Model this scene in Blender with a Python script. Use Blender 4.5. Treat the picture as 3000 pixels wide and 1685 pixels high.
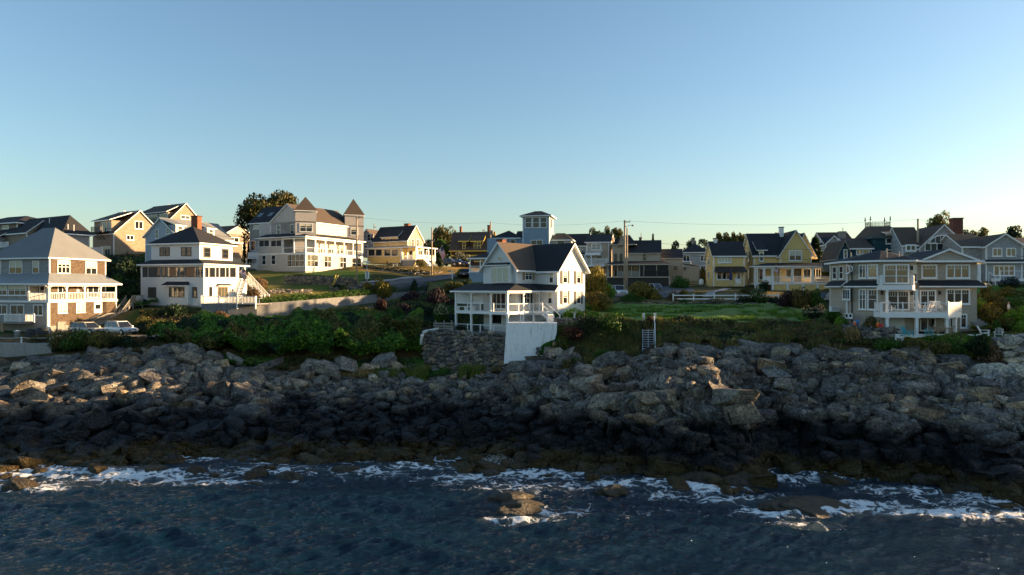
import bpy, math, random
import numpy as np
from mathutils import Vector
R = math.radians
scene = bpy.context.scene
for _o in list(bpy.data.objects):
    bpy.data.objects.remove(_o)

# ------------------------------------------------------------------ camera, sky, sun, exposure
CAMZ, FPX, HX, HY = 15.0, 2000.0, 1500.0, 842.5
cd = bpy.data.cameras.new('camera')
cd.sensor_fit = 'HORIZONTAL'; cd.sensor_width = 36.0; cd.lens = 24.0
cd.clip_start = 0.1; cd.clip_end = 20000.0
cam = bpy.data.objects.new('camera', cd)
scene.collection.objects.link(cam)
cam.location = (0, 0, CAMZ); cam.rotation_euler = (R(90), 0, 0)
scene.camera = cam

SUN_AZ, SUN_EL = 10.0, 9.0          # degrees from +X towards +Y, and above the horizon
sv = Vector((math.cos(R(SUN_AZ)) * math.cos(R(SUN_EL)), math.sin(R(SUN_AZ)) * math.cos(R(SUN_EL)), math.sin(R(SUN_EL))))
world = bpy.data.worlds.new('World'); scene.world = world
world.use_nodes = True
wn = world.node_tree; wn.nodes.clear()
w_out = wn.nodes.new('ShaderNodeOutputWorld'); w_bg = wn.nodes.new('ShaderNodeBackground')
w_sky = wn.nodes.new('ShaderNodeTexSky'); w_sky.sky_type = 'NISHITA'; w_sky.sun_disc = False
w_sky.sun_elevation = R(SUN_EL); w_sky.sun_rotation = R(90 - SUN_AZ)
w_sky.altitude = 0; w_sky.air_density = 1.12; w_sky.dust_density = 0.9; w_sky.ozone_density = 2.6
w_bg.inputs['Strength'].default_value = 0.08
wn.links.new(w_sky.outputs[0], w_bg.inputs[0]); wn.links.new(w_bg.outputs[0], w_out.inputs[0])
sl = bpy.data.lights.new('sun', 'SUN'); sl.energy = 5.0; sl.angle = R(0.55); sl.color = (1.0, 0.66, 0.34)
sun = bpy.data.objects.new('sun', sl); scene.collection.objects.link(sun)
sun.rotation_euler = (-sv).to_track_quat('-Z', 'Y').to_euler(); sun.location = (120, 20, 60)
scene.view_settings.view_transform = 'Standard'; scene.view_settings.look = 'None'
scene.view_settings.gamma = 1.0; scene.view_settings.exposure = 1.76
scene.view_settings.use_curve_mapping = False
scene.cycles.max_bounces = 6; scene.cycles.diffuse_bounces = 3; scene.cycles.glossy_bounces = 3
scene.cycles.transparent_max_bounces = 12; scene.cycles.caustics_reflective = False; scene.cycles.caustics_refractive = False
scene.cycles.use_denoising = True

# ------------------------------------------------------------------ helpers
rng = np.random.default_rng(7); random.seed(7)
col = scene.collection

def at(px, py, D):                       # photograph pixel at depth D -> world point
    return Vector(((px - HX) / FPX * D, D, CAMZ - (py - HY) / FPX * D))
def tag(o, label=None, cat=None, group=None, kind=None):
    if label: o['label'] = label
    if cat: o['category'] = cat
    if group: o['group'] = group
    if kind: o['kind'] = kind
    return o
def empty(name, loc=(0, 0, 0), rz=0.0, parent=None):
    o = bpy.data.objects.new(name, None); col.objects.link(o)
    o.location = loc; o.rotation_euler = (0, 0, rz); o.empty_display_size = 0.3
    if parent: o.parent = parent
    return o
def thing(name, label, cat, loc=(0, 0, 0), rz=0.0, group=None):
    return tag(empty(name, loc, rz), label, cat, group, 'thing')
def link(name, me, parent=None, loc=None, rot=None, scale=None):
    o = bpy.data.objects.new(name, me); col.objects.link(o)
    if parent: o.parent = parent
    if loc is not None: o.location = loc
    if rot is not None: o.rotation_euler = rot
    if scale is not None: o.scale = scale
    return o
def copy_tree(o, parent=None):
    c = o.copy(); col.objects.link(c); c.parent = parent
    for ch in list(o.children): copy_tree(ch, c)
    return c

class MB:                                # mesh builder
    def __init__(s): s.v = []; s.f = []; s.m = []
    def add(s, pts, faces, m=0):
        b = len(s.v); s.v += [tuple(p) for p in pts]
        for f in faces: s.f.append(tuple(i + b for i in f)); s.m.append(m)
        return s
    def hexa(s, p, m=0):                 # 8 points: bottom 4 (ccw), top 4
        return s.add(p, [(3, 2, 1, 0), (4, 5, 6, 7), (0, 1, 5, 4), (1, 2, 6, 5), (2, 3, 7, 6), (3, 0, 4, 7)], m)
    def box(s, x0, x1, y0, y1, z0, z1, m=0):
        return s.hexa([(x0, y0, z0), (x1, y0, z0), (x1, y1, z0), (x0, y1, z0), (x0, y0, z1), (x1, y0, z1), (x1, y1, z1), (x0, y1, z1)], m)
    def prism(s, poly, z0, z1, m=0):     # poly ccw from above
        n = len(poly); pts = [(x, y, z0) for x, y in poly] + [(x, y, z1) for x, y in poly]
        fs = [tuple(range(n - 1, -1, -1)), tuple(range(n, 2 * n))] + [(i, (i + 1) % n, n + (i + 1) % n, n + i) for i in range(n)]
        return s.add(pts, fs, m)
    def bar(s, a, b, w, h=None, m=0):    # square bar from a to b
        a = Vector(a); b = Vector(b); h = h or w
        d = (b - a)
        if d.length < 1e-6: return s
        d.normalize(); up = Vector((0, 0, 1)) if abs(d.z) < .95 else Vector((0, 1, 0))
        sx = d.cross(up).normalized() * (w / 2); sz = sx.cross(d).normalized() * (h / 2)
        q = [a - sx - sz, a + sx - sz, b + sx - sz, b - sx - sz, a - sx + sz, a + sx + sz, b + sx + sz, b - sx + sz]
        return s.hexa(q, m)
    def tube(s, path, r, n=6, m=0, cap=True):
        path = [Vector(p) for p in path]; rr = r if isinstance(r, (list, tuple)) else [r] * len(path)
        rings = []
        for i, p in enumerate(path):
            d = (path[min(i + 1, len(path) - 1)] - path[max(i - 1, 0)]).normalized()
            up = Vector((0, 0, 1)) if abs(d.z) < .9 else Vector((0, 1, 0))
            a = d.cross(up).normalized(); b = a.cross(d)
            rings.append([p + (a * math.cos(2 * math.pi * k / n) + b * math.sin(2 * math.pi * k / n)) * rr[i] for k in range(n)])
        pts = [q for ri in rings for q in ri]; fs = []
        for i in range(len(rings) - 1):
            for k in range(n):
                fs.append((i * n + k, i * n + (k + 1) % n, (i + 1) * n + (k + 1) % n, (i + 1) * n + k))
        if cap: fs.append(tuple(range(n - 1, -1, -1))); fs.append(tuple((len(rings) - 1) * n + k for k in range(n)))
        return s.add(pts, fs, m)
    def lathe(s, prof, n=12, c=(0, 0, 0), m=0):
        return s.tube([(c[0], c[1], c[2] + z) for r_, z in prof], [max(r_, 1e-3) for r_, z in prof], n, m)
    def slab(s, polys, t, mt=0, ms=1):   # polygons of the top surface (ccw from above), thickness t downwards
        key = lambda p: (round(p[0], 3), round(p[1], 3), round(p[2], 3))
        idx = {}; pts = []
        def gi(p):
            k = key(p)
            if k not in idx: idx[k] = len(pts); pts.append(tuple(p))
            return idx[k]
        fs = [tuple(gi(p) for p in poly) for poly in polys]; n = len(pts)
        s_b = len(s.v); s.v += pts + [(x, y, z - t) for x, y, z in pts]
        ed = {}
        for f in fs:
            for i in range(len(f)):
                a, b = f[i], f[(i + 1) % len(f)]; ed[(a, b)] = 1
            s.f.append(tuple(s_b + i for i in f)); s.m.append(mt)
            s.f.append(tuple(s_b + n + i for i in reversed(f))); s.m.append(ms)
        for (a, b) in ed:
            if (b, a) not in ed:
                s.f.append((s_b + b, s_b + a, s_b + n + a, s_b + n + b)); s.m.append(ms)
        return s
    def mesh(s, name, mats, smooth=False):
        me = bpy.data.meshes.new(name); me.from_pydata(s.v, [], s.f)
        for m in (mats if isinstance(mats, (list, tuple)) else [mats]): me.materials.append(m)
        me.polygons.foreach_set('material_index', s.m)
        if smooth: me.polygons.foreach_set('use_smooth', [True] * len(s.f))
        me.update(); return me
    def build(s, name, mats, parent=None, smooth=False):
        return link(name, s.mesh(name, mats, smooth), parent)

def np_mesh(name, V, F, mats, smooth=True, midx=None):
    me = bpy.data.meshes.new(name)
    V = np.asarray(V, np.float32); F = np.asarray(F, np.int32); k = F.shape[1]
    me.vertices.add(len(V)); me.vertices.foreach_set('co', V.ravel())
    me.loops.add(F.size); me.loops.foreach_set('vertex_index', F.ravel())
    me.polygons.add(len(F)); me.polygons.foreach_set('loop_start', np.arange(0, F.size, k, dtype=np.int32))
    me.polygons.foreach_set('loop_total', np.full(len(F), k, np.int32))
    if smooth: me.polygons.foreach_set('use_smooth', np.ones(len(F), bool))
    for m in (mats if isinstance(mats, (list, tuple)) else [mats]): me.materials.append(m)
    if midx is not None: me.polygons.foreach_set('material_index', np.asarray(midx, np.int32))
    me.update(calc_edges=True); me.validate(); return me
def grid_faces(nr, nc):
    i = np.arange(nr * nc).reshape(nr, nc)
    return np.stack([i[:-1, :-1], i[:-1, 1:], i[1:, 1:], i[1:, :-1]], -1).reshape(-1, 4)
def set_attr(me, name, arr):
    a = me.attributes.new(name, 'FLOAT', 'POINT'); a.data.foreach_set('value', np.asarray(arr, np.float32).ravel())
def set_col(me, name, arr):
    a = me.attributes.new(name, 'FLOAT_COLOR', 'POINT')
    c = np.ones((len(arr), 4), np.float32); c[:, :3] = arr; a.data.foreach_set('color', c.ravel())

# numpy noise
_T = np.random.default_rng(3).random((8, 256, 256)).astype(np.float32)
def vnoise(x, y, k=0):
    xi = np.floor(x).astype(int); yi = np.floor(y).astype(int); fx = x - xi; fy = y - yi
    fx = fx * fx * (3 - 2 * fx); fy = fy * fy * (3 - 2 * fy); T = _T[k % 8]
    a = T[xi & 255, yi & 255]; b = T[(xi + 1) & 255, yi & 255]; c = T[xi & 255, (yi + 1) & 255]; d = T[(xi + 1) & 255, (yi + 1) & 255]
    return (a * (1 - fx) + b * fx) * (1 - fy) + (c * (1 - fx) + d * fx) * fy
def fbm(x, y, o=4, k=0):
    s = 0; a = .5; t = 0
    for i in range(o):
        s = s + a * vnoise(x * 2 ** i + 17.3 * i, y * 2 ** i + 9.1 * i, k + i); t += a; a *= .5
    return s / t
def voro(x, y, k=0):
    xi = np.floor(x).astype(int); yi = np.floor(y).astype(int)
    f1 = np.full(x.shape, 9.); f2 = np.full(x.shape, 9.); r1 = np.zeros(x.shape); r2 = np.zeros(x.shape); dx1 = np.zeros(x.shape); dy1 = np.zeros(x.shape)
    for i in (-1, 0, 1):
        for j in (-1, 0, 1):
            cx = xi + i; cy = yi + j
            px = cx + .1 + .8 * _T[k % 8][cx & 255, cy & 255]; py = cy + .1 + .8 * _T[(k + 1) % 8][cx & 255, cy & 255]
            ddx = x - px; ddy = y - py; d = np.sqrt(ddx ** 2 + ddy ** 2)
            m = d < f1
            f2 = np.where(m, f1, np.minimum(f2, d)); f1 = np.where(m, d, f1)
            r1 = np.where(m, _T[(k + 2) % 8][cx & 255, cy & 255], r1); r2 = np.where(m, _T[(k + 3) % 8][cx & 255, cy & 255], r2)
            dx1 = np.where(m, ddx, dx1); dy1 = np.where(m, ddy, dy1)
    return f1, f2, r1, r2, dx1, dy1
def sst(a, b, x):
    t = np.clip((x - a) / (b - a), 0, 1); return t * t * (3 - 2 * t)

# ------------------------------------------------------------------ materials
class NT:
    def __init__(s, name):
        s.mat = bpy.data.materials.new(name); s.mat.use_nodes = True; s.t = s.mat.node_tree; s.t.nodes.clear()
        s.out = s.n('ShaderNodeOutputMaterial'); s.p = s.n('ShaderNodeBsdfPrincipled')
        s.l(s.p.outputs[0], s.out.inputs[0])
    def n(s, typ, **kw):
        nd = s.t.nodes.new(typ)
        for k, v in kw.items(): setattr(nd, k, v)
        return nd
    def l(s, a, b): s.t.links.new(a, b)
    def math(s, op, a, b=None, c=None, clamp=False):
        nd = s.n('ShaderNodeMath', operation=op); nd.use_clamp = clamp
        for i, x in enumerate((a, b, c)):
            if x is None: continue
            if isinstance(x, (int, float)): nd.inputs[i].default_value = x
            else: s.l(x, nd.inputs[i])
        return nd.outputs[0]
    def noise(s, vec, scale, detail=4, rough=.55, dist=0.0):
        nd = s.n('ShaderNodeTexNoise'); nd.inputs['Scale'].default_value = scale; nd.inputs['Detail'].default_value = detail
        nd.inputs['Roughness'].default_value = rough; nd.inputs['Distortion'].default_value = dist
        if vec is not None: s.l(vec, nd.inputs['Vector'])
        return nd.outputs['Fac']
    def vec(s, kind='Object', scale=None):
        tc = s.n('ShaderNodeTexCoord') if kind != 'Position' else s.n('ShaderNodeNewGeometry')
        v = tc.outputs[kind]
        if scale:
            mp = s.n('ShaderNodeMapping'); mp.inputs['Scale'].default_value = scale; s.l(v, mp.inputs['Vector']); v = mp.outputs[0]
        return v
    def ramp(s, fac, stops, interp='LINEAR'):
        nd = s.n('ShaderNodeValToRGB'); nd.color_ramp.interpolation = interp; e = nd.color_ramp.elements
        while len(e) < len(stops): e.new(0.5)
        for el, (p, c) in zip(e, stops):
            el.position = p; el.color = (*c, 1) if len(c) == 3 else c
        s.l(fac, nd.inputs[0]); return nd.outputs[0]
    def mix(s, fac, a, b, blend='MIX'):
        nd = s.n('ShaderNodeMix', data_type='RGBA', blend_type=blend); nd.clamp_factor = True
        for i, x in ((0, fac), (6, a), (7, b)):
            if isinstance(x, (int, float)): nd.inputs[i].default_value = x
            elif isinstance(x, tuple): nd.inputs[i].default_value = (*x, 1)
            else: s.l(x, nd.inputs[i])
        return nd.outputs[2]
    def bump(s, h, strength=.5, dist=.05, base=None):
        nd = s.n('ShaderNodeBump'); nd.inputs['Strength'].default_value = strength; nd.inputs['Distance'].default_value = dist
        s.l(h, nd.inputs['Height'])
        if base is not None: s.l(base, nd.inputs['Normal'])
        return nd.outputs[0]
    def set(s, color=None, rough=None, normal=None, **kw):
        def put(nm, x):
            i = s.p.inputs[nm]
            if isinstance(x, (int, float)): i.default_value = x
            elif isinstance(x, tuple): i.default_value = (*x, 1) if len(x) == 3 else x
            else: s.l(x, i)
        if color is not None: put('Base Color', color)
        if rough is not None: put('Roughness', rough)
        if normal is not None: s.l(normal, s.p.inputs['Normal'])
        for k, v in kw.items(): put(k.replace('_', ' '), v)
        return s.mat

def plain(name, c, rough=.6, var=.25, scale=3.0, bump=0.0, metal=0.0, coat=0.0):
    t = NT(name); f = t.noise(t.vec('Object'), scale, 5)
    cc = t.mix(f, tuple(x * (1 - var) for x in c), tuple(min(1, x * (1 + var)) for x in c))
    nm = t.bump(t.noise(t.vec('Object'), scale * 6, 3), .4, bump) if bump else None
    return t.set(cc, rough, nm, Metallic=metal, Coat_Weight=coat)
def siding(name, c, period=.16, dirt=.12):          # lapped clapboards
    t = NT(name); v = t.vec('Object'); sp = t.n('ShaderNodeSeparateXYZ'); t.l(v, sp.inputs[0])
    saw = t.math('FRACT', t.math('DIVIDE', sp.outputs[2], period))
    st = t.noise(t.vec('Object', (1.2, 1.2, .5)), 1.5, 5)
    cc = t.mix(st, tuple(x * (1 - dirt) for x in c), tuple(min(.92, x * (1 + dirt * .4)) for x in c))
    board = t.noise(t.vec('Object', (.25, .25, 1 / period)), 1.0, 1)
    cc = t.mix(t.math('MULTIPLY', board, .14), cc, tuple(x * .72 for x in c))
    return t.set(cc, .55, t.bump(saw, .8, .03))
def shingle(name, c, c2, period=.2):                # cedar shingles
    t = NT(name); v = t.vec('Object')
    cb = t.n('ShaderNodeCombineXYZ'); sp = t.n('ShaderNodeSeparateXYZ'); t.l(v, sp.inputs[0])
    t.l(t.math('ADD', sp.outputs[0], sp.outputs[1]), cb.inputs[0]); t.l(sp.outputs[2], cb.inputs[1])
    br = t.n('ShaderNodeTexBrick'); br.inputs['Scale'].default_value = 1.0; br.inputs['Brick Width'].default_value = .22
    br.inputs['Row Height'].default_value = period; br.inputs['Mortar Size'].default_value = .012; br.inputs['Bias'].default_value = 0
    br.inputs['Color1'].default_value = (*c, 1); br.inputs['Color2'].default_value = (*c2, 1)
    br.inputs['Mortar'].default_value = (*(x * .45 for x in c), 1); t.l(cb.outputs[0], br.inputs['Vector'])
    big = t.noise(t.vec('Object', (.6, .6, 1.2)), .9, 5)
    cc = t.mix(t.math('MULTIPLY', big, .55), br.outputs[0], tuple(x * .6 for x in c))
    saw = t.math('FRACT', t.math('DIVIDE', sp.outputs[2], period))
    return t.set(cc, .85, t.bump(t.math('SUBTRACT', saw, t.math('MULTIPLY', br.outputs['Fac'], .7)), .7, .03))
def roofing(name, c, c2):                           # asphalt shingles
    t = NT(name); v = t.vec('Object'); sp = t.n('ShaderNodeSeparateXYZ'); t.l(v, sp.inputs[0])
    f = t.noise(v, 14, 3, .7); g = t.noise(t.vec('Object'), .5, 4)
    cc = t.mix(f, c, c2); cc = t.mix(t.math('MULTIPLY', g, .5), cc, tuple(x * .6 for x in c))
    saw = t.math('FRACT', t.math('DIVIDE', sp.outputs[2], .11))
    return t.set(cc, .85, t.bump(t.math('ADD', saw, t.noise(v, 30, 2)), .5, .015), Specular_IOR_Level=.25)
def glass(name, tint=(.012, .014, .016), rough=.03, ior=1.55):
    t = NT(name); f = t.noise(t.vec('Object'), .8, 2)
    return t.set(t.mix(f, tint, tuple(x * 1.8 for x in tint)), rough, t.bump(t.noise(t.vec('Object'), .9, 1), .03, .1), IOR=ior)

M = {}
M['white'] = plain('white_trim', (.80, .80, .77), .5, .05)
M['wsiding'] = siding('white_clapboard', (.78, .78, .76), .15)
M['blue_siding'] = siding('blue_clapboard', (.24, .345, .45), .16)
M['paleblue'] = siding('pale_blue_clapboard', (.42, .48, .53), .16)
M['grey_siding'] = siding('warm_grey_clapboard', (.52, .48, .44), .2)
M['tan_siding'] = siding('tan_clapboard', (.50, .415, .315), .18)
M['yellow_siding'] = siding('yellow_clapboard', (.80, .585, .225), .17)
M['grey_shingle'] = shingle('grey_cedar_shingle', (.33, .32, .31), (.48, .465, .45))
M['brown_shingle'] = shingle('weathered_cedar_shingle', (.32, .24, .16), (.48, .37, .26))
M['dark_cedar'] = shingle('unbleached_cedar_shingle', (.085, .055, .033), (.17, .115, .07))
M['tan_shingle'] = shingle('tan_cedar_shingle', (.50, .43, .335), (.60, .52, .41))
M['dark_shingle'] = shingle('dark_brown_shingle', (.05, .035, .03), (.09, .06, .05))
M['teal_shingle'] = shingle('teal_shingle', (.018, .075, .10), (.025, .10, .125))
M['bluegrey_shingle'] = shingle('blue_grey_shingle', (.38, .395, .41), (.52, .53, .54))
M['greyflat_siding'] = siding('stone_grey_clapboard', (.42, .42, .405), .18)
M['roof_dark'] = roofing('charcoal_roof', (.018, .019, .022), (.05, .05, .055))
M['roof_grey'] = roofing('grey_roof', (.16, .17, .175), (.27, .275, .275))
M['roof_brown'] = roofing('brown_roof', (.075, .056, .042), (.15, .112, .085))  # brown also stands in for low sun warming the roofs it grazes
M['roof_metal'] = plain('grey_porch_roof', (.22, .235, .24), .5, .25, 1.5)
M['brick'] = shingle('red_brick', (.30, .10, .05), (.40, .15, .07), .09)
M['darkbrick'] = shingle('dark_brick', (.14, .06, .045), (.20, .09, .06), .09)
M['black'] = plain('black_trim', (.012, .012, .014), .45, .2)
M['darkwood'] = plain('dark_wood', (.03, .026, .024), .7, .3)
M['greywood'] = plain('weathered_grey_wood', (.24, .225, .20), .8, .3, 5, .01)
M['tanwood'] = plain('tan_wood', (.33, .23, .13), .7, .3, 5, .01)
M['yellow_trim'] = plain('yellow_trim', (.72, .55, .08), .5, .1)
M['teal_trim'] = plain('teal_trim', (.02, .08, .10), .5, .15)
M['tan_trim'] = plain('tan_trim', (.45, .38, .28), .6, .12)
M['glass'] = glass('window_glass')
M['glass2'] = glass('window_glass_pale', (.06, .06, .048), .04, 1.9)
M['screen'] = plain('dark_screen', (.02, .021, .023), .75, .2)
M['blind'] = plain('cream_blind', (.60, .56, .40), .8, .12, 4)
M['curtain'] = plain('pale_curtain', (.62, .62, .56), .85, .15, 6)
M['interior'] = plain('dark_interior', (.03, .028, .026), .9, .3)
def concrete(name, c):
    t = NT(name); v = t.vec('Position')
    s1 = t.noise(t.vec('Position', (1.6, 1.6, .22)), 1.1, 6, .65); s2 = t.noise(v, 3, 6, .7)
    cc = t.mix(t.math('MULTIPLY_ADD', s1, 1.6, -.35, clamp=True), tuple(x * .55 for x in c), c)
    cc = t.mix(t.math('MULTIPLY_ADD', s2, 3.2, -1.75, clamp=True), cc, tuple(min(1, x * 1.7) for x in c))
    return t.set(cc, .9, t.bump(s2, .5, .04))
M['concrete'] = concrete('concrete', (.40, .385, .355))
M['concrete_dark'] = concrete('old_concrete', (.24, .24, .24))
def whitewash():
    t = NT('flaking_white_paint'); v = t.vec('Position')
    a = t.noise(t.vec('Position', (1, 1, .35)), 1.3, 8, .72); b = t.noise(v, 4.5, 6, .7)
    cc = t.mix(t.math('MULTIPLY_ADD', a, 3.4, -1.75, clamp=True), (.86, .85, .82), (.60, .56, .48))
    cc = t.mix(t.math('MULTIPLY_ADD', b, 9, -5.5, clamp=True), cc, (.10, .095, .09))
    st = t.noise(t.vec('Position', (3.2, 3.2, .16)), 1.0, 5, .6)
    cc = t.mix(t.math('MULTIPLY_ADD', st, 4, -2.25, clamp=True), cc, (.40, .33, .24))
    return t.set(cc, .8, t.bump(b, .6, .06))
M['whitewash'] = whitewash()
M['asphalt'] = plain('asphalt', (.085, .085, .088), .85, .3, 2, .01)
M['gravel'] = plain('gravel', (.26, .22, .165), .95, .4, 5, .03)
# ------------------------------------------------------------------ terrain
COLS = {
 -1500: [(30,-6),(56,-2),(61,0),(68,3),(76,6.5),(84,9),(100,10),(130,16),(170,19),(300,14),(3000,8)],
 -300: [(40,-4),(54,-1.2),(58,0),(64,1.8),(71,4),(78,6.2),(81,8.2),(88,9.2),(95,9.6),(110,12),(130,17),(150,20),(200,21),(300,15),(3000,8)],
 0:    [(40,-4),(53,-1.2),(58,0),(64,1.7),(70,3.7),(77,5.6),(79.6,6.2),(81,8.3),(88,9.2),(95,9.6),(110,12),(130,17),(150,20),(200,21),(300,15),(3000,8)],
 250:  [(40,-4),(54.5,-1.2),(59.7,0),(66,2.3),(72,4.4),(78,7),(82,8.3),(88,9),(95,9.6),(105,13.5),(120,18.5),(135,21.3),(200,22),(300,16),(3000,8)],
 430:  [(40,-4),(56,-1.2),(61.5,0),(67,2.3),(73,4.6),(79,7.2),(84,8.5),(88,8.8),(92,10),(97,12),(104,12.3),(112,14.5),(125,18.5),(140,22),(200,22),(300,16),(3000,8)],
 600:  [(40,-4),(57,-1.2),(62.5,0),(68,2.3),(74,4.3),(78,6.5),(84,8.6),(90,9.9),(95,10.6),(97,10.8),(99,12),(110,12.6),(120,15),(135,18.5),(160,22),(300,16),(3000,8)],
 750:  [(40,-4),(54.5,-1.2),(60,0),(66,2),(73,4),(78,6.3),(84,9),(90,10.3),(97,10.7),(99,12.6),(106,13.1),(113,15.3),(122,16),(132,18.2),(150,19.3),(200,21),(300,16),(3000,8)],
 900:  [(40,-4),(55.5,-1.2),(61,0),(67,2),(73,3.8),(77.5,5.6),(82,8.5),(88,11),(95,11.4),(102.5,11.6),(104.5,13.2),(113,14.3),(116,15.4),(124,16.9),(128,17.5),(133,18),(160,20),(300,17),(3000,8)],
 1050: [(40,-4),(55.5,-1.2),(61,0),(67,1.9),(73,3.5),(77,5.2),(82,8),(88,10.5),(98,11.8),(111,12.3),(113.5,13.6),(118,15.2),(125,16.2),(131,18),(140,19.2),(150,20),(180,21),(300,18),(3000,8)],
 1250: [(40,-4),(55.5,-1.2),(61,0),(67,1.8),(73,3.6),(77,5.2),(79,5.7),(82.6,6.2),(83.6,9.6),(87,10.3),(95,11.8),(105,13.3),(115,14.5),(125,16.0),(131,17),(140,19),(150,19.8),(200,20.5),(300,18),(3000,8)],
 1480: [(40,-4),(54.5,-1.2),(59.7,0),(65,1.6),(71,3.4),(76,5.0),(78.5,5.6),(82.6,6.0),(83.6,9.4),(86,9.5),(88,9.9),(93,12.2),(105,14),(115,15.5),(130,17.5),(160,19.5),(300,18),(3000,8)],
 1640: [(40,-4),(54,-1.4),(58.5,0),(62,2.4),(66,4.4),(72,5.8),(75,6.6),(78,8.8),(80,10.4),(82,11),(90,12.4),(97,13.2),(110,14.2),(125,15.5),(150,17.5),(300,18),(3000,8)],
 1800: [(40,-4),(53.5,-1.6),(57,0),(60,2.9),(64,5.0),(71,6.0),(74.5,6.6),(77,8.3),(79.3,10.7),(81,11.1),(88,11.7),(95,12.3),(98,13.2),(110,14.3),(125,15),(150,16.5),(300,17),(3000,8)],
 2000: [(40,-4),(52.5,-1.8),(55.3,0),(58,3),(61.5,5.5),(68,7.2),(73,8.9),(77.5,9.8),(79.5,11.1),(88,11.8),(95,12.4),(97.5,13),(105,14.2),(113,15),(150,16.5),(300,16),(3000,8)],
 2150: [(40,-4),(51.5,-1.8),(53.8,0),(56.5,3),(60,5.3),(66,7.1),(72,8.8),(76.5,9.8),(78.5,11),(87,11.8),(94,12.4),(97,13),(105,14.4),(113,15.1),(150,16.5),(300,16),(3000,8)],
 2330: [(40,-4),(57,-1.5),(59.2,0),(60.6,3),(63,5.4),(68,7.4),(72,9),(75,10),(77,10.9),(85,11.5),(95,12.8),(105,14),(115,15),(150,16.5),(300,16),(3000,8)],
 2480: [(40,-4),(53.5,-1.6),(56,0),(58.2,2.9),(61,5),(65,6.9),(68.5,8.4),(71.5,10),(74,10.3),(85,11),(95,13),(110,15),(150,17),(300,16),(3000,8)],
 2700: [(40,-4),(53,-1.6),(55.5,0),(57.6,2.8),(60.5,4.9),(64.5,7.2),(67.5,8.4),(69,9.3),(70.5,10.1),(80,10.3),(90,12.5),(100,15),(150,17),(300,16),(3000,8)],
 2850: [(40,-4),(48.5,-1.6),(51.5,0),(55,2.6),(59,4.7),(63,6.6),(66,7.4),(69,9.6),(71,10.2),(76,10.6),(80,12.2),(84,14),(90,15.2),(110,16),(300,16),(3000,8)],
 3000: [(40,-4),(46,-1.6),(49.4,0),(53,2.6),(57.5,4.7),(61.5,6.6),(64,7.2),(66.5,9.8),(69,10.3),(75,11.2),(80,13.8),(86,15.3),(110,16),(300,16),(3000,8)],
 3500: [(34,-4),(41,-1.6),(44,0),(49,3.5),(55,6.8),(60,8.6),(70,10.5),(85,14.5),(110,16),(300,16),(3000,8)],
 5000: [(22,-4),(28,-1.6),(31,0),(36,3.5),(44,7),(55,9.5),(70,11.5),(90,15),(110,16),(300,16),(3000,8)],
}
RW = [(590, 889, 945, 97.2), (668, 889, 945, 97.6), (752, 889, 945, 98.6), (826, 885, 930, 101), (900, 879, 920, 104), (970, 873, 905, 108), (1040, 868, 896, 112), (1110, 862, 890, 116), (1180, 856, 880, 120), (1250, 851, 868, 124)]
RWX = [r[0] for r in RW]; RWD = [r[3] for r in RW]; RWZ1 = [CAMZ - (r[1] - HY) / FPX * r[3] for r in RW]; RWZ0 = [CAMZ - (r[2] - HY) / FPX * r[3] for r in RW]
CK = np.array(sorted(COLS))
def terr(px, D):
    px = np.asarray(px, float); D = np.asarray(D, float); px, D = np.broadcast_arrays(px, D)
    Z = np.stack([np.interp(D.ravel(), [a for a, b in COLS[k]], [b for a, b in COLS[k]]) for k in CK])
    p = np.clip(px.ravel(), CK[0], CK[-1] - 1e-3); i = np.clip(np.searchsorted(CK, p, 'right') - 1, 0, len(CK) - 2)
    t = (p - CK[i]) / (CK[i + 1] - CK[i]); t = t * t * (3 - 2 * t) * .6 + t * .4
    n = np.arange(p.size); z = Z[i, n] * (1 - t) + Z[i + 1, n] * t
    X = (px.ravel() - HX) / FPX * D.ravel(); Y = D.ravel()
    # level ground in front of the long concrete retaining wall, and the terrace it holds behind
    p_, d_ = px.ravel(), D.ravel(); wd_ = np.interp(p_, RWX, RWD); on = (p_ > 590) & (p_ < 1255)
    z = np.where(on & (d_ < wd_ + .8) & (d_ > wd_ - 24), np.minimum(z, np.interp(p_, RWX, RWZ0) + .15), z)
    z = np.where(on & (d_ >= wd_ + .8) & (d_ < wd_ + 6), np.maximum(z, np.interp(p_, RWX, RWZ1) - .25), z)
    # unseen hill added outside the frame on the right, raised to shade the shore
    h = 14 * sst(90, 145, X) * sst(66, 84, Y + (X - 130) * .06) * sst(420, 200, X) * sst(3150, 3700, px.ravel())
    z = z + h * sst(240, 160, Y)
    return z.reshape(px.shape)
def ground_z(x, y):
    return float(terr(np.array([HX + FPX * x / y]), np.array([y]))[0])
VX = [-1500,-300,0,160,330,500,620,750,900,1050,1240,1470,1560,1640,1800,2000,2150,2330,2480,2620,2700,2800,2850,2920,3000,3500,5000]
VD = [78,78,79.4,79,80,80,78.5,77,77,77,79.6,79.2,78,74.5,74.5,73.5,72.5,72.5,69.5,68,67.8,67.2,66,64,63.5,62,60]
def vegD(px): return np.interp(px, VX, VD)

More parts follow.
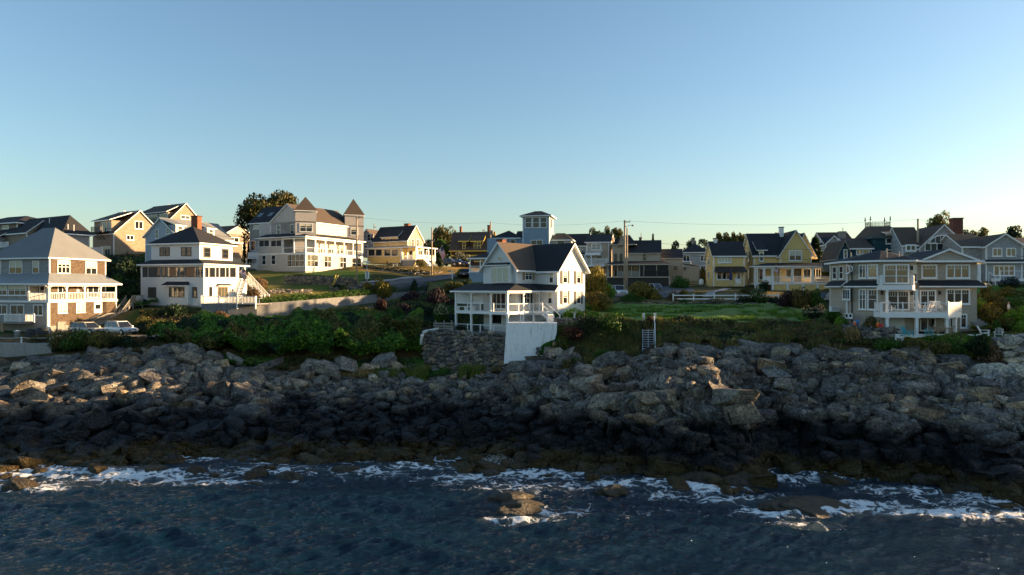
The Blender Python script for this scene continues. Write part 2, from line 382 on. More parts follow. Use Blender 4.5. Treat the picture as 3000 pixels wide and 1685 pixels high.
# ground: lawns, banks, hillside
pxs = np.concatenate([np.linspace(-26000, -1600, 40), np.arange(-1500, 4500, 15), np.linspace(4600, 28000, 40)])
Ds = np.concatenate([np.arange(60, 160, .6), np.arange(160, 320, 4), np.linspace(340, 3000, 30)])
PX, DD = np.meshgrid(pxs, Ds); Z = terr(PX, DD)
gx = (PX - HX) / FPX * DD; gy = DD
vd = vegD(PX)
rough = np.where(DD < 90, .35, .18)
Z = Z + (fbm(gx * .35, gy * .35, 4, 1) - .5) * rough * 2 * sst(vd, vd + 4, DD) - .9 * sst(vd + .3, vd - 1.6, DD) - 6 * sst(vd - .5, vd - 4.5, DD)
def poly_mask(poly, px, py):
    poly = np.array(poly, float); ins = np.zeros(px.shape, bool)
    for i in range(len(poly)):
        x1, y1 = poly[i]; x2, y2 = poly[(i + 1) % len(poly)]
        c = ((y1 > py) != (y2 > py)) & (px < (x2 - x1) * (py - y1) / (y2 - y1 + 1e-9) + x1); ins ^= c
    return ins
G_GREEN, G_DRY, G_BROWN, G_SOIL, G_LUSH = (.05, .11, .02), (.30, .20, .06), (.12, .095, .05), (.06, .048, .033), (.035, .075, .018)
base = np.zeros(PX.shape + (3,)); base[:] = (.035, .048, .016)
nz = fbm(gx * .25, gy * .25, 4, 2); jx = (fbm(gx * .8, gy * .8, 3, 3) - .5) * 40; jd = (fbm(gx * .8, gy * .8, 3, 5) - .5) * 2.5
def paint(poly, c, c2=None, mixn=None):
    m = poly_mask(poly, PX + jx, DD + jd); c = np.array(c)
    cc = c if c2 is None else c + (np.array(c2) - c) * np.clip((nz if mixn is None else mixn)[m][:, None] * 2.4 - .7, 0, 1)
    base[m] = cc
paint([(-2000, 60), (5000, 60), (5000, 79), (1600, 84), (1200, 88), (-2000, 88)], G_BROWN, G_SOIL)
paint([(-2000, 86), (420, 86), (640, 95), (900, 95), (900, 78), (1240, 78), (1240, 105), (900, 102), (600, 98), (-2000, 100)], G_LUSH, G_BROWN)
paint([(-600, 93), (430, 100), (620, 118), (620, 136), (-600, 140)], (.012, .024, .008), (.02, .035, .01))
paint([(640, 98), (1000, 106), (1060, 118), (1060, 133), (860, 134), (640, 140)], (.17, .15, .045), (.08, .13, .028))
paint([(880, 126), (1080, 126), (1080, 134), (880, 134)], G_GREEN)
paint([(1030, 133), (1420, 131), (1420, 175), (1000, 175)], G_DRY, (.10, .095, .028))
paint([(1100, 112), (1420, 106), (1420, 126), (1280, 128), (1180, 122)], (.07, .10, .028), (.14, .12, .05))
paint([(1620, 81), (2480, 76.5), (2480, 86), (2330, 95), (1700, 97), (1620, 92)], (.11, .22, .065), (.18, .24, .085))
paint([(1780, 97), (2420, 97), (2420, 116), (1780, 118)], (.12, .11, .05), (.16, .13, .06))
paint([(2840, 81), (3600, 79), (3600, 100), (2840, 100)], (.08, .17, .025), (.10, .19, .03))
paint([(2840, 68), (3600, 66), (3600, 81), (2840, 80)], G_BROWN, G_LUSH)
gme = np_mesh('ground', np.stack([gx, gy, Z], -1).reshape(-1, 3), grid_faces(*PX.shape), None)
gme.materials.clear()
def ground_mat():
    t = NT('grass_and_soil'); a = t.n('ShaderNodeAttribute', attribute_name='tint'); v = t.vec('Position')
    f1 = t.noise(v, 6, 5, .7); f2 = t.noise(v, .7, 4)
    c = t.mix(f1, t.mix(1.0, a.outputs[0], (.45, .45, .45), 'MULTIPLY'), t.mix(1.0, a.outputs[0], (1.5, 1.45, 1.3), 'MULTIPLY'))
    c = t.mix(t.math('MULTIPLY_ADD', f2, 1.2, -.4, clamp=True), c, t.mix(1.0, a.outputs[0], (1.35, 1.1, .85), 'MULTIPLY'))
    return t.set(c, .95, t.bump(t.noise(v, 9, 5, .75), .9, .12), Specular_IOR_Level=.15)
gme.materials.append(ground_mat()); set_col(gme, 'tint', base.reshape(-1, 3))
tag(link('ground', gme), kind='structure')

# rock: fractured ledges and the bed of the boulder beach
def rock_z(px, D):
    X = (px - HX) / FPX * D; Y = D
    z = terr(px, D); vd = vegD(px)
    big = sst(1380, 1680, px)                               # ledges on the right, boulder field on the left
    wx = X + (fbm(X * .22, Y * .22, 3, 2) - .5) * 5; wy = Y + (fbm(X * .22 + 50, Y * .22, 3, 3) - .5) * 5
    f1, f2, r1, r2, dx, dy = voro(wx * .26, wy * .34, 1)
    dome = np.sqrt(np.clip(1 - 1.15 * f1 ** 2, 0, 1)); crack = sst(0, .2, f2 - f1)
    d1 = (dome - .55) * .9 + (r1 - .5) * 2.2 + dx * (r2 - .5) * 1.8 + dy * (r1 * 7 % 1 - .35) * 1.4 - (1 - crack) * 1.3
    f1, f2, r1, r2, dx, dy = voro(wx * .8 + 9, wy * .95, 3)
    d2 = np.sqrt(np.clip(1 - 1.1 * f1 ** 2, 0, 1)) * .25 + (r1 - .5) * .75 + dx * (r2 - .5) * 1.2 + dy * (r1 * 9 % 1 - .4) * .9 - (1 - sst(0, .12, f2 - f1)) * .4 - .15
    f1, f2, r1, r2, dx, dy = voro(X * 2.3 + 3, Y * 2.4, 5)
    d3 = (.5 - f1) * .12 + (r1 - .5) * .2 + dx * (r2 - .5) * .45 - (1 - sst(0, .12, f2 - f1)) * .1
    d4 = (fbm(X * 3.0, Y * 3.0, 4, 6) - .5) * .3
    strata = (fbm(X * .7 + Y * .35, Y * 2.2 - X * .5, 4, 4) - .5) * .55
    amp = sst(-2.2, .6, z) * (.22 + .78 * sst(1.0, -8.0, D - vd))
    amp2 = amp * (.25 + .75 * big)
    out = z - .45 * amp2 + d1 * amp2 * 1.3 + d2 * amp * (.5 + .5 * big) + (d3 + d4) * amp + strata * amp2 * 1.1
    return out - .9 * sst(vd, vd + 2.6, D)
rpx = np.arange(-420, 3560, 4.2); rD = np.concatenate([np.arange(40, 49, .5), np.arange(49, 82.5, .19)])
PX, DD = np.meshgrid(rpx, rD); RZ = rock_z(PX, DD)
rX = (PX - HX) / FPX * DD
lat = (fbm(rX * 1.3, DD * 1.3 + RZ * 1.7, 4, 1) - .5) * .5 * sst(-1, 1, RZ)
vf = voro(rX * .62 + (fbm(rX * .4, RZ * .6, 2, 3) - .5) * 2, RZ * 1.05 + rX * .12 + (fbm(rX * .5 + 7, RZ * .5, 2, 5) - .5) * 1.5, 2); vg = voro(rX * 1.7, RZ * 2.6 + rX * .2, 4)
out = .45 * ((vf[2] - .5) * 1.7 + vf[4] * (vf[3] - .5) * 1.2 - (1 - sst(0, .14, vf[1] - vf[0])) * -.3 + (vg[2] - .5) * .28 + (fbm(rX * .5, RZ * 1.8, 4, 6) - .5) * 1.2) * (.3 + .7 * sst(1380, 1680, PX)) * sst(-1.2, .8, RZ) * sst(.5, -5, DD - vegD(PX))
rme = np_mesh('rocky_shore', np.stack([rX + lat, DD + lat * .6 + out, RZ], -1).reshape(-1, 3), grid_faces(*PX.shape), None, False)
rme.materials.clear()
def rock_mat(name, boulders=False, pale=False):
    t = NT(name); v = t.vec('Position'); sp = t.n('ShaderNodeSeparateXYZ'); t.l(v, sp.inputs[0])
    big = t.noise(v, .16, 4, .6, .6); mid = t.noise(v, 1.1, 6, .65, .4); fine = t.noise(v, 7, 6, .7)
    strata = t.noise(t.vec('Position', (.5, 1.1, 3.6)), 1.4, 6, .7, .9)
    if pale:
        c = t.mix(mid, (.48, .455, .40), (.74, .70, .62))
    else:
        c = t.ramp(mid, [(.25, (.065, .063, .058)), (.45, (.225, .212, .19)), (.6, (.37, .345, .305)), (.8, (.58, .54, .475))])
        c = t.mix(t.math('MULTIPLY_ADD', strata, 2.2, -.95, clamp=True), c, (.45, .415, .36))
        c = t.mix(t.math('MULTIPLY_ADD', big, 4, -2.05, clamp=True), c, (.29, .21, .155))
        lich = t.noise(v, 2.6, 6, .75)
        c = t.mix(t.math('MULTIPLY_ADD', lich, 7, -4.5, clamp=True), c, (.50, .49, .43))
    spk = t.noise(v, 4.2, 5, .75, .6)
    c = t.mix(1.0, c, t.ramp(spk, [(.3, (.32, .33, .35)), (.5, (.95, .95, .95)), (.7, (1.75, 1.68, 1.55))]), 'MULTIPLY')
    if boulders:
        rnd = t.n('ShaderNodeNewGeometry').outputs['Random Per Island'] if boulders == 'island' else t.n('ShaderNodeObjectInfo').outputs['Random']
        c = t.mix(1.0, c, t.ramp(rnd, [(0, (.5, .52, .56)), (.5, (.95, .95, .95)), (.86, (1.25, 1.15, .98)), (.95, (1.9, 1.45, 1.0)), (1, (2.0, 1.9, 1.75))]), 'MULTIPLY')
    # tidal zones: black crust and wet stone above the water, rockweed at the foot
    zz = t.math('ADD', sp.outputs[2], t.math('MULTIPLY_ADD', t.noise(v, .3, 4), 2.6, -1.3))
    zz = t.math('ADD', zz, t.math('MULTIPLY_ADD', mid, 1.0, -.5))
    dry = t.math('DIVIDE', t.math('SUBTRACT', zz, 2.9), 1.5, clamp=True)
    wet = t.mix(fine, (.006, .006, .007), (.022, .022, .024))
    c = t.mix(dry, wet, c)
    weed = t.math('DIVIDE', t.math('SUBTRACT', 1.15, zz), .5, clamp=True)
    wc = t.mix(fine, (.012, .008, .002), (.15, .095, .014))
    c = t.mix(t.math('MULTIPLY', weed, .85), c, wc)
    wv = t.n('ShaderNodeTexNoise'); wv.inputs['Scale'].default_value = .6; wv.inputs['Detail'].default_value = 3; t.l(v, wv.inputs['Vector'])
    va = t.n('ShaderNodeVectorMath', operation='MULTIPLY_ADD'); t.l(wv.outputs['Color'], va.inputs[0]); va.inputs[1].default_value = (1.6, 1.6, 1.6); t.l(v, va.inputs[2])
    cr = t.n('ShaderNodeTexVoronoi', feature='DISTANCE_TO_EDGE'); cr.inputs['Scale'].default_value = .95; t.l(va.outputs[0], cr.inputs['Vector'])
    cr2 = t.n('ShaderNodeTexVoronoi', feature='DISTANCE_TO_EDGE'); cr2.inputs['Scale'].default_value = 2.6; t.l(va.outputs[0], cr2.inputs['Vector'])
    crk = t.math('ADD', t.math('MINIMUM', cr.outputs['Distance'], .09), t.math('MULTIPLY', t.math('MINIMUM', cr2.outputs['Distance'], .08), .5))
    b = t.bump(t.math('ADD', strata, mid), 1.0, .35); b = t.bump(crk, 1.0, 2.4, b); b = t.bump(fine, .8, .09, b)
    rg = t.math('MULTIPLY_ADD', dry, .42, .46)
    return t.set(c, rg, b, Specular_IOR_Level=.35)
M['rock'] = rock_mat('shore_rock'); M['boulder'] = rock_mat('boulder_rock', 'object'); M['rubble'] = rock_mat('rubble_rock', 'island')
M['palestone'] = rock_mat('pale_granite', 'object', True)
rme.materials.append(M['rock'])
shore = tag(link('rocky_shore', rme), kind='structure')

def ico(sub):
    t = (1 + 5 ** .5) / 2
    V = [(-1, t, 0), (1, t, 0), (-1, -t, 0), (1, -t, 0), (0, -1, t), (0, 1, t), (0, -1, -t), (0, 1, -t), (t, 0, -1), (t, 0, 1), (-t, 0, -1), (-t, 0, 1)]
    V = [Vector(v).normalized() for v in V]
    F = [(0, 11, 5), (0, 5, 1), (0, 1, 7), (0, 7, 10), (0, 10, 11), (1, 5, 9), (5, 11, 4), (11, 10, 2), (10, 7, 6), (7, 1, 8), (3, 9, 4), (3, 4, 2), (3, 2, 6), (3, 6, 8), (3, 8, 9), (4, 9, 5), (2, 4, 11), (6, 2, 10), (8, 6, 7), (9, 8, 1)]
    for _ in range(sub):
        c = {}; F2 = []
        def mid(a, b):
            k = (min(a, b), max(a, b))
            if k not in c: c[k] = len(V); V.append(((V[a] + V[b]) / 2).normalized())
            return c[k]
        for a, b, d in F:
            ab, bd, da = mid(a, b), mid(b, d), mid(d, a); F2 += [(a, ab, da), (b, bd, ab), (d, da, bd), (ab, bd, da)]
        F = F2
    return np.array([tuple(v) for v in V]), np.array(F)
def boulder_shape(sub, r, nplanes=20, jit=.03):
    V, F = ico(sub); V = V.copy()
    V *= (1 + (r.random((len(V), 1)) - .5) * jit)
    for _ in range(nplanes):
        n = r.normal(size=3); n /= np.linalg.norm(n); d = .46 + .30 * r.random()
        k = V @ n - d; V -= np.where(k > 0, k, 0)[:, None] * n
    V *= np.array([1.35, 1.0 + .4 * r.random(), .6 + .5 * r.random()])
    return V, F
def block_shape(sub, r):
    V, F = ico(sub); V = V * 1.6
    for ax in range(3):
        for sg in (-1, 1):
            n = r.normal(size=3) * .16; n[ax] += sg; n /= np.linalg.norm(n); k = V @ n - (.62 + .22 * r.random()); V = V - np.where(k > 0, k, 0)[:, None] * n
    for _ in range(7):
        n = r.normal(size=3); n /= np.linalg.norm(n); k = V @ n - (.72 + .28 * r.random()); V = V - np.where(k > 0, k, 0)[:, None] * n
    return V * np.array([1.25 + .5 * r.random(), .9 + .3 * r.random(), .55 + .35 * r.random()]), F
br = np.random.default_rng(11)
BSH = [boulder_shape(2, br) for _ in range(4)] + [block_shape(3, br) for _ in range(6)]
BME = [np_mesh('boulder', V, F, M['boulder'], False) for V, F in BSH]
PSH = [np_mesh('stone', *boulder_shape(2, br, 8), M['palestone'], False) for _ in range(6)]
# candidate places on the slope
cand = []
for i in range(10500):
    px = br.uniform(-150, 3150); vd = float(vegD(px)); u = br.random()
    w = COLS[min(COLS, key=lambda k: abs(k - px))]
    wd = next(a for a, b in w if b == 0)
    D = wd - 1.5 + (vd + .8 - wd) * u
    if (px > 2790 and D > 60.5) or (abs(px - 1899) < 34 and D > 69): continue
    left = px < 1520
    if left:
        if br.random() > .8: continue
        s = br.lognormal(-.8, .55) if px < 760 else br.lognormal(-1.2, .5)
        s = min(s, 1.2 if px < 760 else .9)
        if px < 760 and D > wd + 4 and br.random() < .05: s = br.uniform(1.1, 1.6)
    else:
        if br.random() > .75: continue
        s = min(br.lognormal(-1.0, .6), 1.35)
    cand.append((s, px, D))
for i in range(900):
    px = br.uniform(-100, 3100); w = COLS[min(COLS, key=lambda k: abs(k - px))]; wd = next(a for a, b in w if b == 0)
    cand.append((min(br.lognormal(-1.0, .5), .95), px, wd - 4.2 + 5.0 * br.random() ** .7))
cand.sort(reverse=True)
cp = np.array([c[1] for c in cand]); cD = np.array([c[2] for c in cand]); cz = np.maximum(rock_z(cp, cD), -.22)
rv, rf, off = [], [], 0
LOW = [boulder_shape(1, br, 9) for _ in range(6)] + [block_shape(1, br) for _ in range(8)]
for i, (s, px, D) in enumerate(cand):
    p = at(px, 0, D); p.z = cz[i] + s * .12
    e = (br.uniform(-.5, .5), br.uniform(-.5, .5), br.uniform(0, 6.28)); ledge = px > 1500 and br.random() < .85
    if ledge: e = (br.normal() * .16 - .12, br.normal() * .2 + .1, .35 + br.normal() * .3 + (1.57 if br.random() < .3 else 0)); p.z -= s * .22
    if i < 262:
        link('boulder', BME[4 + i % 6 if ledge else i % 10], shore, p, e, (s, s, s))
    else:
        V, F = LOW[6 + i % 8 if ledge else i % 14]
        ca, sa = math.cos(e[2]), math.sin(e[2]); tx = math.tan(e[0]) * .6
        W = V * s; W = np.stack([W[:, 0] * ca - W[:, 1] * sa, W[:, 0] * sa + W[:, 1] * ca, W[:, 2] + W[:, 0] * tx], -1) + np.array(p)
        rv.append(W); rf.append(F + off); off += len(V)
rub = link('rubble', np_mesh('rubble', np.concatenate(rv), np.concatenate(rf), M['rubble'], False), shore)
rub['kind'] = 'stuff'

# ------------------------------------------------------------------ sea
xs = np.concatenate([-np.geomspace(3000, 64.5, 40), np.arange(-62, 62, .135), np.geomspace(64.5, 3000, 40)])
ys = np.concatenate([-np.geomspace(3000, 20, 22), np.linspace(-16, 26, 22), np.arange(27, 34, .3), np.arange(34, 64, .145), np.linspace(64.5, 90, 10)])
SX, SY = np.meshgrid(xs, ys); SZ = np.zeros(SX.shape); CX = np.zeros(SX.shape); CY = np.zeros(SX.shape)
wr = np.random.default_rng(21)
env = .3 + 1.35 * fbm(SX * .06, SY * .11, 3, 2) ** 1.2
for i in range(84):
    lam = .42 * (9.0 / .42) ** (i / 83.0) * wr.uniform(.9, 1.1); k = 2 * math.pi / lam
    th = math.radians(100) + wr.normal() * (.5 if lam < 3 else .35)
    a = .0085 * lam ** (.70 if lam < 2 else .5) * wr.uniform(.6, 1.3)
    ph = k * (SX * math.cos(th) + SY * math.sin(th)) + wr.uniform(0, 6.28)
    ee = env if lam < 4 else 1.0
    SZ += a * np.cos(ph) * ee; CX -= a * .8 * math.cos(th) * np.sin(ph) * ee; CY -= a * .8 * math.sin(th) * np.sin(ph) * ee
for lam, th, a in ((13.0, 1.42, .08), (8.5, 1.66, .05), (6.2, 1.30, .035)):
    ph = 2 * math.pi / lam * (SX * math.cos(th) + SY * math.sin(th)) + (fbm(SX * .05, SY * .05, 2, 4) - .5) * 5
    SZ += a * (np.cos(ph) + .35 * np.cos(2 * ph)); CY -= a * .7 * np.sin(ph)
fade = sst(80, 62, np.abs(SX)) * sst(15, 27, SY)
spx = HX + FPX * SX / np.maximum(SY, 1); tz = np.where(SY > 30, terr(np.clip(spx, -1500, 4999), np.clip(SY, 30, 300)), -6)
# foam: shoreline wash plus the patches where waves have broken, placed on the water plane
def wpt(px, py):
    D = CAMZ * FPX / (py - HY); return (px - HX) / FPX * D, D
foam = sst(-1.7, .1, tz) * .68
for (px, py, rx, ry, s) in [(120,1385,9,2.6,1.05),(420,1395,9,2.2,1.0),(650,1410,7,1.2,.8),(60,1425,6,1.6,.9),(560,1345,9,2.2,.8),(800,1380,8,2.2,.72),(250,1345,5,1.5,.8),
        (1050,1385,9,2.6,.62),(1250,1365,7,2.6,.72),(1430,1355,3.5,1.2,.95),(1400,1400,7,3,.7),(1600,1390,8,2.6,.78),(1560,1430,8,2.6,.66),(1850,1420,8,2.2,.74),(1640,1500,4,1.6,.6),
        (2080,1430,4.5,1.8,.92),(2150,1465,6,2,.7),(2010,1450,7,2.2,.6),(2350,1400,6,3,.7),(2450,1390,6,2.2,.68),(2290,1500,4,1.5,.95),(2440,1495,3.4,1.3,1.05),(2550,1478,4,1.1,1.0),(2330,1535,4,1,.7),
        (2700,1500,6,1.2,.95),(2850,1470,7,2,.72),(2900,1510,6,1.2,.8),(2650,1440,6,2,.7),(2960,1480,5,1.6,.8),(1520,1525,3,.8,1.0),(1900,1500,8,1.5,.42)]:
    cx, cy = wpt(px, py)
    foam = np.maximum(foam, s * np.exp(-(((SX - cx) / rx) ** 2 + ((SY - cy) / ry) ** 2)))
surge = sst(.3, 1.0, foam)
SZ = SZ * (1 - .3 * surge) + surge * (fbm(SX * .5, SY * 1.1, 4, 3) - .35) * .55 + surge * (fbm(SX * 2.2, SY * 2.6, 3, 5) - .5) * .28
SX2 = SX + CX * fade; SY2 = SY + CY * fade; SZ = SZ * fade
sme = np_mesh('sea', np.stack([SX2, SY2, SZ], -1).reshape(-1, 3), grid_faces(*SX.shape), None)
sme.materials.clear(); set_attr(sme, 'foam', foam * fade)
def sea_mat():
    t = NT('sea_water'); a = t.n('ShaderNodeAttribute', attribute_name='foam'); v = t.vec('Position')
    warp = t.n('ShaderNodeTexNoise'); warp.inputs['Scale'].default_value = .55; warp.inputs['Detail'].default_value = 5; t.l(v, warp.inputs['Vector'])
    vm = t.n('ShaderNodeVectorMath', operation='MULTIPLY_ADD'); t.l(warp.outputs['Color'], vm.inputs[0]); vm.inputs[1].default_value = (3.0, 3.0, 0); t.l(v, vm.inputs[2])
    mp = t.n('ShaderNodeMapping'); mp.inputs['Scale'].default_value = (.62, 1.15, .3); t.l(vm.outputs[0], mp.inputs[0])
    lace = t.n('ShaderNodeTexVoronoi', feature='DISTANCE_TO_EDGE'); lace.inputs['Scale'].default_value = 1.0; t.l(mp.outputs[0], lace.inputs['Vector'])
    lace2 = t.n('ShaderNodeTexVoronoi', feature='DISTANCE_TO_EDGE'); lace2.inputs['Scale'].default_value = 2.7; t.l(mp.outputs[0], lace2.inputs['Vector'])
    l1 = t.math('SUBTRACT', 1.0, t.math('MULTIPLY', lace.outputs['Distance'], 4.6), clamp=True)
    l2 = t.math('SUBTRACT', 1.0, t.math('MULTIPLY', lace2.outputs['Distance'], 4.2), clamp=True)
    pat = t.math('MULTIPLY_ADD', l2, .34, t.math('MULTIPLY', l1, .62))
    cloud = t.noise(vm.outputs[0], .5, 7, .7)
    pat = t.math('ADD', pat, t.math('MULTIPLY_ADD', cloud, 1.9, -.95))
    f = t.math('SUBTRACT', t.math('ADD', pat, t.math('MULTIPLY', a.outputs['Fac'], 1.4)), 1.36)
    f = t.math('MULTIPLY', f, 3.0, clamp=True)
    f = t.math('MULTIPLY', f, t.math('MULTIPLY', a.outputs['Fac'], 3.0, clamp=True))
    deep = t.mix(t.noise(v, .09, 3), (.001, .009, .020), (.002, .018, .034))
    aer = t.math('MULTIPLY_ADD', a.outputs['Fac'], 1.5, -.5, clamp=True)
    deep = t.mix(t.math('MULTIPLY', aer, t.noise(v, .35, 4)), deep, (.13, .16, .155))
    c = t.mix(f, deep, (.80, .82, .82))
    rip = t.math('ADD', t.noise(t.vec('Position', (.55, 1.9, 1)), 3.0, 6, .6), t.math('MULTIPLY', t.noise(t.vec('Position', (1, 1.5, 1)), 11.0, 3, .6), .3))
    b = t.bump(rip, 1.0, .2); b = t.bump(t.math('MULTIPLY', f, cloud), .6, .12, b)
    return t.set(c, t.math('MULTIPLY_ADD', f, .75, .025), b, IOR=1.333)
sme.materials.append(sea_mat())
tag(link('sea', sme), kind='structure')
# ------------------------------------------------------------------ house kit
C1, C2, C3, C4 = (0, 560, .3318), (380, 560, .3041), (680, 540, .2765), (1040, 600, .2488)
C5, C6, C7, C8, CF = (1220, 580, .3593), (1660, 600, .2488), (2020, 620, .2349), (2380, 600, .2903), (0, 0, 1)

class House:
    """local frame: origin at the corner nearest the camera; face A (y=0) runs to -x, face B (x=0) runs to +y"""
    def __init__(s, name, label, crop, xc, D, theta, ybase, cat='house'):
        s.c = crop; px = crop[0] + xc * crop[2]; py = crop[1] + ybase * crop[2]
        p = at(px, py, D); s.zb = p.z; th = R(theta)
        s.O = (p.x, p.y); s.ex = (math.cos(th), -math.sin(th)); s.ey = (math.sin(th), math.cos(th))
        s.r = thing(name, label, cat, p, -th)
    def full(s, cx, cy): return s.c[0] + cx * s.c[2], s.c[1] + cy * s.c[2]
    def plane(s, f):                     # ('A',off) ('B',off) or (p0,p1): returns origin, dir, outward
        if f[0] == 'A': return (0, f[1]), (1, 0), (0, -1)
        if f[0] == 'B': return (f[1], 0), (0, 1), (1, 0)
        (x0, y0), (x1, y1) = f; L = math.hypot(x1 - x0, y1 - y0); d = ((x1 - x0) / L, (y1 - y0) / L)
        return (x0, y0), d, (d[1], -d[0])
    def hit(s, f, cx, cy):               # photograph point -> (u along the face, local z)
        px, py = s.full(cx, cy); o, d, n = s.plane(f)
        dx = (px - HX) / FPX; dz = -(py - HY) / FPX
        nx = n[0] * s.ex[0] + n[1] * s.ey[0]; ny = n[0] * s.ex[1] + n[1] * s.ey[1]
        ox = s.O[0] + o[0] * s.ex[0] + o[1] * s.ey[0]; oy = s.O[1] + o[0] * s.ex[1] + o[1] * s.ey[1]
        t = (ox * nx + oy * ny) / (dx * nx + ny)
        wx, wy = dx * t - s.O[0], t - s.O[1]
        lx = wx * s.ex[0] + wy * s.ex[1]; ly = wx * s.ey[0] + wy * s.ey[1]
        return (lx - o[0]) * d[0] + (ly - o[1]) * d[1], CAMZ + dz * t - s.zb
    def u(s, f, cx, cy=600): return s.hit(f, cx, cy)[0]
    def z(s, f, cx, cy): return s.hit(f, cx, cy)[1]
    def fbox(s, mb, f, u0, u1, z0, z1, d0, d1, m=0):
        o, d, n = s.plane(f)
        P = lambda u, k, z: (o[0] + d[0] * u + n[0] * k, o[1] + d[1] * u + n[1] * k, z)
        return mb.hexa([P(u0, d1, z0), P(u1, d1, z0), P(u1, d0, z0), P(u0, d0, z0), P(u0, d1, z1), P(u1, d1, z1), P(u1, d0, z1), P(u0, d0, z1)], m)
    def pt(s, f, u, k, z):
        o, d, n = s.plane(f); return (o[0] + d[0] * u + n[0] * k, o[1] + d[1] * u + n[1] * k, z)
    def add(s, name, mb, mats, parent=None): return mb.build(name, mats, parent or s.r)
    # ---- walls and roofs
    def wall(s, x0, x1, y0, y1, z0, z1, mat, name='wall', corner=True):
        w = s.add(name, MB().box(x0, x1, y0, y1, z0, z1), M[mat])
        if corner:
            s.corners(x0, x1, y0, y1, z0 + .01, z1 - .01, corner if isinstance(corner, str) else 'white')
        return w
    def corners(s, x0, x1, y0, y1, z0, z1, mat):
        e = .012; b = .14
        for (cx, sx, cy, sy) in ((x0, -1, y0, -1), (x1, 1, y0, -1), (x1, 1, y1, 1)):
            s.add('corner_board', MB().box(min(cx + sx * e, cx - sx * b), max(cx + sx * e, cx - sx * b), min(cy + sy * e, cy - sy * b), max(cy + sy * e, cy - sy * b), z0, z1), M[mat])
    def gable(s, x0, x1, y0, y1, z0, ze, zr, axis, wmat, rmat, oh=.35, rake=.3, t=.2, trim='white', corner=True, mid=None, name='wall'):
        sw = axis == 'y'                 # ridge along y: gables on the A faces; else gables on the B faces
        if sw: x0, x1, y0, y1 = y0, y1, x0, x1
        ym = (y0 + y1) / 2 if mid is None else mid
        q = lambda x, y, z: (y, x, z) if sw else (x, y, z)
        mb = MB(); pts = []
        for x in (x0, x1): pts += [q(x, y0, z0), q(x, y1, z0), q(x, y1, ze), q(x, ym, zr), q(x, y0, ze)]
        mb.add(pts, [(0, 1, 2, 3, 4), (9, 8, 7, 6, 5), (0, 4, 9, 5), (1, 6, 7, 2), (4, 3, 8, 9), (3, 2, 7, 8), (0, 5, 6, 1)])
        s.add(name, mb, M[wmat])
        k0 = (zr - ze) / (ym - y0); k1 = (zr - ze) / (y1 - ym); up = t + .02
        a0, a1 = x0 - rake, x1 + rake; zu = zr + up
        e0 = (y0 - oh, ze - oh * k0 + up); e1 = (y1 + oh, ze - oh * k1 + up)
        p1 = [q(a0, e0[0], e0[1]), q(a1, e0[0], e0[1]), q(a1, ym, zu), q(a0, ym, zu)]
        p2 = [q(a0, ym, zu), q(a1, ym, zu), q(a1, e1[0], e1[1]), q(a0, e1[0], e1[1])]
        if sw: p1.reverse(); p2.reverse()
        s.add('roof', MB().slab([p1, p2], t), [M[rmat], M[trim]])
        if corner:
            s.corners(*((y0, y1, x0, x1) if sw else (x0, x1, y0, y1)), z0 + .01, ze - .02, trim)
    def hip(s, x0, x1, y0, y1, ze, zr, rmat, oh=.45, t=.2, ridge=None, trim='white', apex=None):
        X0, X1, Y0, Y1 = x0 - oh, x1 + oh, y0 - oh, y1 + oh; zz = ze + t
        lx, ly = X1 - X0, Y1 - Y0
        if apex: r0 = r1 = apex
        elif ridge: r0, r1 = ridge
        elif lx >= ly: r0, r1 = (X0 + ly / 2, (Y0 + Y1) / 2), (X1 - ly / 2, (Y0 + Y1) / 2)
        else: r0, r1 = ((X0 + X1) / 2, Y0 + lx / 2), ((X0 + X1) / 2, Y1 - lx / 2)
        a, b, c, d = (X0, Y0, zz), (X1, Y0, zz), (X1, Y1, zz), (X0, Y1, zz)
        if apex or math.dist(r0, r1) < .02:
            p = (*r0, zr); polys = [[a, b, p], [b, c, p], [c, d, p], [d, a, p]]
        elif abs(r1[0] - r0[0]) >= abs(r1[1] - r0[1]):
            if r0[0] > r1[0]: r0, r1 = r1, r0
            p, q = (*r0, zr), (*r1, zr); polys = [[a, b, q, p], [b, c, q], [c, d, p, q], [d, a, p]]
        else:
            if r0[1] > r1[1]: r0, r1 = r1, r0
            p, q = (*r0, zr), (*r1, zr); polys = [[a, b, p], [b, c, q, p], [c, d, q], [d, a, p, q]]
        return s.add('roof', MB().slab(polys, t), [M[rmat], M[trim]])
    def skirt(s, o, i, zo, zi, rmat, t=.2, trim='white', sides='ABCD', name='porch_roof'):
        (X0, X1, Y0, Y1), (x0, x1, y0, y1) = o, i
        P = [(X0, Y0, zo), (X1, Y0, zo), (X1, Y1, zo), (X0, Y1, zo)]; Q = [(x0, y0, zi), (x1, y0, zi), (x1, y1, zi), (x0, y1, zi)]
        polys = []
        if 'A' in sides: polys.append([P[0], P[1], Q[1], Q[0]])
        if 'B' in sides: polys.append([P[1], P[2], Q[2], Q[1]])
        if 'C' in sides: polys.append([P[2], P[3], Q[3], Q[2]])
        if 'D' in sides: polys.append([P[3], P[0], Q[0], Q[3]])
        return s.add(name, MB().slab(polys, t), [M[rmat], M[trim]])
    # ---- openings
    def rect(s, f, x0, y0, x1, y1):
        xm, ym = (x0 + x1) / 2, (y0 + y1) / 2
        return s.u(f, x0, ym), s.u(f, x1, ym), s.z(f, xm, y1), s.z(f, xm, y0)
    def win(s, f, x0, y0, x1, y1, cols=1, rows=2, fr=.09, trim='white', pane='glass', shut=None, blind=0.0, sill=True, head=0, name='window', mun=0):
        u0, u1, z0, z1 = s.rect(f, x0, y0, x1, y1)
        return s.window(f, u0, u1, z0, z1, cols, rows, fr, trim, pane, shut, blind, sill, head, name, mun)
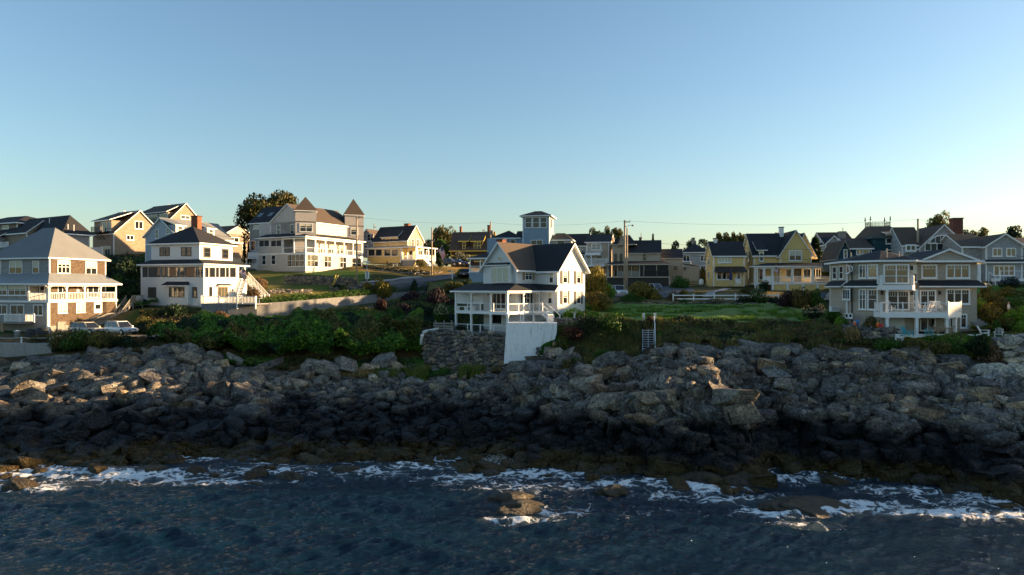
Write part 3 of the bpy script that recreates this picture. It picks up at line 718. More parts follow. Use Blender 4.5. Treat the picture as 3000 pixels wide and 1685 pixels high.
    def window(s, f, u0, u1, z0, z1, cols=1, rows=2, fr=.09, trim='white', pane='glass', shut=None, blind=0.0, sill=True, head=0, name='window', mun=0):
        if u0 > u1: u0, u1 = u1, u0
        mb = MB(); w = fr; dp = .075
        s.fbox(mb, f, u0, u0 + w, z0, z1, 0, dp); s.fbox(mb, f, u1 - w, u1, z0, z1, 0, dp)
        s.fbox(mb, f, u0 + w, u1 - w, z1 - w, z1, 0, dp); s.fbox(mb, f, u0 + w, u1 - w, z0, z0 + w, 0, dp)
        a0, a1, b0, b1 = u0 + w, u1 - w, z0 + w, z1 - w; mw = w * .75
        cu = [a0 + (a1 - a0) * i / cols for i in range(cols + 1)]
        for i in range(1, cols): s.fbox(mb, f, cu[i] - mw / 2, cu[i] + mw / 2, b0, b1, 0, dp - .012)
        cz = [b0 + (b1 - b0) * i / rows for i in range(rows + 1)]
        for c in range(cols):
            l = cu[c] + (mw / 2 if c else 0); r = cu[c + 1] - (mw / 2 if c < cols - 1 else 0)
            for i in range(1, rows): s.fbox(mb, f, l, r, cz[i] - .03, cz[i] + .03, 0, dp - .025)
            if mun:
                for k in range(1, mun + 1):
                    uu = l + (r - l) * k / (mun + 1); s.fbox(mb, f, uu - .015, uu + .015, b1 - (b1 - b0) * .26, b1, 0, dp - .035)
                s.fbox(mb, f, l, r, b1 - (b1 - b0) * .26 - .015, b1 - (b1 - b0) * .26 + .015, 0, dp - .035)
        wo = s.add(name, mb, M[trim])
        for c in range(cols):
            l = cu[c] + (mw / 2 if c else 0); r = cu[c + 1] - (mw / 2 if c < cols - 1 else 0)
            for i in range(rows):
                pz0 = cz[i] + (.03 if i else 0); pz1 = cz[i + 1] - (.03 if i < rows - 1 else 0)
                pm = pane
                s.add('pane', s.fbox(MB(), f, l, r, pz0, pz1, .004, .03), M[pm], wo)
        if blind:
            for c in range(cols):
                l = cu[c] + (mw / 2 if c else 0); r = cu[c + 1] - (mw / 2 if c < cols - 1 else 0)
                zt = b1 - (b1 - b0) * blind
                s.add('blind', s.fbox(MB(), f, l + .02, r - .02, zt, b1, .031, .036), M['blind'], wo)
        if sill: s.add('sill', s.fbox(MB(), f, u0 - .06, u1 + .06, z0 - .07, z0 - .002, 0, .13), M[trim], wo)
        if shut:
            sw_ = min(.42, (u1 - u0) * .45)
            for a, b in ((u0 - sw_ - .02, u0 - .02), (u1 + .02, u1 + sw_ + .02)):
                mb = MB(); s.fbox(mb, f, a, b, z0, z1, 0, .05)
                for k in range(int((z1 - z0) / .12)): s.fbox(mb, f, a + .05, b - .05, z0 + .06 + k * .12, z0 + .12 + k * .12, .051, .065)
                s.add('shutter', mb, M[shut])
        return wo
    def roundwin(s, f, cx, cy, rx, ry, pane='glass2', trim='white', half=False, sect=0):
        u, z = s.hit(f, cx, cy); ru = abs(s.u(f, cx + rx, cy) - u); rz = abs(s.z(f, cx, cy - ry) - z); n = 20
        an = [math.pi * k / n for k in range(n + 1)] if half else [2 * math.pi * k / n for k in range(n)]
        mb = MB(); m2 = len(an)
        P = [s.pt(f, u + ru * math.cos(a) * q, d, z + rz * math.sin(a) * q) for q, d in ((1, 0), (1, .08), (.86, .08), (.86, 0)) for a in an]
        fs = []
        for r_ in range(3):
            for k in range(m2 if not half else m2 - 1): fs.append((r_ * m2 + k, r_ * m2 + (k + 1) % m2, (r_ + 1) * m2 + (k + 1) % m2, (r_ + 1) * m2 + k))
        mb.add(P, fs)
        for k in range(sect):
            uu = u + ru * (-.86 + 1.72 * (k + 1) / (sect + 1)); h = rz * .86 * math.sqrt(max(0, 1 - ((uu - u) / (ru * .86)) ** 2))
            s.fbox(mb, f, uu - .04, uu + .04, z, z + h, .03, .07)
        if half: s.fbox(mb, f, u - ru, u + ru, z - .07, z + .02, 0, .09)
        wo = s.add('window', mb, M[trim])
        mb = MB(); mb.add([s.pt(f, u + ru * .87 * math.cos(a), .03, z + rz * .87 * math.sin(a)) for a in an], [tuple(range(m2))])
        s.add('pane', mb, M[pane], wo)
    def door(s, f, x0, y0, x1, y1, mat='white', lights=True):
        u0, u1, z0, z1 = s.rect(f, x0, y0, x1, y1)
        mb = MB(); s.fbox(mb, f, u0 - .1, u0, z0, z1 + .1, 0, .08); s.fbox(mb, f, u1, u1 + .1, z0, z1 + .1, 0, .08); s.fbox(mb, f, u0, u1, z1, z1 + .1, 0, .08)
        s.fbox(mb, f, u0, u1, z0, z1, 0, .04); d = s.add('door', mb, M[mat])
        if lights: s.add('pane', s.fbox(MB(), f, u0 + .15, u1 - .15, z0 + (z1 - z0) * .4, z1 - .18, .041, .05), M['glass'], d)
        s.add('handle', s.fbox(MB(), f, u1 - .12, u1 - .07, z0 + 1.0, z0 + 1.08, .04, .1), M['black'], d)
    # ---- porch pieces
    def posts(s, f, xs, z0, z1, w=.2, mat='white', back=0.0, name='post', cap=True):
        for cx in xs:
            u = s.u(f, cx, 700); mb = MB(); s.fbox(mb, f, u - w / 2, u + w / 2, z0, z1, -w - back, -back)
            if cap:
                s.fbox(mb, f, u - w * .75, u + w * .75, z1 - .12, z1 - .01, -w * 1.25 - back, w * .25 - back)
                s.fbox(mb, f, u - w * .7, u + w * .7, z0 + .01, z0 + .18, -w * 1.2 - back, w * .2 - back)
            s.add(name, mb, M[mat])
    def rail(s, f, u0, u1, z, h=1.0, style='baluster', mat='white', back=.05, ends=True, name='railing', step=.22):
        if u0 > u1: u0, u1 = u1, u0
        mb = MB(); s.fbox(mb, f, u0, u1, z + h - .07, z + h, -.09 - back, -back)
        if style in ('baluster', 'wide'):
            s.fbox(mb, f, u0, u1, z + .08, z + .14, -.075 - back, -.015 - back)
            n = max(1, int((u1 - u0) / step)); bw = .045 if style == 'baluster' else .07
            for k in range(n):
                c = u0 + (k + .5) * (u1 - u0) / n; s.fbox(mb, f, c - bw / 2, c + bw / 2, z + .14, z + h - .07, -.07 - back, -.02 - back)
        elif style == 'cable':
            for k in range(1, 8): s.fbox(mb, f, u0, u1, z + k * h / 8.4, z + k * h / 8.4 + .005, -.048 - back, -.043 - back)
        elif style == 'panel':
            s.fbox(mb, f, u0, u1, z + .1, z + h - .07, -.06 - back, -.04 - back)
        if ends:
            n = max(1, round((u1 - u0) / 2.4))
            for k in range(n + 1):
                c = u0 + k * (u1 - u0) / n; s.fbox(mb, f, c - .05, c + .05, z, z + h + .06, -.1 - back, .002 - back)
        return s.add(name, mb, M[mat])
    def glass_rail(s, f, u0, u1, z, h=1.0, mat='white', back=.05):
        r = s.rail(f, u0, u1, z, h, 'none', mat, back)
        return r
    def chimney(s, f, x0, y0, x1, y1, dp=.9, mat='brick', cap='darkbrick', down=1.0, pots=0):
        u0, u1, z0, z1 = s.rect(f, x0, y0, x1, y1); mb = MB()
        s.fbox(mb, f, u0, u1, z0 - down, z1, -dp, 0); c = s.add('chimney', mb, M[mat])
        mb = MB(); s.fbox(mb, f, u0 - .08, u1 + .08, z1 + .002, z1 + .14, -dp - .08, .08); s.add('chimney_cap', mb, M[cap], c)
    def box(s, name, x0, x1, y0, y1, z0, z1, mat, parent=None): return s.add(name, MB().box(x0, x1, y0, y1, z0, z1), M[mat], parent)
    def awning(s, f, x0, y0, x1, y1, out, rmat, trim='white', name='awning', over=.1):
        u0, u1, z0, z1 = s.rect(f, x0, y0, x1, y1)
        a = [s.pt(f, u0 - over, out, z0), s.pt(f, u1 + over, out, z0), s.pt(f, u1 - .1, .01, z1), s.pt(f, u0 + .1, .01, z1)]
        b = [a[1], s.pt(f, u1 + over, .01, z0), a[2]]; c = [s.pt(f, u0 - over, .01, z0), a[0], a[3]]
        s.add(name, MB().slab([a, b, c], .1), [M[rmat], M[trim]])
    def vents(s, f, pts_, mat='white'):
        for cx, y0, y1 in pts_:
            u, z = s.hit(f, cx, y1); z1 = s.z(f, cx, y0); o = s.pt(f, u, 0, 0)
            s.add('vent_pipe', MB().tube([(o[0], o[1], z - .3), (o[0], o[1], z1)], .06, 8), M[mat])
# ------------------------------------------------------------------ houses
A = lambda o=0.0: ('A', o)
B = lambda o=0.0: ('B', o)

# --- grey shingled house with the wrap-around porch, far left of the shore
h = House('shingled_house', 'grey shingled hip-roofed house with white wrap-around porch beside two parked cars', C1, 432, 88, 18, 1255)
LB = h.u(B(), 1030, 900); LA = 13.0; d1, d2 = 1.6, 2.0
zf = h.z(B(), 440, 968); ze = h.z(B(), 440, 822); zu0 = h.z(B(-d2), 470, 745); zu = h.z(B(-d2), 470, 600)
h.wall(-LA, 0, 0, LB, .9, zf - .25, 'grey_shingle')
h.box('skirting', -LA + .03, -.03, .03, LB - .03, -1.0, .9, 'greywood')
h.wall(-LA, -d2, d1, LB, zf, zu, 'grey_shingle')
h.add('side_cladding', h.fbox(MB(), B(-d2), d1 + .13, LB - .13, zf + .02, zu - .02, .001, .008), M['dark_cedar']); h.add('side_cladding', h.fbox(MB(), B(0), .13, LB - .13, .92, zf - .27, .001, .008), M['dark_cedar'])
ux = h.u(A(), 240, 880)
h.wall(-LA, ux, 0, d1 - .02, zf, ze - .05, 'grey_shingle', corner=False)
h.box('porch_floor', -LA - .02, .12, -.12, LB + .1, zf - .25, zf, 'white')
h.skirt((-LA - .5, .5, -.5, LB + .5), (-LA, -d2 - .02, d1 + .02, LB - .8), ze + .12, zu0 + .35, 'roof_metal', sides='AB')
h.box('porch_beam', -LA, -.02, .02, .22, ze - .25, ze - .02, 'white'); h.box('porch_beam', -.22, -.02, .23, LB, ze - .25, ze - .02, 'white')
h.hip(-LA, -d2, d1, LB, zu, h.z(A(d1 + (LB - d1) / 2), 437, 325), 'roof_grey', ridge=((-d2 - (LA - d2) * .60, d1 + (LB - d1) / 2), (-d2 - (LB - d1) / 2 - .1, d1 + (LB - d1) / 2)))
h.posts(B(), [436, 592, 750, 890, 1026], zf, ze - .02, .16); h.posts(A(), [250, 415], zf, ze - .02, .14)
us = [h.u(B(), x, 900) for x in (440, 592, 750, 890, 1026)]
for a, b in zip(us, us[1:]): h.rail(B(), a + .1, b - .1, zf, 1.05, ends=False)
h.rail(A(), h.u(A(), 252, 900), h.u(A(), 413, 900), zf, 1.05, ends=False)
for x in us[:-1]:                        # curved brackets under the porch beam
    mb = MB()
    for sg in (-1, 1):
        pts = [h.pt(B(), x + sg * (.1 + .5 * t), -.1, ze - .75 + .55 * (1 - (1 - t) ** 2) ** .5) for t in (0, .3, .6, 1)]
        mb.tube(pts, .035, 4)
    h.add('bracket', mb, M['white'])
for x0, x1 in ((85, 200),): h.win(A(d1), x0, 615, x1, 730, 2, 2, blind=.5)
h.win(A(d1), 290, 615, 347, 728, 1, 2, blind=.55); h.win(A(d1), -70, 618, 12, 730, 2, 2, blind=.5)
h.win(B(-d2), 505, 612, 617, 728, 3, 2, blind=.3); h.win(B(-d2), 752, 622, 853, 737, 2, 2, blind=.45)
h.win(A(), -20, 832, 66, 922, 2, 2, blind=.45); h.win(A(), 76, 832, 236, 922, 3, 2, blind=.4)
h.win(B(-d2), 508, 832, 592, 960, 2, 1); h.win(B(-d2), 770, 832, 870, 940, 2, 1); h.door(A(d1), 295, 830, 340, 960, 'teal_trim'); h.win(A(d1), 352, 835, 400, 930, 1, 2)
h.win(A(), 95, 1003, 214, 1090, 2, 1); h.win(A(), 298, 1003, 382, 1098, 2, 1); h.win(A(), -30, 1003, 66, 1090, 2, 1)
h.win(B(), 508, 988, 592, 1078, 2, 1, blind=.9); h.win(B(), 670, 985, 750, 1072, 2, 1, blind=.9); h.door(B(), 832, 990, 893, 1075, 'white')
h.door(B(.04), 512, 1160, 574, 1250, 'greywood', False)
h.add('porch_post', h.fbox(MB(), B(), -.2, .02, .0, zf - .26, -.22, .06), M['white'])
zb = h.z(A(-1.5), 200, 1158)
h.add('balcony_floor', h.fbox(MB(), A(), h.u(A(), -40, 1150), h.u(A(), 300, 1150), zb - .22, zb, 0, 1.5), M['greywood'])
h.rail(A(-1.5), h.u(A(-1.5), 35, 1120), h.u(A(-1.5), 295, 1120), zb, 1.05, 'wide')
h.add('balcony_post', h.fbox(MB(), A(-1.4), h.u(A(-1.4), 12, 1200), h.u(A(-1.4), 30, 1200), -.6, zb - .22, -.1, .1), M['tanwood'])
# wooden stairs behind the cars
mb = MB(); zl = h.z(B(1.2), 1130, 985); y1 = LB + 1.6; y2 = LB + 3.4
mb.box(-.2, 1.3, y1, y2, zl - .15, zl); zm = h.z(B(1.2), 1030, 1140)
mb.box(-.2, 1.3, LB - 2.6, LB - .6, zm - .12, zm)
for (ya, za, yb, zb2) in ((y1, zl, LB - .6, zm), (LB - 2.6, zm, LB - 5.0, .4)):
    n = 9
    for k in range(n):
        t = (k + .5) / n; mb.box(.1, 1.25, ya + (yb - ya) * t - .14, ya + (yb - ya) * t + .14, za + (zb2 - za) * t - .04, za + (zb2 - za) * t)
    for x in (.08, 1.28):
        mb.bar((x, ya, za + .0), (x, yb, zb2), .06, .25); mb.bar((x, ya, za + 1.0), (x, yb, zb2 + 1.0), .07, .1)
        for k in range(14):
            t = (k + .5) / 14; p = (x, ya + (yb - ya) * t, za + (zb2 - za) * t); mb.bar(p, (p[0], p[1], p[2] + 1.0), .05)
for (ya, yb, z) in ((y1, y2, zl), (LB - 2.6, LB - .6, zm)):
    for k in range(12):
        y = ya + (yb - ya) * (k + .5) / 12; mb.bar((1.28, y, z), (1.28, y, z + 1.0), .05)
    mb.bar((1.28, ya, z + 1.0), (1.28, yb, z + 1.0), .07, .1)
    for x in (-.1, 1.2): 
        for y in (ya + .08, yb - .08): mb.bar((x, y, -1), (x, y, z), .12)
h.add('outside_stairs', mb, M['greywood'])
HGREY = h; HGREY_zf = zf

# --- white hip-roofed house with glazed upper porch
h = House('white_house', 'white two-tier hip-roofed house with glazed porch above a concrete wall', C2, 712, 100, 18, 1105)
LA = -h.u(A(), 108, 900); LB = h.u(B(), 1118, 780); ze = h.z(B(), 720, 712); zs = h.z(B(), 720, 835)
x1, x0, y0 = -1.66, -LA + 1.0, 1.0; y1 = h.u(B(x1), 990, 600); zu0 = h.z(B(x1), 690, 665); zu = h.z(B(x1), 690, 512)
h.wall(-LA, 0, 0, LB - 1.6, 0, ze, 'wsiding'); h.wall(-LA + .1, -1.2, LB - 1.62, LB + .5, 0, zs, 'wsiding', corner=False)
h.wall(-LA + .2, -1.7, LB - 1.62, LB - .2, zs, ze - .02, 'wsiding', corner=False)
h.box('skirting', -LA + .04, -.04, .04, LB, -2.2, 0, 'greywood')
h.box('deck_floor', -1.2, 0, LB - 1.59, LB + .02, zs - .2, zs, 'white'); h.box('stair_wall', -.3, 0, LB - 1.59, LB + .3, 0, zs - .2, 'wsiding')
h.posts(B(), [1024, 1112], zs, ze, .16)
h.wall(x0, x1, y0, y1, ze, zu, 'wsiding')
h.skirt((-LA - .45, .45, -.45, LB + .45), (x0, x1 + .0, y0, y1), ze + .2, zu0 + .12, 'roof_dark')
h.hip(x0, x1, y0, y1, zu, h.z(A((y0 + y1) / 2), 612, 335), 'roof_dark', .5, apex=((x0 + x1) / 2, (y0 + y1) / 2))
h.chimney(A((y0 + y1) / 2 + .3), 592, 245, 653, 345, .9, 'brick', 'darkbrick', 1.2)
for a, b in ((128, 173), (184, 297), (307, 351), (359, 473), (482, 525), (533, 648), (658, 702)): h.win(A(), a, 732, b, 828, 1, 1, .08, 'black' if b - a < 60 else 'darkwood', 'glass2', sill=False)
for a, b in ((727, 757), (768, 820), (831, 857), (869, 917), (927, 953), (966, 1018)): h.win(B(), a, 736, b, 830, 1, 1, .08, 'darkwood', 'glass', sill=False)
h.box('window_band', -LA - .03, .03, -.03, LB - 1.7, zs - .12, zs - .04, 'white')
for a, b in ((290, 334), (342, 386), (498, 543), (550, 594)): h.win(A(y0), a, 541, b, 626, 1, 2, .07, 'darkwood', 'glass2', sill=False)
for a, b, t_, c in ((710, 778, 541, 641), (887, 951, 556, 654)): h.win(B(x1), a, t_, b, c, 1, 2, .2, 'darkwood', 'glass', sill=False)
h.win(A(), 179, 926, 256, 1022, 2, 1, .06, 'darkwood', 'glass2'); h.win(A(), 606, 925, 648, 1022, 1, 1, .08, 'darkwood', 'glass2')
ua, ub = h.u(A(-.6), 362, 1000), h.u(A(-.6), 562, 1000); zt = h.z(A(-.6), 460, 910)
h.box('bay', ua, ub, -.6, -.001, .12, zt, 'wsiding'); h.win(A(-.6), 381, 926, 526, 1022, 3, 1, .08, 'darkwood', 'glass2', sill=False)
h.awning(A(), 350, 872, 575, 908, .95, 'roof_dark', name='bay_roof')
h.win(B(), 766, 922, 792, 1012, 1, 1, .06, 'darkwood', 'glass'); h.win(B(), 849, 924, 943, 1030, 3, 1, .07, 'tanwood', 'glass2', name='sliding_door'); h.door(B(), 972, 934, 996, 1015, 'white')
h.awning(B(), 838, 893, 968, 912, .5, 'roof_dark'); h.win(A(), 186, 745, 190, 746, 1, 1) if False else None
# terrace to the right, held by the concrete wall
zd = h.z(A(-.4), 900, 1083); ud = h.u(A(-.4), 1214, 1050)
h.box('terrace_floor', .02, ud, -.35, LB + 1, zd - .12, zd, 'concrete')
h.rail(A(-.4), h.u(A(-.4), 690, 1050), ud, zd, 1.05, 'wide', step=.24)
for x in (688, 862, 1038, 1214):
    u = h.u(A(-.4), x, 1080); h.add('railing_post', h.fbox(MB(), A(-.4), u - .09, u + .09, zd - .75, zd + 1.1, .0, .14), M['white'])
mb = MB(); xs0, zs0 = .3, zs; xe, zend = h.u(A(LB), 1335, 1000), zd + .1     # white stairs down to the lawn
for k in range(10):
    t = (k + .5) / 10; xx = xs0 + (xe - xs0) * t; zz = zs0 + (zend - zs0) * t; mb.box(xx - .2, xx + .2, LB - .9, LB + .2, zz - .05, zz)
for y in (LB - .9, LB + .2):
    mb.bar((xs0, y, zs0), (xe, y, zend), .06, .26); mb.bar((xs0, y, zs0 + 1), (xe, y, zend + 1), .08, .1)
    for k in range(15):
        t = (k + .5) / 15; p = (xs0 + (xe - xs0) * t, y, zs0 + (zend - zs0) * t); mb.bar(p, (p[0], p[1], p[2] + 1), .05)
    mb.bar((xe, y, zend - 1.2), (xe, y, zend + 1.1), .14)
h.add('outside_stairs', mb, M['white'])
HWHITE = h; HWHITE_d = (zd, ud, LB, zs)

# --- house with twin pointed turrets
h = House('turret_house', 'pale grey clapboard house with two pointed turrets and long porch on the hill', C3, 778, 130, 26, 920)
LA = -h.u(A(), 272, 800); LB = h.u(B(), 1383, 800); zf = h.z(A(), 778, 722); ze = h.z(A(), 778, 562)
h.wall(-LA, 0, 0, LB, 0, zf - .25, 'grey_siding'); h.box('foundation', -LA + .1, -.1, .1, LB - .1, -2.4, 0, 'concrete')
h.box('porch_floor', -LA - .05, .08, -.08, LB + .08, zf - .25, zf, 'white')
uw = h.u(A(), 531, 650); w_in = 2.6
h.wall(-LA, uw, 0, 2.5, zf, ze, 'grey_siding', corner=False)
ux0 = -LA - 2.2
h.wall(ux0, -w_in, w_in, LB + 1.0, zf, h.z(A(w_in), 540, 402), 'grey_siding')
zu = h.z(A(w_in), 540, 402)
h.skirt((-LA - .4, .5, -.5, LB + .5), (-LA - .2, -w_in, w_in, LB), ze + .25, ze + 1.15, 'roof_dark', sides='AB')
h.box('porch_beam', -LA + .02, -.03, .03, .25, ze - .25, ze, 'white'); h.box('porch_beam', -.25, -.03, .26, LB, ze - .25, ze, 'white')
h.posts(A(), [538, 652, 774], zf, ze - .25, .22); h.posts(B(), [884, 991, 1092, 1189, 1285, 1378], zf, ze - .25, .22)
h.rail(A(), uw, -.15, zf, 1.0, 'cable'); h.rail(B(), .15, LB, zf, 1.0, 'cable')
uL = h.u(A(w_in), 408, 420); ug = 2 * h.u(A(w_in), 588, 300) - uL
h.gable(uL, ug, w_in, LB, zf + 2, zu, h.z(A(w_in), 588, 215), 'y', 'grey_siding', 'roof_brown', .3, .25)
uW = h.u(A(w_in + .4), 187, 420)
h.wall(uW, uL + .5, w_in + .4, w_in + 8, -2.2, h.z(A(w_in + .4), 300, 408), 'grey_siding')
h.gable(uW, uL + 2.0, w_in + .4, w_in + 8.4, zf + 2, h.z(A(w_in + .4), 300, 408), h.z(A(w_in + 4.4), 440, 250), 'x', 'grey_siding', 'roof_dark', .3, .25, name='wing_wall')
for (cx, cxl, cxr, yt, ya, yb, D0) in ((766, 681, 854, 284, 132, 545, 0.0), (1048, 968, 1137, 322, 170, 560, LB - 2.6)):
    c = (-w_in - .2, w_in + .4 + D0)     # turret centre; square, turned 45 degrees to the house
    hw = 1.95; q = hw * math.sqrt(2)
    f0 = ((c[0], c[1] - q), (c[0] + q, c[1])); 
    zt = h.z(f0, cx, yt); za = h.z(A(c[1]), cx, ya)
    P4 = [(c[0], c[1] - q), (c[0] + q, c[1]), (c[0], c[1] + q), (c[0] - q, c[1])]
    h.add('turret', MB().prism(P4, zf + .2, zt), M['grey_siding'])
    qq = q + .35; E = [(c[0], c[1] - qq, zt + .12), (c[0] + qq, c[1], zt + .12), (c[0], c[1] + qq, zt + .12), (c[0] - qq, c[1], zt + .12)]
    ap = (c[0], c[1], za); h.add('turret_roof', MB().slab([[E[i], E[(i + 1) % 4], ap] for i in range(4)], .16), [M['roof_brown'], M['white']])
    zb_ = h.z(f0, cx, yt + 112); qb = q + .06
    h.add('turret_band', MB().prism([(c[0], c[1] - qb), (c[0] + qb, c[1]), (c[0], c[1] + qb), (c[0] - qb, c[1])], zb_ - .1, zb_ + .05), M['darkwood'])
    Lf = math.dist(*f0); h.window(f0, Lf * (.2 if not D0 else .3), Lf * (.82 if not D0 else .7), zb_ - 2.0, zb_ - .3, 2 if not D0 else 1, 2, .12, blind=.3)
h.win(A(w_in), 473, 430, 513, 530, 1, 2); h.win(A(w_in), 617, 422, 661, 524, 1, 1)
h.win(B(-w_in), 900, 440, 928, 535, 1, 2, blind=.4); h.win(B(-w_in), 980, 452, 1006, 545, 1, 2, blind=.4)
h.win(A(w_in + .4), 229, 434, 286, 476, 1, 1, pane='glass2'); h.win(A(w_in + .4), 338, 430, 394, 470, 1, 1, pane='glass2'); h.win(A(w_in + .4), 202, 592, 250, 702, 1, 2)
h.win(A(), 285, 592, 397, 664, 2, 1, sill=False, pane='screen'); h.win(A(), 411, 592, 527, 664, 2, 1, sill=False, pane='screen')
h.win(A(w_in), 550, 600, 640, 715, 2, 1); h.win(A(w_in), 665, 600, 765, 715, 2, 1); h.win(B(-w_in), 800, 600, 850, 715, 1, 1)
for a in (930, 1020, 1120): h.win(B(-w_in), a, 610, a + 55, 735, 2, 1, blind=.6)
h.win(A(), 318, 752, 361, 854, 1, 2); h.win(A(), 418, 750, 464, 852, 1, 2); h.win(A(), 583, 744, 768, 874, 4, 2)
h.win(B(), 790, 744, 912, 875, 3, 2); h.win(B(), 972, 757, 1052, 882, 2, 2); h.win(B(), 1138, 768, 1210, 888, 2, 2); h.win(B(), 1266, 780, 1368, 894, 2, 2)
for (cx, cy) in ((300, 350), (408, 345)):    # skylights
    t = .55; f = A(w_in + 2.2); u, z = h.hit(f, cx, cy); k = (h.z(A(w_in + 4.4), 440, 250) - h.z(A(w_in + .4), 300, 408)) / 4.0
    yb = w_in + 2.2; zz = h.z(A(w_in + .4), 300, 408) + (yb - w_in - .4) * k + .29
    h.add('skylight', MB().add([(u - .6, yb - .5, zz - .5 * k), (u + .6, yb - .5, zz - .5 * k), (u + .6, yb + .5, zz + .5 * k), (u - .6, yb + .5, zz + .5 * k)], [(0, 1, 2, 3)]), M['glass2'])
h.box('side_deck', -LA - 3.8, -LA - .05, 1.0, 4.5, zf - .9, zf - .6, 'white'); h.rail(A(1.0), -LA - 3.8, -LA - .1, zf - .6, 1.0, 'panel')
h.posts(A(1.0), [150, 262], -1.5, zf - .9, .2)
h.rail(A(-1.0), h.u(A(-1), 70, 850), h.u(A(-1), 248, 850), h.z(A(-1), 160, 895), 1.0, 'wide')
HTUR = h

# --- yellow cottage on the hill beside the road
h = House('yellow_cottage', 'yellow cottage with lit gable, white porch and dry lawn on the hill', C4, 620, 150, 30, 690)
LA = -h.u(A(), 215, 450); LB = h.u(B(), 800, 450); ze = h.z(A(), 620, 412); zr = h.z(B(), 720, 255)
h.gable(-LA, 0, 0, LB, 0, ze, zr, 'x', 'yellow_siding', 'roof_dark', .4, .3)
pd = 2.4; px0 = h.u(A(-pd), 147, 560); px1 = h.u(A(-pd), 715, 560); zp = h.z(A(-pd), 500, 512); zf = h.z(A(-pd), 600, 642)
uo = h.u(A(-pd), 540, 560)
h.wall(px0, uo, -pd, -.01, 0, zp, 'yellow_siding')
yr = h.u(B(px1), 950, 560)
h.box('porch_floor', uo, px1, -pd, yr, zf - .25, zf, 'white'); h.box('porch_base', uo, px1 - .1, -pd + .1, yr - .1, -1.0, zf - .25, 'concrete')
h.skirt((px0 - .2, px1 + .35, -pd - .35, yr + .3), (px0, .0, .0, LB), zp + .2, zp + .75, 'roof_metal', sides='AB')
h.posts(A(-pd), [548, 712], zf, zp, .22); h.posts(B(px1), [735, 808, 866, 945], zf, zp, .22)
h.rail(A(-pd), uo, px1, zf, .95, 'wide'); h.rail(B(px1), -pd, yr, zf, .95, 'wide')
for a, b in ((157, 237), (244, 321), (344, 421), (432, 512)): h.win(A(-pd), a, 524, b, 606, 1, 1)
h.win(B(), 664, 402, 694, 492, 1, 2, shut='black'); h.win(B(), 723, 407, 752, 497, 1, 2, shut='black')
zd0, zd1 = ze - .0, h.z(A(.3), 420, 388)
ua, ub = h.u(A(.3), 316, 430), h.u(A(.3), 512, 430)
h.add('dormer', MB().slab([[(ua - .2, -.2, zd1 + .15), (ub + .2, -.2, zd1 + .15), (ub + .2, LB / 2, zr - .1), (ua - .2, LB / 2, zr - .1)]], .15), [M['roof_dark'], M['white']])
h.box('dormer_wall', ua, ub, .05, LB / 2, ze - .9, zd1, 'yellow_siding')
for a, b in ((324, 362), (409, 439), (474, 509)): h.win(A(.05), a, 398, b, 486, 1, 2)
h.win(A(), 560, 530, 600, 640, 1, 2); h.door(A(), 640, 535, 680, 640); h.chimney(A(LB / 2), 578, 228, 630, 250, .8, 'brick')
h.win(B(), 745, 535, 790, 600, 2, 1); h.win(B(), 835, 540, 870, 600, 1, 1)
mb = MB()
for k in range(6): mb.box(px1 + .1 + k * .28, px1 + .38 + k * .28, .2, 1.8, -1.0, zf - .15 - k * .18)
h.add('porch_steps', mb, M['white'])

# --- small grey gable beyond it
h = House('grey_cottage', 'small grey shingled cottage gable peeping behind the turreted house', C4, 225, 168, 20, 520)
LA = -h.u(A(), 55, 430); h.gable(-LA, 0, 0, 9, -2, h.z(A(), 225, 400), h.z(A(), 172, 292), 'y', 'grey_shingle', 'roof_brown'); h.win(A(), 142, 345, 220, 428, 2, 2)
h.win(A(), 105, 482, 150, 510, 1, 1)

# --- dark brown house with yellow trim
h = House('brown_house', 'dark brown shingled house with yellow window trim and dormers', C5, 612, 166, 8, 540)
LA = -h.u(A(), 280, 470); ze = h.z(A(), 400, 418); D2 = 7.0; zr = h.z(A(D2 / 2), 450, 285)
h.gable(-LA, 0, 0, D2, -1, ze, zr, 'x', 'dark_shingle', 'roof_brown', .5, .4, trim='yellow_trim')
for a, b, c in ((356, 420, 1), (455, 540, 2)):
    ua, ub = h.u(A(.2), a, 390), h.u(A(.2), b, 390); zt = h.z(A(.2), a, 352)
    h.box('dormer', ua, ub, -.05, D2 / 2, ze - 1.0, zt, 'dark_shingle')
    h.add('dormer_roof', MB().slab([[(ua - .4, -.5, zt), (ub + .4, -.5, zt), (ub + .4, D2 / 2, zr - .15), (ua - .4, D2 / 2, zr - .15)]], .22), [M['roof_brown'], M['yellow_trim']])
    w = 26 if c == 1 else 60; m = (a + b) / 2; h.win(A(-.05), m - w / 2, 362, m + w / 2, 418, c, 2, .12, 'yellow_trim')
h.add('trim_band', h.fbox(MB(), A(), -LA, 0, h.z(A(), 400, 476), h.z(A(), 400, 466), 0, .1), M['yellow_trim'])
h.win(A(), 330, 470, 420, 520, 3, 2, .12, 'yellow_trim'); h.win(A(), 470, 470, 560, 520, 3, 2, .12, 'yellow_trim')
h.chimney(A(D2 / 2), 352, 238, 367, 290, .8); h.chimney(A(D2 / 2), 578, 226, 598, 290, .9)

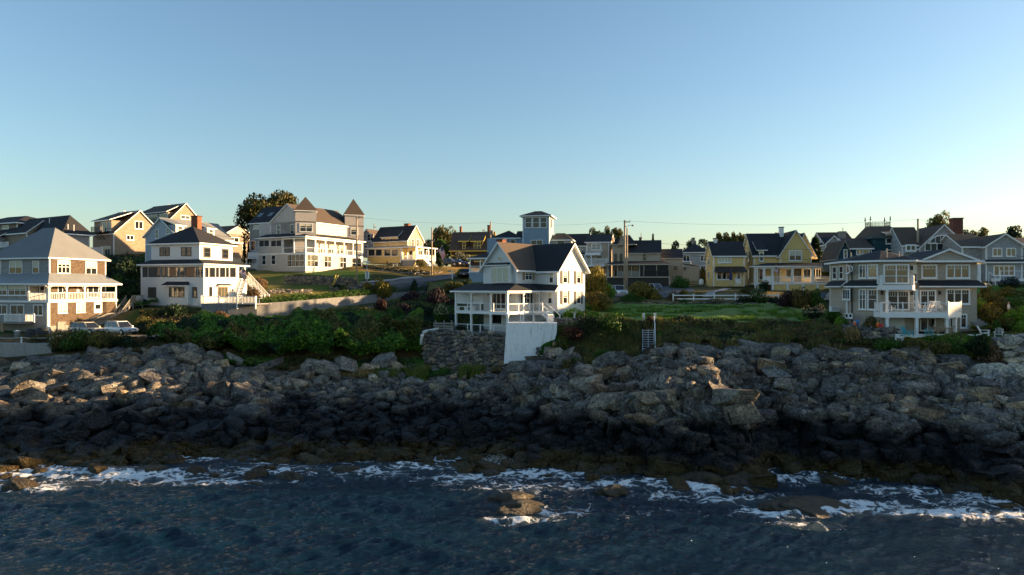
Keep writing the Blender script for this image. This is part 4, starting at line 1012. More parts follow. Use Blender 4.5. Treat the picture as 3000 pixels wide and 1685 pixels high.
# --- blue house with the lookout tower
h = House('blue_tower_house', 'blue clapboard house with a square lookout tower behind the white seaside house', C5, 1083, 123, 12, 640)
LA = -h.u(A(), 866, 250); LB = 5.2; zt = h.z(A(), 980, 152)
h.wall(-LA, 0, 0, LB, -2, zt, 'blue_siding')
h.hip(-LA, 0, 0, LB, zt, h.z(A(LB / 2), 985, 108), 'roof_dark', .5, ridge=((-LA * .62, LB / 2), (-LA * .38, LB / 2)))
for a, b in ((884, 944), (947, 1005), (1008, 1066)): h.win(A(), a, 156, b, 246, 1, 2, .12, sill=False)
h.win(B(), 1093, 165, 1103, 250, 2, 1); h.win(A(), 932, 343, 1030, 384, 2, 1)
ya = 1.5; ul = h.u(A(ya), 618, 340); ur = h.u(A(ya), 835, 340); zl = h.z(A(ya), 730, 335)
h.wall(ul, -LA + .0, ya, 9, -2, zl, 'blue_siding'); h.hip(ul, ur, ya, 8, zl, h.z(A(ya + 3), 735, 266), 'roof_dark', .4, apex=((ul + ur) / 2, 4.5))
h.gable(ur - 1, -LA + .5, ya + 1, 9, zl - .5, zl, h.z(A(6), 830, 281), 'x', 'blue_siding', 'roof_dark', .3, .1)
for a, b in ((640, 690), (722, 762), (768, 812)): h.win(A(ya), a, 340, b, 378, 1, 1)
yr_ = 2.0; u0, u1 = .01, h.u(A(yr_), 1262, 360); zr_ = h.z(A(yr_), 1180, 350)
h.wall(u0, u1, yr_, 9, -2, zr_, 'greyflat_siding'); h.hip(u0, u1, yr_, 9, zr_, h.z(A(4.5), 1130, 288), 'roof_brown', .35, ridge=((u0 + .6, 4.6), (u0 + 2.2, 4.6)))
h.win(A(yr_), 1145, 346, 1210, 385, 1, 1)
# seaward porch on the left
yp = -5.5; u0, u1 = h.u(A(yp), 430, 560), h.u(A(yp), 640, 560); zf = h.z(A(yp), 480, 603); zt = h.z(A(yp), 480, 494)
h.box('porch_base', u0, u1, yp, ya, -3.5, zf - 1.9, 'concrete'); h.box('porch_wall', u0, u1, yp, ya, zf - 1.9, zf - .1, 'blue_siding'); h.box('porch_floor', u0 - .1, u1, yp - .1, ya, zf - .1, zf + .06, 'white')
h.skirt((u0 - .4, u1 + .2, yp - .4, ya + .4), (u0 + 2.2, u1, yp + 2.4, ya), zt + .1, zt + 1.0, 'roof_dark', sides='AD')
h.posts(A(yp), [436, 520, 600], zf, zt, .18); h.rail(A(yp), u0, u1, zf, 1.05, 'baluster', ends=False)
h.wall(u0 + 2.2, u1, yp + 2.4, ya - .01, zf, zt + 1.0, 'wsiding', corner=False)
for a in (450, 480): h.win(A(yp + 2.4), a + 90, 505, a + 112, 545, 1, 1)
ul2 = h.u(A(yp + 2.4), 577, 420); h.box('stair_tower', ul2, u1 + 1, yp + 2.45, ya - .02, zt + .5, h.z(A(yp + 2.4), 590, 330), 'blue_siding')
HBLUE = h

# --- white seaside house above the white seawall
h = House('white_seaside_house', 'white cross-gabled house with two-storey open porch above the whitewashed seawall', C5, 740, 80, 40, 1110)
LA = -h.u(A(), 312, 850); d1, d2 = 3.2, 1.2; zf = h.z(A(), 735, 930); ze = h.z(A(), 735, 766)
wl = h.u(A(d1), 548, 650); wr_ = -d2; zw = h.z(A(d1), 800, 572); zwr = h.z(A(d1), 668, 375)
ym = d1 + 3.6; mb_x = h.u(A(ym), 1152, 650); yM = h.u(B(mb_x), 1372, 650); zm = h.z(B(mb_x), 1160, 582); zmr = h.z(B(mb_x), 1281, 384)
h.gable(wl, wr_, d1, ym + 3.2, zf, zw, zwr, 'y', 'wsiding', 'roof_brown', .45, .5, t=.22)  # sunlit look of this wing is put into its browner roof colour
h.gable(wl + .4, mb_x, ym, yM, 1.2, zm, zmr, 'x', 'wsiding', 'roof_dark', .45, .55, t=.22)
h.wall(wl, wr_, d1 + .01, ym, -.6, zf - .3, 'wsiding', corner=False)
deck_r = h.u(B(0), 1012, 850)
h.box('deck', -LA, 0, 0, d1, zf - .34, zf, 'white'); h.box('side_deck', -d2, 0, d1 + .002, deck_r, zf - .34, zf, 'white'); h.box('corner_deck', .002, mb_x - .2, deck_r - 1.6, ym - .01, zf - .34, zf, 'white')
h.box('lower_deck', -LA - .05, .1, -.1, d1, -.12, 0, 'roof_metal'); h.box('deck_foundation', -LA + .05, 0, 0, d1 - .2, -1.0, -.12, 'tan_trim')
h.box('side_foundation', -LA * .5, mb_x - .1, d1 + .1, ym + 2, -1.5, .0, 'concrete')
zin = ze + 1.0
h.add('porch_roof', MB().slab([[(-LA - .45, -.45, ze + .12), (.45, -.45, ze + .12), (-d2, d1, zin), (-LA - .45, d1, zin)], [(.45, -.45, ze + .12), (.45, deck_r - .3, ze + .12), (-d2, deck_r + .6, zin), (-d2, d1, zin)],
    [(.45, deck_r - .3, ze + .12), (mb_x + .2, deck_r - .3, ze + .12), (mb_x + .2, ym - .02, zin - .2), (-d2, ym - .02, zin)]], .2), [M['roof_dark'], M['white']])
h.box('porch_beam', -LA, -.02, .02, .2, ze - .22, ze - .09, 'white'); h.box('porch_beam', -.2, -.02, .21, deck_r, ze - .22, ze - .09, 'white')
h.posts(A(), [318, 443, 602, 738], zf, ze - .22, .2); h.posts(A(), [318, 443, 602, 738], 0, zf - .34, .22); h.posts(B(), [877, 1005], zf, ze - .22, .18); h.posts(B(), [877], -.5, zf - .34, .18)
for a, b in ((330, 436), (463, 546)):    # louvred wind screens
    ua, ub = h.u(A(1.2), a, 800), h.u(A(1.2), b, 800); mb = MB(); z0_, z1_ = h.z(A(1.2), a, 852), h.z(A(1.2), a, 768); n = int((ub - ua) / .19)
    for k in range(n): h.fbox(mb, A(1.2), ua + k * .19, ua + k * .19 + .12, z0_, z1_, -.03, 0)
    h.fbox(mb, A(1.2), ua, ub, z0_ - .08, z0_, -.05, .02); h.fbox(mb, A(1.2), ua, ub, z1_, z1_ + .08, -.05, .02); h.add('slat_screen', mb, M['white'])
h.box('screen_wall', -LA + .1, wl - .02, 2.6, 2.7, zf + .02, zf + 1.1, 'greyflat_siding')
h.rail(A(), -LA, -.1, zf, .95, 'cable', ends=True); h.rail(B(), .1, deck_r, zf, .95, 'cable'); h.rail(A(), -LA, -.1, 0, .95, 'cable')
h.rail(A(deck_r - 1.6), .05, mb_x - .9, zf, .95, 'cable')
h.win(A(d1), 614, 770, 732, 905, 3, 1, .1, pane='glass', sill=False, name='french_door'); h.win(A(d1), 610, 948, 700, 1030, 1, 1); 
ba, bb = h.u(A(d1 - .5), 600, 620), h.u(A(d1 - .5), 768, 620)
h.box('bay', ba, bb, d1 - .5, d1 - .001, h.z(A(d1 - .5), 680, 695), h.z(A(d1 - .5), 680, 545), 'wsiding'); h.win(A(d1 - .5), 608, 566, 760, 690, 3, 1, .12, pane='glass2', blind=.97, sill=False)
h.awning(A(d1), 590, 528, 766, 548, .85, 'roof_dark', name='bay_roof'); h.roundwin(A(d1), 683, 495, 14, 18)
h.win(B(wr_), 884, 596, 942, 670, 2, 2, shut='tanwood', blind=.3); h.win(B(wr_), 868, 770, 925, 862, 2, 2, shut='black'); h.win(B(wr_), 833, 772, 846, 860, 1, 2)
h.win(A(ym), 1084, 596, 1120, 696, 1, 2, blind=.5); h.win(A(ym), 1072, 768, 1110, 864, 1, 2, blind=.5); h.door(A(ym), 985, 772, 1020, 900, 'white')
for a, b, t_, c in ((1190, 1229, 594, 698), (1302, 1338, 597, 700), (1190, 1229, 757, 864), (1302, 1338, 762, 864)): h.win(B(mb_x), a, t_, b, c, 1, 2, .1, shut='darkwood', blind=.4)
mb = MB()                                # steps down at the side
y0_ = deck_r - 1.0
for k in range(7): mb.box(mb_x - 1.2 + k * .3, mb_x - .9 + k * .3, y0_ - .6, y0_ + .6, zf - .2 - (k + 1) * .2, zf - .14 - k * .2)
for y in (y0_ - .6, y0_ + .6):
    mb.bar((mb_x - 1.2, y, zf + .95), (mb_x + .9, y, zf - .45), .07, .09); mb.bar((mb_x + .9, y, zf - 1.5), (mb_x + .9, y, zf - .4), .1)
h.add('porch_steps', mb, M['white'])
h.chimney(A(ym + 2), 655, 345, 700, 372, .8, 'brick')
for x in (588, 768): 
    u, z = h.hit(A(d1), x, 780); h.add('wall_lamp', h.fbox(MB(), A(d1), u - .07, u + .07, z - .2, z + .15, 0, .16), M['black'])
HSEA = h; HSEA_i = (zf, ze, LA, mb_x, ym, d1)
# --- tan apartment house with white balconies
h = House('balcony_house', 'tan house with two tiers of white balconies behind the utility pole', C6, 500, 126, 14, 760)
LA = -h.u(A(), 236, 550); LB = 7; ze = h.z(A(), 400, 443); zr = h.z(A(LB / 2), 450, 362)
h.gable(-LA, 0, 0, LB, -2, ze, zr, 'x', 'tan_siding', 'roof_dark', .3, .4)
h.win(A(), 292, 458, 404, 535, 2, 1, .16, name='french_door', pane='glass2')
z2 = h.z(A(-1.4), 320, 562); z1 = h.z(A(-2.2), 350, 705)
h.add('balcony_floor', h.fbox(MB(), A(), h.u(A(), 230, 560), h.u(A(), 408, 560), z2 - .5, z2, 0, 1.4), M['white']); h.rail(A(-1.4), h.u(A(-1.4), 228, 540), h.u(A(-1.4), 410, 540), z2, 1.05)
h.add('balcony_floor', h.fbox(MB(), A(), h.u(A(), 120, 700), h.u(A(), 480, 700), z1 - .35, z1, 0, 2.2), M['white']); h.rail(A(-2.2), h.u(A(-2.2), 120, 660), h.u(A(-2.2), 476, 660), z1, 1.1, 'wide')
h.win(A(), 345, 596, 422, 640, 1, 1, pane='glass'); h.posts(A(-2.2), [215, 288], z1, z2 - .5, .18); h.vents(A(LB / 2), [(447, 392, 418)])
ul = h.u(A(.5), -60, 520)
h.gable(ul, -LA - .05, .5, 8, -2, h.z(A(.5), 180, 484), h.z(A(4), 130, 354), 'x', 'greyflat_siding', 'roof_dark', .3, .25)
h.win(A(.5), 125, 486, 192, 536, 2, 1, pane='glass2')
h.awning(A(.5), 165, 565, 315, 590, 1.6, 'roof_dark', name='porch_roof')

# --- tan house with the long screened porch
h = House('screened_porch_house', 'tan house with long dark screened porch behind the parked white vehicles', C6, 1105, 122, 12, 870)
LA = -h.u(A(), 700, 620); LB = 7.5; ze = h.z(A(), 900, 570); zr = h.z(A(LB / 2), 900, 432)
h.gable(-LA, 0, 0, LB, 0, ze, zr, 'x', 'tan_siding', 'roof_dark', .3, .2, trim='tan_trim')
ul = h.u(A(.8), 536, 600); h.wall(ul, -LA - .02, .8, 7, 0, h.z(A(.8), 600, 476), 'tan_siding', corner='tan_trim')
h.hip(ul, -LA + 1.5, .8, 8, h.z(A(.8), 600, 478), h.z(A(4), 650, 356), 'roof_dark', .3, ridge=((ul + 2, 4.4), (-LA + .5, 4.4)), trim='tan_trim')
h.gable(h.u(A(.3), 612, 450), h.u(A(.3), 690, 450), .3, 5, h.z(A(.3), 650, 476), h.z(A(.3), 650, 468), h.z(A(.3), 645, 358), 'y', 'tan_siding', 'roof_dark', .2, .2, trim='tan_trim', corner=False, name='dormer')
for a, b in ((562, 592), (625, 654)): h.win(A(.8), a, 577, b, 667, 1, 2, .06, 'darkwood')
h.win(A(), 893, 569, 940, 660, 1, 2, .08, 'tan_trim')
pd = 3.0; u0, u1 = h.u(A(-pd), 470, 760), h.u(A(-pd), 1210, 760); zf = h.z(A(-pd), 900, 846); zt = h.z(A(-pd), 900, 712); zi = h.z(A(0), 900, 664)
h.box('porch_floor', u0, u1, -pd, -.01, zf - .2, zf, 'tan_trim'); h.box('porch_understructure', u0 + .1, u1 - .1, -pd + .3, -.02, -1.5, zf - .2, 'darkwood')
h.skirt((u0 - .4, u1 + .4, -pd - .4, .4), (u0 + 1.2, u1 - 1.0, 0, 0), zt + .2, zi, 'roof_dark', sides='ABD', trim='tan_trim')
h.posts(A(-pd), [478, 600, 765, 858, 910, 1060, 1204], zf, zt, .14, 'tan_trim', cap=False)
for a, b in ((866, 905), (915, 1055), (1065, 1200)): h.add('screen', h.fbox(MB(), A(-pd), h.u(A(-pd), a, 760), h.u(A(-pd), b, 760), zf, zt, -.06, -.04), M['screen'])
h.rail(A(-pd), h.u(A(-pd), 605, 760), h.u(A(-pd), 855, 760), zf, 1.0, 'panel', 'greywood'); h.rail(A(-pd), h.u(A(-pd), 915, 760), h.u(A(-pd), 1200, 760), zf, 1.0, 'baluster', 'darkwood', back=-.05)
for a, b in ((720, 760), (775, 850), (620, 660), (565, 590)): h.win(A(), a, 720, b, 835, 1, 1, .07, 'darkwood')
h.posts(A(-pd), [1212], -1.2, zf, .22, 'tan_trim', cap=False)
h.gable(.02, h.u(A(1), 1366, 700), 1, 8, -1, h.z(A(1), 1200, 635), h.z(A(4.5), 1240, 534), 'x', 'tan_siding', 'roof_dark', .25, .1, trim='tan_trim')
h.win(A(1), 1257, 719, 1312, 777, 1, 1, .08, 'tan_trim'); h.vents(A(2), [(1342, 600, 650)], 'greywood')
us0, us1 = h.u(A(.5), 1368, 800), h.u(A(.5), 1560, 800); zsh = h.z(A(.5), 1370, 688)
h.wall(us0, us1, .5, 5.5, -.4, h.z(A(.5), 1560, 720), 'tan_siding', 'shed_wall', 'tan_trim')
h.add('shed_roof', MB().slab([[(us0 - .1, .3, zsh + .1), (us1 + .2, .3, h.z(A(.5), 1560, 716)), (us1 + .2, 5.7, h.z(A(.5), 1560, 716)), (us0 - .1, 5.7, zsh + .1)]], .12), [M['roof_brown'], M['tan_trim']])
h.win(A(.5), 1369, 729, 1414, 777, 1, 1, .08, 'tan_trim'); h.vents(A(.8), [(1460, 668, 705)])
h.chimney(A(LB / 2), 853, 392, 884, 432, .7, 'darkbrick'); h.vents(A(LB / 2), [(877, 335, 400)], 'greywood')

# --- grey hip-roofed house
h = House('grey_hip_house', 'grey hip-roofed house half hidden by the yellow house with lattice fence', C6, 1665, 148, 10, 900)
LA = -h.u(A(), 1372, 640); ze = h.z(A(), 1500, 570); h.wall(-LA, 0, 0, 8, -1, ze, 'greyflat_siding'); h.hip(-LA, 0, 0, 8, ze, h.z(A(4), 1500, 458), 'roof_dark', .45)
h.win(A(), 1369, 592, 1452, 668, 2, 1, .12); h.win(A(), 1574, 592, 1650, 668, 2, 1, .12); h.win(A(), 1574, 716, 1640, 760, 2, 1, .12); h.chimney(A(4), 1478, 395, 1510, 462, .8, 'greywood', 'roof_dark')

# --- large yellow house with porch
h = House('yellow_house', 'yellow gabled house with white wrap-around porch behind the white rail fence', C7, 800, 113, 95, 920)
w2 = -.0
LA = -h.u(A(), 662, 600); ze = h.z(A(), 740, 552); zr = h.z(A(), 727, 290); yE = h.u(B(0), 1130, 600)
h.gable(-LA, 0, 0, yE + 4, 0, ze, zr, 'y', 'yellow_siding', 'roof_dark', .35, .35)
g = .9; y0, y1 = h.u(B(g), 1127, 600), h.u(B(g), 1522, 600); zg = h.z(B(g), 1140, 540); zgr = h.z(B(g), 1330, 246)
h.gable(-LA - 1.0, g, y0, y1, 0, zg, zgr, 'x', 'yellow_siding', 'roof_dark', .35, .4)
h.box('rear_wing', -LA - 2.5, -LA + .5, y1 - 1, y1 + 2.0, 0, zg - .2, 'yellow_siding')
h.gable(-LA - 2.5, -2.0, y1 - 2.0, y1 + 1.6, zg - .5, zg, h.z(B(-3), 1450, 285), 'x', 'yellow_siding', 'roof_dark', .3, .2, name='rear_gable')
pd = 2.5; yp0, yp1 = h.u(B(pd), 806, 750), h.u(B(pd), 1900, 750); zf = h.z(B(pd), 1150, 886); zt = h.z(B(pd), 1150, 694)
h.box('porch_floor', -.0, pd, yp0, yp1, zf - .3, zf, 'white'); h.box('porch_base', .05, pd - .1, h.u(B(pd), 1040, 750), yp1, -1.5, zf - .3, 'yellow_siding')
h.skirt((-.3, pd + .35, yp0 - .35, yp1 + .3), (-.3, g, yp0 + 2.4, yp1), zt + .2, h.z(B(g), 1300, 640), 'roof_dark', sides='AB')
h.box('porch_beam', pd - .25, pd - .03, yp0, yp1, zt - .22, zt, 'white')
h.posts(B(pd), [820, 845], zf - 1.2, zt - .22, .18); h.posts(B(pd), [930, 1036, 1286, 1541], zf, zt - .22, .34)
yy = [h.u(B(pd), x, 850) for x in (1050, 1275, 1300, 1528, 1553, 1780)]
for a, b in zip(yy[::2], yy[1::2]): h.rail(B(pd), a, b, zf, 1.05, ends=False, step=.17)
h.rail(B(pd), h.u(B(pd), 935, 850), h.u(B(pd), 1020, 850), zf, 1.05, 'panel', ends=False)
for x in (1040, 1225, 1420, 1600): h.posts(B(pd), [x], -.8, zf - .3, .3, cap=False)
h.win(A(), 722, 500, 750, 632, 1, 2, shut='black'); h.win(A(), 722, 716, 750, 846, 1, 2, shut='black')
h.win(B(g), 1238, 482, 1400, 617, 2, 2, .16, blind=.45); h.win(B(g), 1198, 714, 1270, 830, 1, 1); h.win(B(g), 1418, 714, 1512, 830, 1, 1); h.door(B(g), 1310, 715, 1385, 880, 'darkwood'); h.win(B(0), 868, 718, 915, 850, 1, 1); h.win(B(0), 1570, 714, 1640, 830, 2, 1)
ua, ub = h.u(B(.1), 866, 540), h.u(B(.1), 930, 540); zd = h.z(B(.1), 900, 480)
h.add('dormer_roof', MB().slab([[(.55, ua - .5, zd), (.55, ub + .5, zd), (-LA / 2, ub + .5, zr - .3), (-LA / 2, ua - .5, zr - .3)]], .14), [M['roof_dark'], M['white']])
h.box('dormer', -LA / 2, .1, ua, ub, ze - .6, zd - .1, 'yellow_siding'); h.win(B(.1), 868, 508, 924, 624, 1, 2, .14)
h.chimney(B(-3), 1130, 200, 1176, 280, .8, 'white', 'teal_trim', 1.0)
# lower wing on the left
yl = h.u(A(0), 0) if False else None
x0w = 1.2; yw0 = h.u(B(x0w), 298, 700); yw1 = h.u(B(x0w), 685, 700)
fA = A(yw0); xl = h.u(fA, 206, 700); zwe = h.z(B(x0w), 400, 552); zwr = h.z(fA, 228, 395)
h.gable(xl, x0w, yw0, yw1, -.2, zwe, zwr, 'y', 'yellow_siding', 'roof_dark', .3, .3)
h.win(B(x0w), 352, 564, 522, 640, 4, 1, .12, pane='blind'); h.win(B(x0w), 338, 748, 525, 852, 3, 1, .14); h.door(B(x0w), 588, 752, 636, 895, 'white')
h.awning(B(x0w), 312, 684, 690, 748, 1.6, 'black', 'black', over=.0); h.win(fA, 236, 578, 254, 664, 1, 2); h.win(fA, 236, 750, 254, 830, 1, 2)
h.chimney(B(-1.5), 305, 340, 345, 390, .7, 'white', 'brick', .8)
HYEL = h; HYEL_i = (zf, pd)

# --- far grey house with arched window
h = House('arched_gable_house', 'far grey gabled house with small arched window and chimney left of the teal house', C8, 130, 128, 95, 640)
ze = h.z(B(0), 200, 400); y1 = h.u(B(0), 420, 420)
h.gable(-8, 0, 0, y1, 0, ze, h.z(B(-3), 260, 285), 'y', 'bluegrey_shingle', 'roof_dark', .3, .3)
h.gable(-3, .8, h.u(B(.8), 132, 400), h.u(B(.8), 300, 400), 0, h.z(B(.8), 140, 400), h.z(B(.8), 218, 322), 'x', 'bluegrey_shingle', 'roof_dark', .3, .3, name='gable_wall')
h.roundwin(B(.8), 222, 450, 36, 36, 'glass', half=True, sect=1); h.chimney(B(0), 275, 275, 340, 375, .9, 'greywood', 'greywood')
h.vents(B(-.4), [(308, 232, 275)], 'darkwood')

# --- teal house with iron roof cresting
h = House('teal_house', 'dark teal shingled house with iron cresting on its mansard roof', C8, 620, 104, 96, 600)
LA = -h.u(A(), 545, 400); LB = h.u(B(0), 917, 400); ze = h.z(B(0), 700, 335); zt = h.z(B(-2.4), 690, 216)
h.wall(-6.5, 0, 0, LB, -1, ze, 'teal_shingle', corner='teal_trim')
ra, rb = h.u(B(-2.4), 586, 216), h.u(B(-2.4), 786, 216)
Pq = [(-7, -.5, ze + .1), (.5, -.5, ze + .1), (.5, LB + .5, ze + .1), (-7, LB + .5, ze + .1)]; Qq = [(-4.4, ra, zt), (-2.4, ra, zt), (-2.4, rb, zt), (-4.4, rb, zt)]
h.add('roof', MB().slab([[Pq[i], Pq[(i + 1) % 4], Qq[(i + 1) % 4], Qq[i]] for i in range(4)] + [Qq], .2), [M['roof_brown'], M['teal_trim']])
mb = MB(); hc = .85
for (p, q) in zip(Qq, Qq[1:] + Qq[:1]):
    p, q = Vector(p), Vector(q); mb.bar(p + Vector((0, 0, .08)), q + Vector((0, 0, .08)), .04); mb.bar(p + Vector((0, 0, hc * .6)), q + Vector((0, 0, hc * .6)), .04)
    n = max(3, int((q - p).length / .2))
    for k in range(n): 
        a = p.lerp(q, (k + .5) / n); mb.bar(a, a + Vector((0, 0, hc * (.85 if k % 2 else .68))), .03)
        if k % 2: mb.lathe([(.02, 0), (.07, .06), (.02, .13)], 6, a + Vector((0, 0, hc * .7)))
for p in Qq: mb.lathe([(.05, 0), (.04, .9), (.12, 1.0), (.14, 1.1), (.05, 1.2), (.1, 1.32), (.02, 1.6)], 8, p)
h.add('roof_cresting', mb, M['black'])
ua, ub = h.u(B(.05), 738, 340), h.u(B(.05), 806, 340); zd = h.z(B(.05), 770, 284)
h.add('dormer_roof', MB().slab([[(.5, ua - .3, zd), (.5, ub + .4, zd), (-2, ub + .3, zd + .5), (-2, ua - .2, zd + .5)]], .14), [M['roof_brown'], M['white']])
h.box('dormer', -2.4, .05, ua, ub, ze - 1.5, zd - .1, 'teal_shingle'); h.win(B(.05), 738, 288, 806, 396, 1, 2, .14, blind=.5); h.win(B(0), 735, 452, 806, 500, 1, 1, .14)
f = B(1.6); yg0, yg1 = h.u(f, 250, 500), h.u(f, 395, 500)
h.gable(-5, 1.6, yg0, yg1, -1, h.z(f, 260, 520), h.z(f, 322, 372), 'x', 'teal_shingle', 'roof_brown', .3, .35, name='wing_wall', trim='greywood'); h.win(f, 313, 450, 354, 542, 1, 2, .12)
f = B(.9); y2, y3 = h.u(f, 395, 470), h.u(f, 600, 470)
h.gable(-5, .9, yg1 - .3, y3, -1, h.z(f, 500, 440), h.z(B(-2), 450, 352), 'y', 'teal_shingle', 'roof_brown', .4, .2, name='dormer_wall'); h.win(f, 440, 448, 576, 505, 2, 1, .14, pane='glass2')

# --- grey shingled house with big arched window
h = House('arched_window_house', 'grey shingled gable house with tall arched window and brick chimney', C8, 1080, 99, 96, 620)
y1 = h.u(B(0), 1725, 500); yc = h.u(B(0), 1322, 300); zr = h.z(B(0), 1322, 212); zl = h.z(B(0), 1085, 440)
h.gable(-7, 0, 0, 2 * yc, 0, zl, zr, 'x', 'bluegrey_shingle', 'roof_brown', .3, .35)
kk = (zr - zl) / yc; ylow = y1; zlow = zr - kk * (ylow - yc)
mb = MB(); mb.add([(0.001, 2 * yc - .3, zl + .3 * kk), (0.001, ylow, zlow), (0.001, 2 * yc - .3, zlow), (-6, 2 * yc - .3, zl + .3 * kk), (-6, ylow, zlow), (-6, 2 * yc - .3, zlow)], [(0, 2, 1), (3, 4, 5), (0, 1, 4, 3)])
h.add('lean_to_wall', mb, M['bluegrey_shingle']); h.box('lean_to', -6, -.002, 2 * yc - .5, ylow - .1, -.5, zlow, 'bluegrey_shingle')
h.add('lean_to_roof', MB().slab([[(.35, 2 * yc - .2, zl + .2 * kk + .25), (.35, ylow + .3, zlow + .25 - .3 * kk), (-6, ylow + .3, zlow + .25 - .3 * kk), (-6, 2 * yc - .2, zl + .2 * kk + .25)][::-1][::-1]], .2), [M['roof_brown'], M['white']])
h.roundwin(B(0), 1316, 390, 150, 88, 'glass2', half=True, sect=4)
h.win(B(0), 1130, 382, 1260, 470, 2, 1, .14, pane='glass2'); h.win(B(0), 1264, 395, 1368, 470, 2, 1, .12, 'darkwood', 'glass'); h.win(B(0), 1372, 390, 1450, 470, 1, 1, .14, pane='glass2')
yb = h.u(B(-3), 838, 300)
h.gable(-6.2, -.8, yb, .6, 0, h.z(B(-.8), 950, 400), h.z(B(-3.5), 1000, 240), 'y', 'bluegrey_shingle', 'roof_brown', .4, .3, name='side_wing')
h.win(B(-.4), 938, 402, 1048, 470, 2, 1, .2); h.box('window_box', -.8, -.401, h.u(B(-.4), 938, 430), h.u(B(-.4), 1048, 430), h.z(B(-.4), 990, 490), h.z(B(-.4), 990, 398), 'bluegrey_shingle')
h.chimney(B(-3.5), 1423, 140, 1522, 340, 1.2, 'darkbrick', 'darkbrick', 1.5)
h.chimney(B(1.0), 1450, 382, 1552, 520, .98, 'brick' if False else 'grey_shingle', 'greywood', 3.0)

# --- grey house at the right edge
h = House('grey_gable_house', 'grey shingled gable house with deck and hydrangea at the right edge', C8, 1752, 92, 97, 770)
y1 = h.u(B(0), 2120, 480); ze = h.z(B(0), 1760, 422); zr = h.z(B(0), 1948, 306); zm = h.z(B(0), 1900, 560)
h.gable(-8, 0, 0, y1, 0, ze, zr, 'x', 'bluegrey_shingle', 'roof_brown', .35, .4)
f = A(0); xb = h.u(f, 1615, 560); h.gable(-8.5, -1.0, -2.5, .5, 0, ze, h.z(B(-4), 1700, 305), 'y', 'grey_shingle', 'roof_brown', .3, .3, name='side_wall')
h.add('eyebrow_roof', MB().slab([[(.9, -.5, zm - .25), (.9, y1 + 2, zm - .25), (.02, y1 + 2, zm + .1), (.02, -.5, zm + .1)]], .16), [M['roof_dark'], M['white']])
h.win(B(0), 1814, 436, 1914, 522, 2, 1, .12, pane='glass2'); h.win(B(0), 1954, 436, 2054, 522, 2, 1, .12, pane='glass2'); h.win(B(0), 1824, 612, 2042, 720, 4, 1, .14, pane='glass2', sill=False)
zf = h.z(B(2.2), 1980, 742); ya = h.u(B(2.2), 1900, 700)
h.box('deck', 0.02, 2.2, ya, y1 + 4, zf - .4, zf, 'white'); h.rail(B(2.2), ya, y1 + 4, zf, 1.0, 'cable'); h.box('deck_base', .1, 2.1, ya + .1, y1 + 4, -1, zf - .4, 'grey_shingle')
mb = MB()
for k in range(5): mb.box(.02, .3 + k * .3, -2.2, .4, zf - .95 - .2 + (4 - k) * .18 - .5, zf - .85 + (4 - k) * .18 - .5)
h.add('steps', mb, M['white']); mb = MB()
for y in (-1.9, .3):
    mb.bar((.1, y, zf + .9), (1.6, y, zf + .2), .06); mb.bar((1.6, y, zf - 1), (1.6, y, zf + .2), .06); mb.bar((.1, y, zf - .5), (.1, y, zf + .9), .06)
h.add('handrail', mb, M['white']); h.posts(B(0.15), [1690], -.2, zm - .3, .3)
h.vents(B(-4), [(1632, 325, 352)])
h.gable(-9, -2, y1 + 1.0, y1 + 9, 0, h.z(B(-2), 2136, 400), h.z(B(-5), 2136, 345), 'y', 'grey_shingle', 'roof_brown', .3, .3, name='rear_wing')

# --- tan shingled house above the right-hand rocks
h = House('tan_shore_house', 'large tan shingled house with white decks above the rocks on the right', C8, 690, 72.5, 97, 1312)
B0 = B(0); yF = h.u(B0, 1000, 900); bx = 1.7                          # front bay from y=0 to yF, right part set back by bx
yr = h.u(B(-bx), 1660, 900); ze = h.z(B0, 800, 578); zm = h.z(B0, 800, 820); zf1 = h.z(B(1.9), 800, 1085); zf2 = h.z(B(1.3), 850, 812)
lx = -2.3; ly = -2.3                                                   # chamfered left face of the bay
fl = ((lx, ly), (0, 0)); fr_ = ((0, yF), (-bx, yF + bx * .8))
foot = [(0, 0), (0, yF), (-bx, yF + bx * .8), (-bx, yr), (-9, yr), (-9, ly), (lx, ly)]
h.add('wall', MB().prism(foot, -.6, ze), M['tan_shingle'])
fA = A(ly - .25); xa0, xa1 = h.u(fA, 178, 700), h.u(fA, 425, 700)
xa0, xa1 = min(xa0, xa1), max(xa0, xa1)
h.wall(xa0, min(xa1, lx - .3), ly - .25, ly + 5, 0.4, ze + .02, 'tan_shingle', 'side_wall')
# hip roof over everything plus the right-hand gable
X0, X1, Y0, Y1 = xa0 - .4, .55, ly - .8, yr + .5; zt = h.z(B(-3.5), 760, 478)
pk = [(-3.6, 1.4, zt + .2), (xa0 + 3.4, 1.4, zt + .2)]
E = [(X0, Y0, ze + .2), (lx + .2, Y0, ze + .2), (X1, -.35, ze + .2), (X1, yF + .3, ze + .2), (-bx + .55, yF + bx + .3, ze + .2), (X0, yF + bx + .3, ze + .2)]
h.add('roof', MB().slab([[E[1], E[2], pk[0]], [E[2], E[3], pk[0]], [E[3], E[4], pk[0]], [E[4], E[5], pk[1], pk[0]], [E[5], E[0], pk[1]], [E[0], E[1], pk[0], pk[1]]], .2), [M['roof_dark'], M['white']])
yg0 = h.u(B(-bx + .6), 1040, 560); zg = h.z(B(-bx + .6), 1300, 462)
h.gable(-8, -bx + .3, yg0 + .4, yr, ze - .02, ze, zg, 'x', 'tan_shingle', 'roof_dark', .5, .35, corner=False, name='gable_wall')
h.add('eave_band', MB().box(-bx + .02, -bx + .7, yg0 + .1, yr + .45, ze - .02, ze + .2), M['white'])
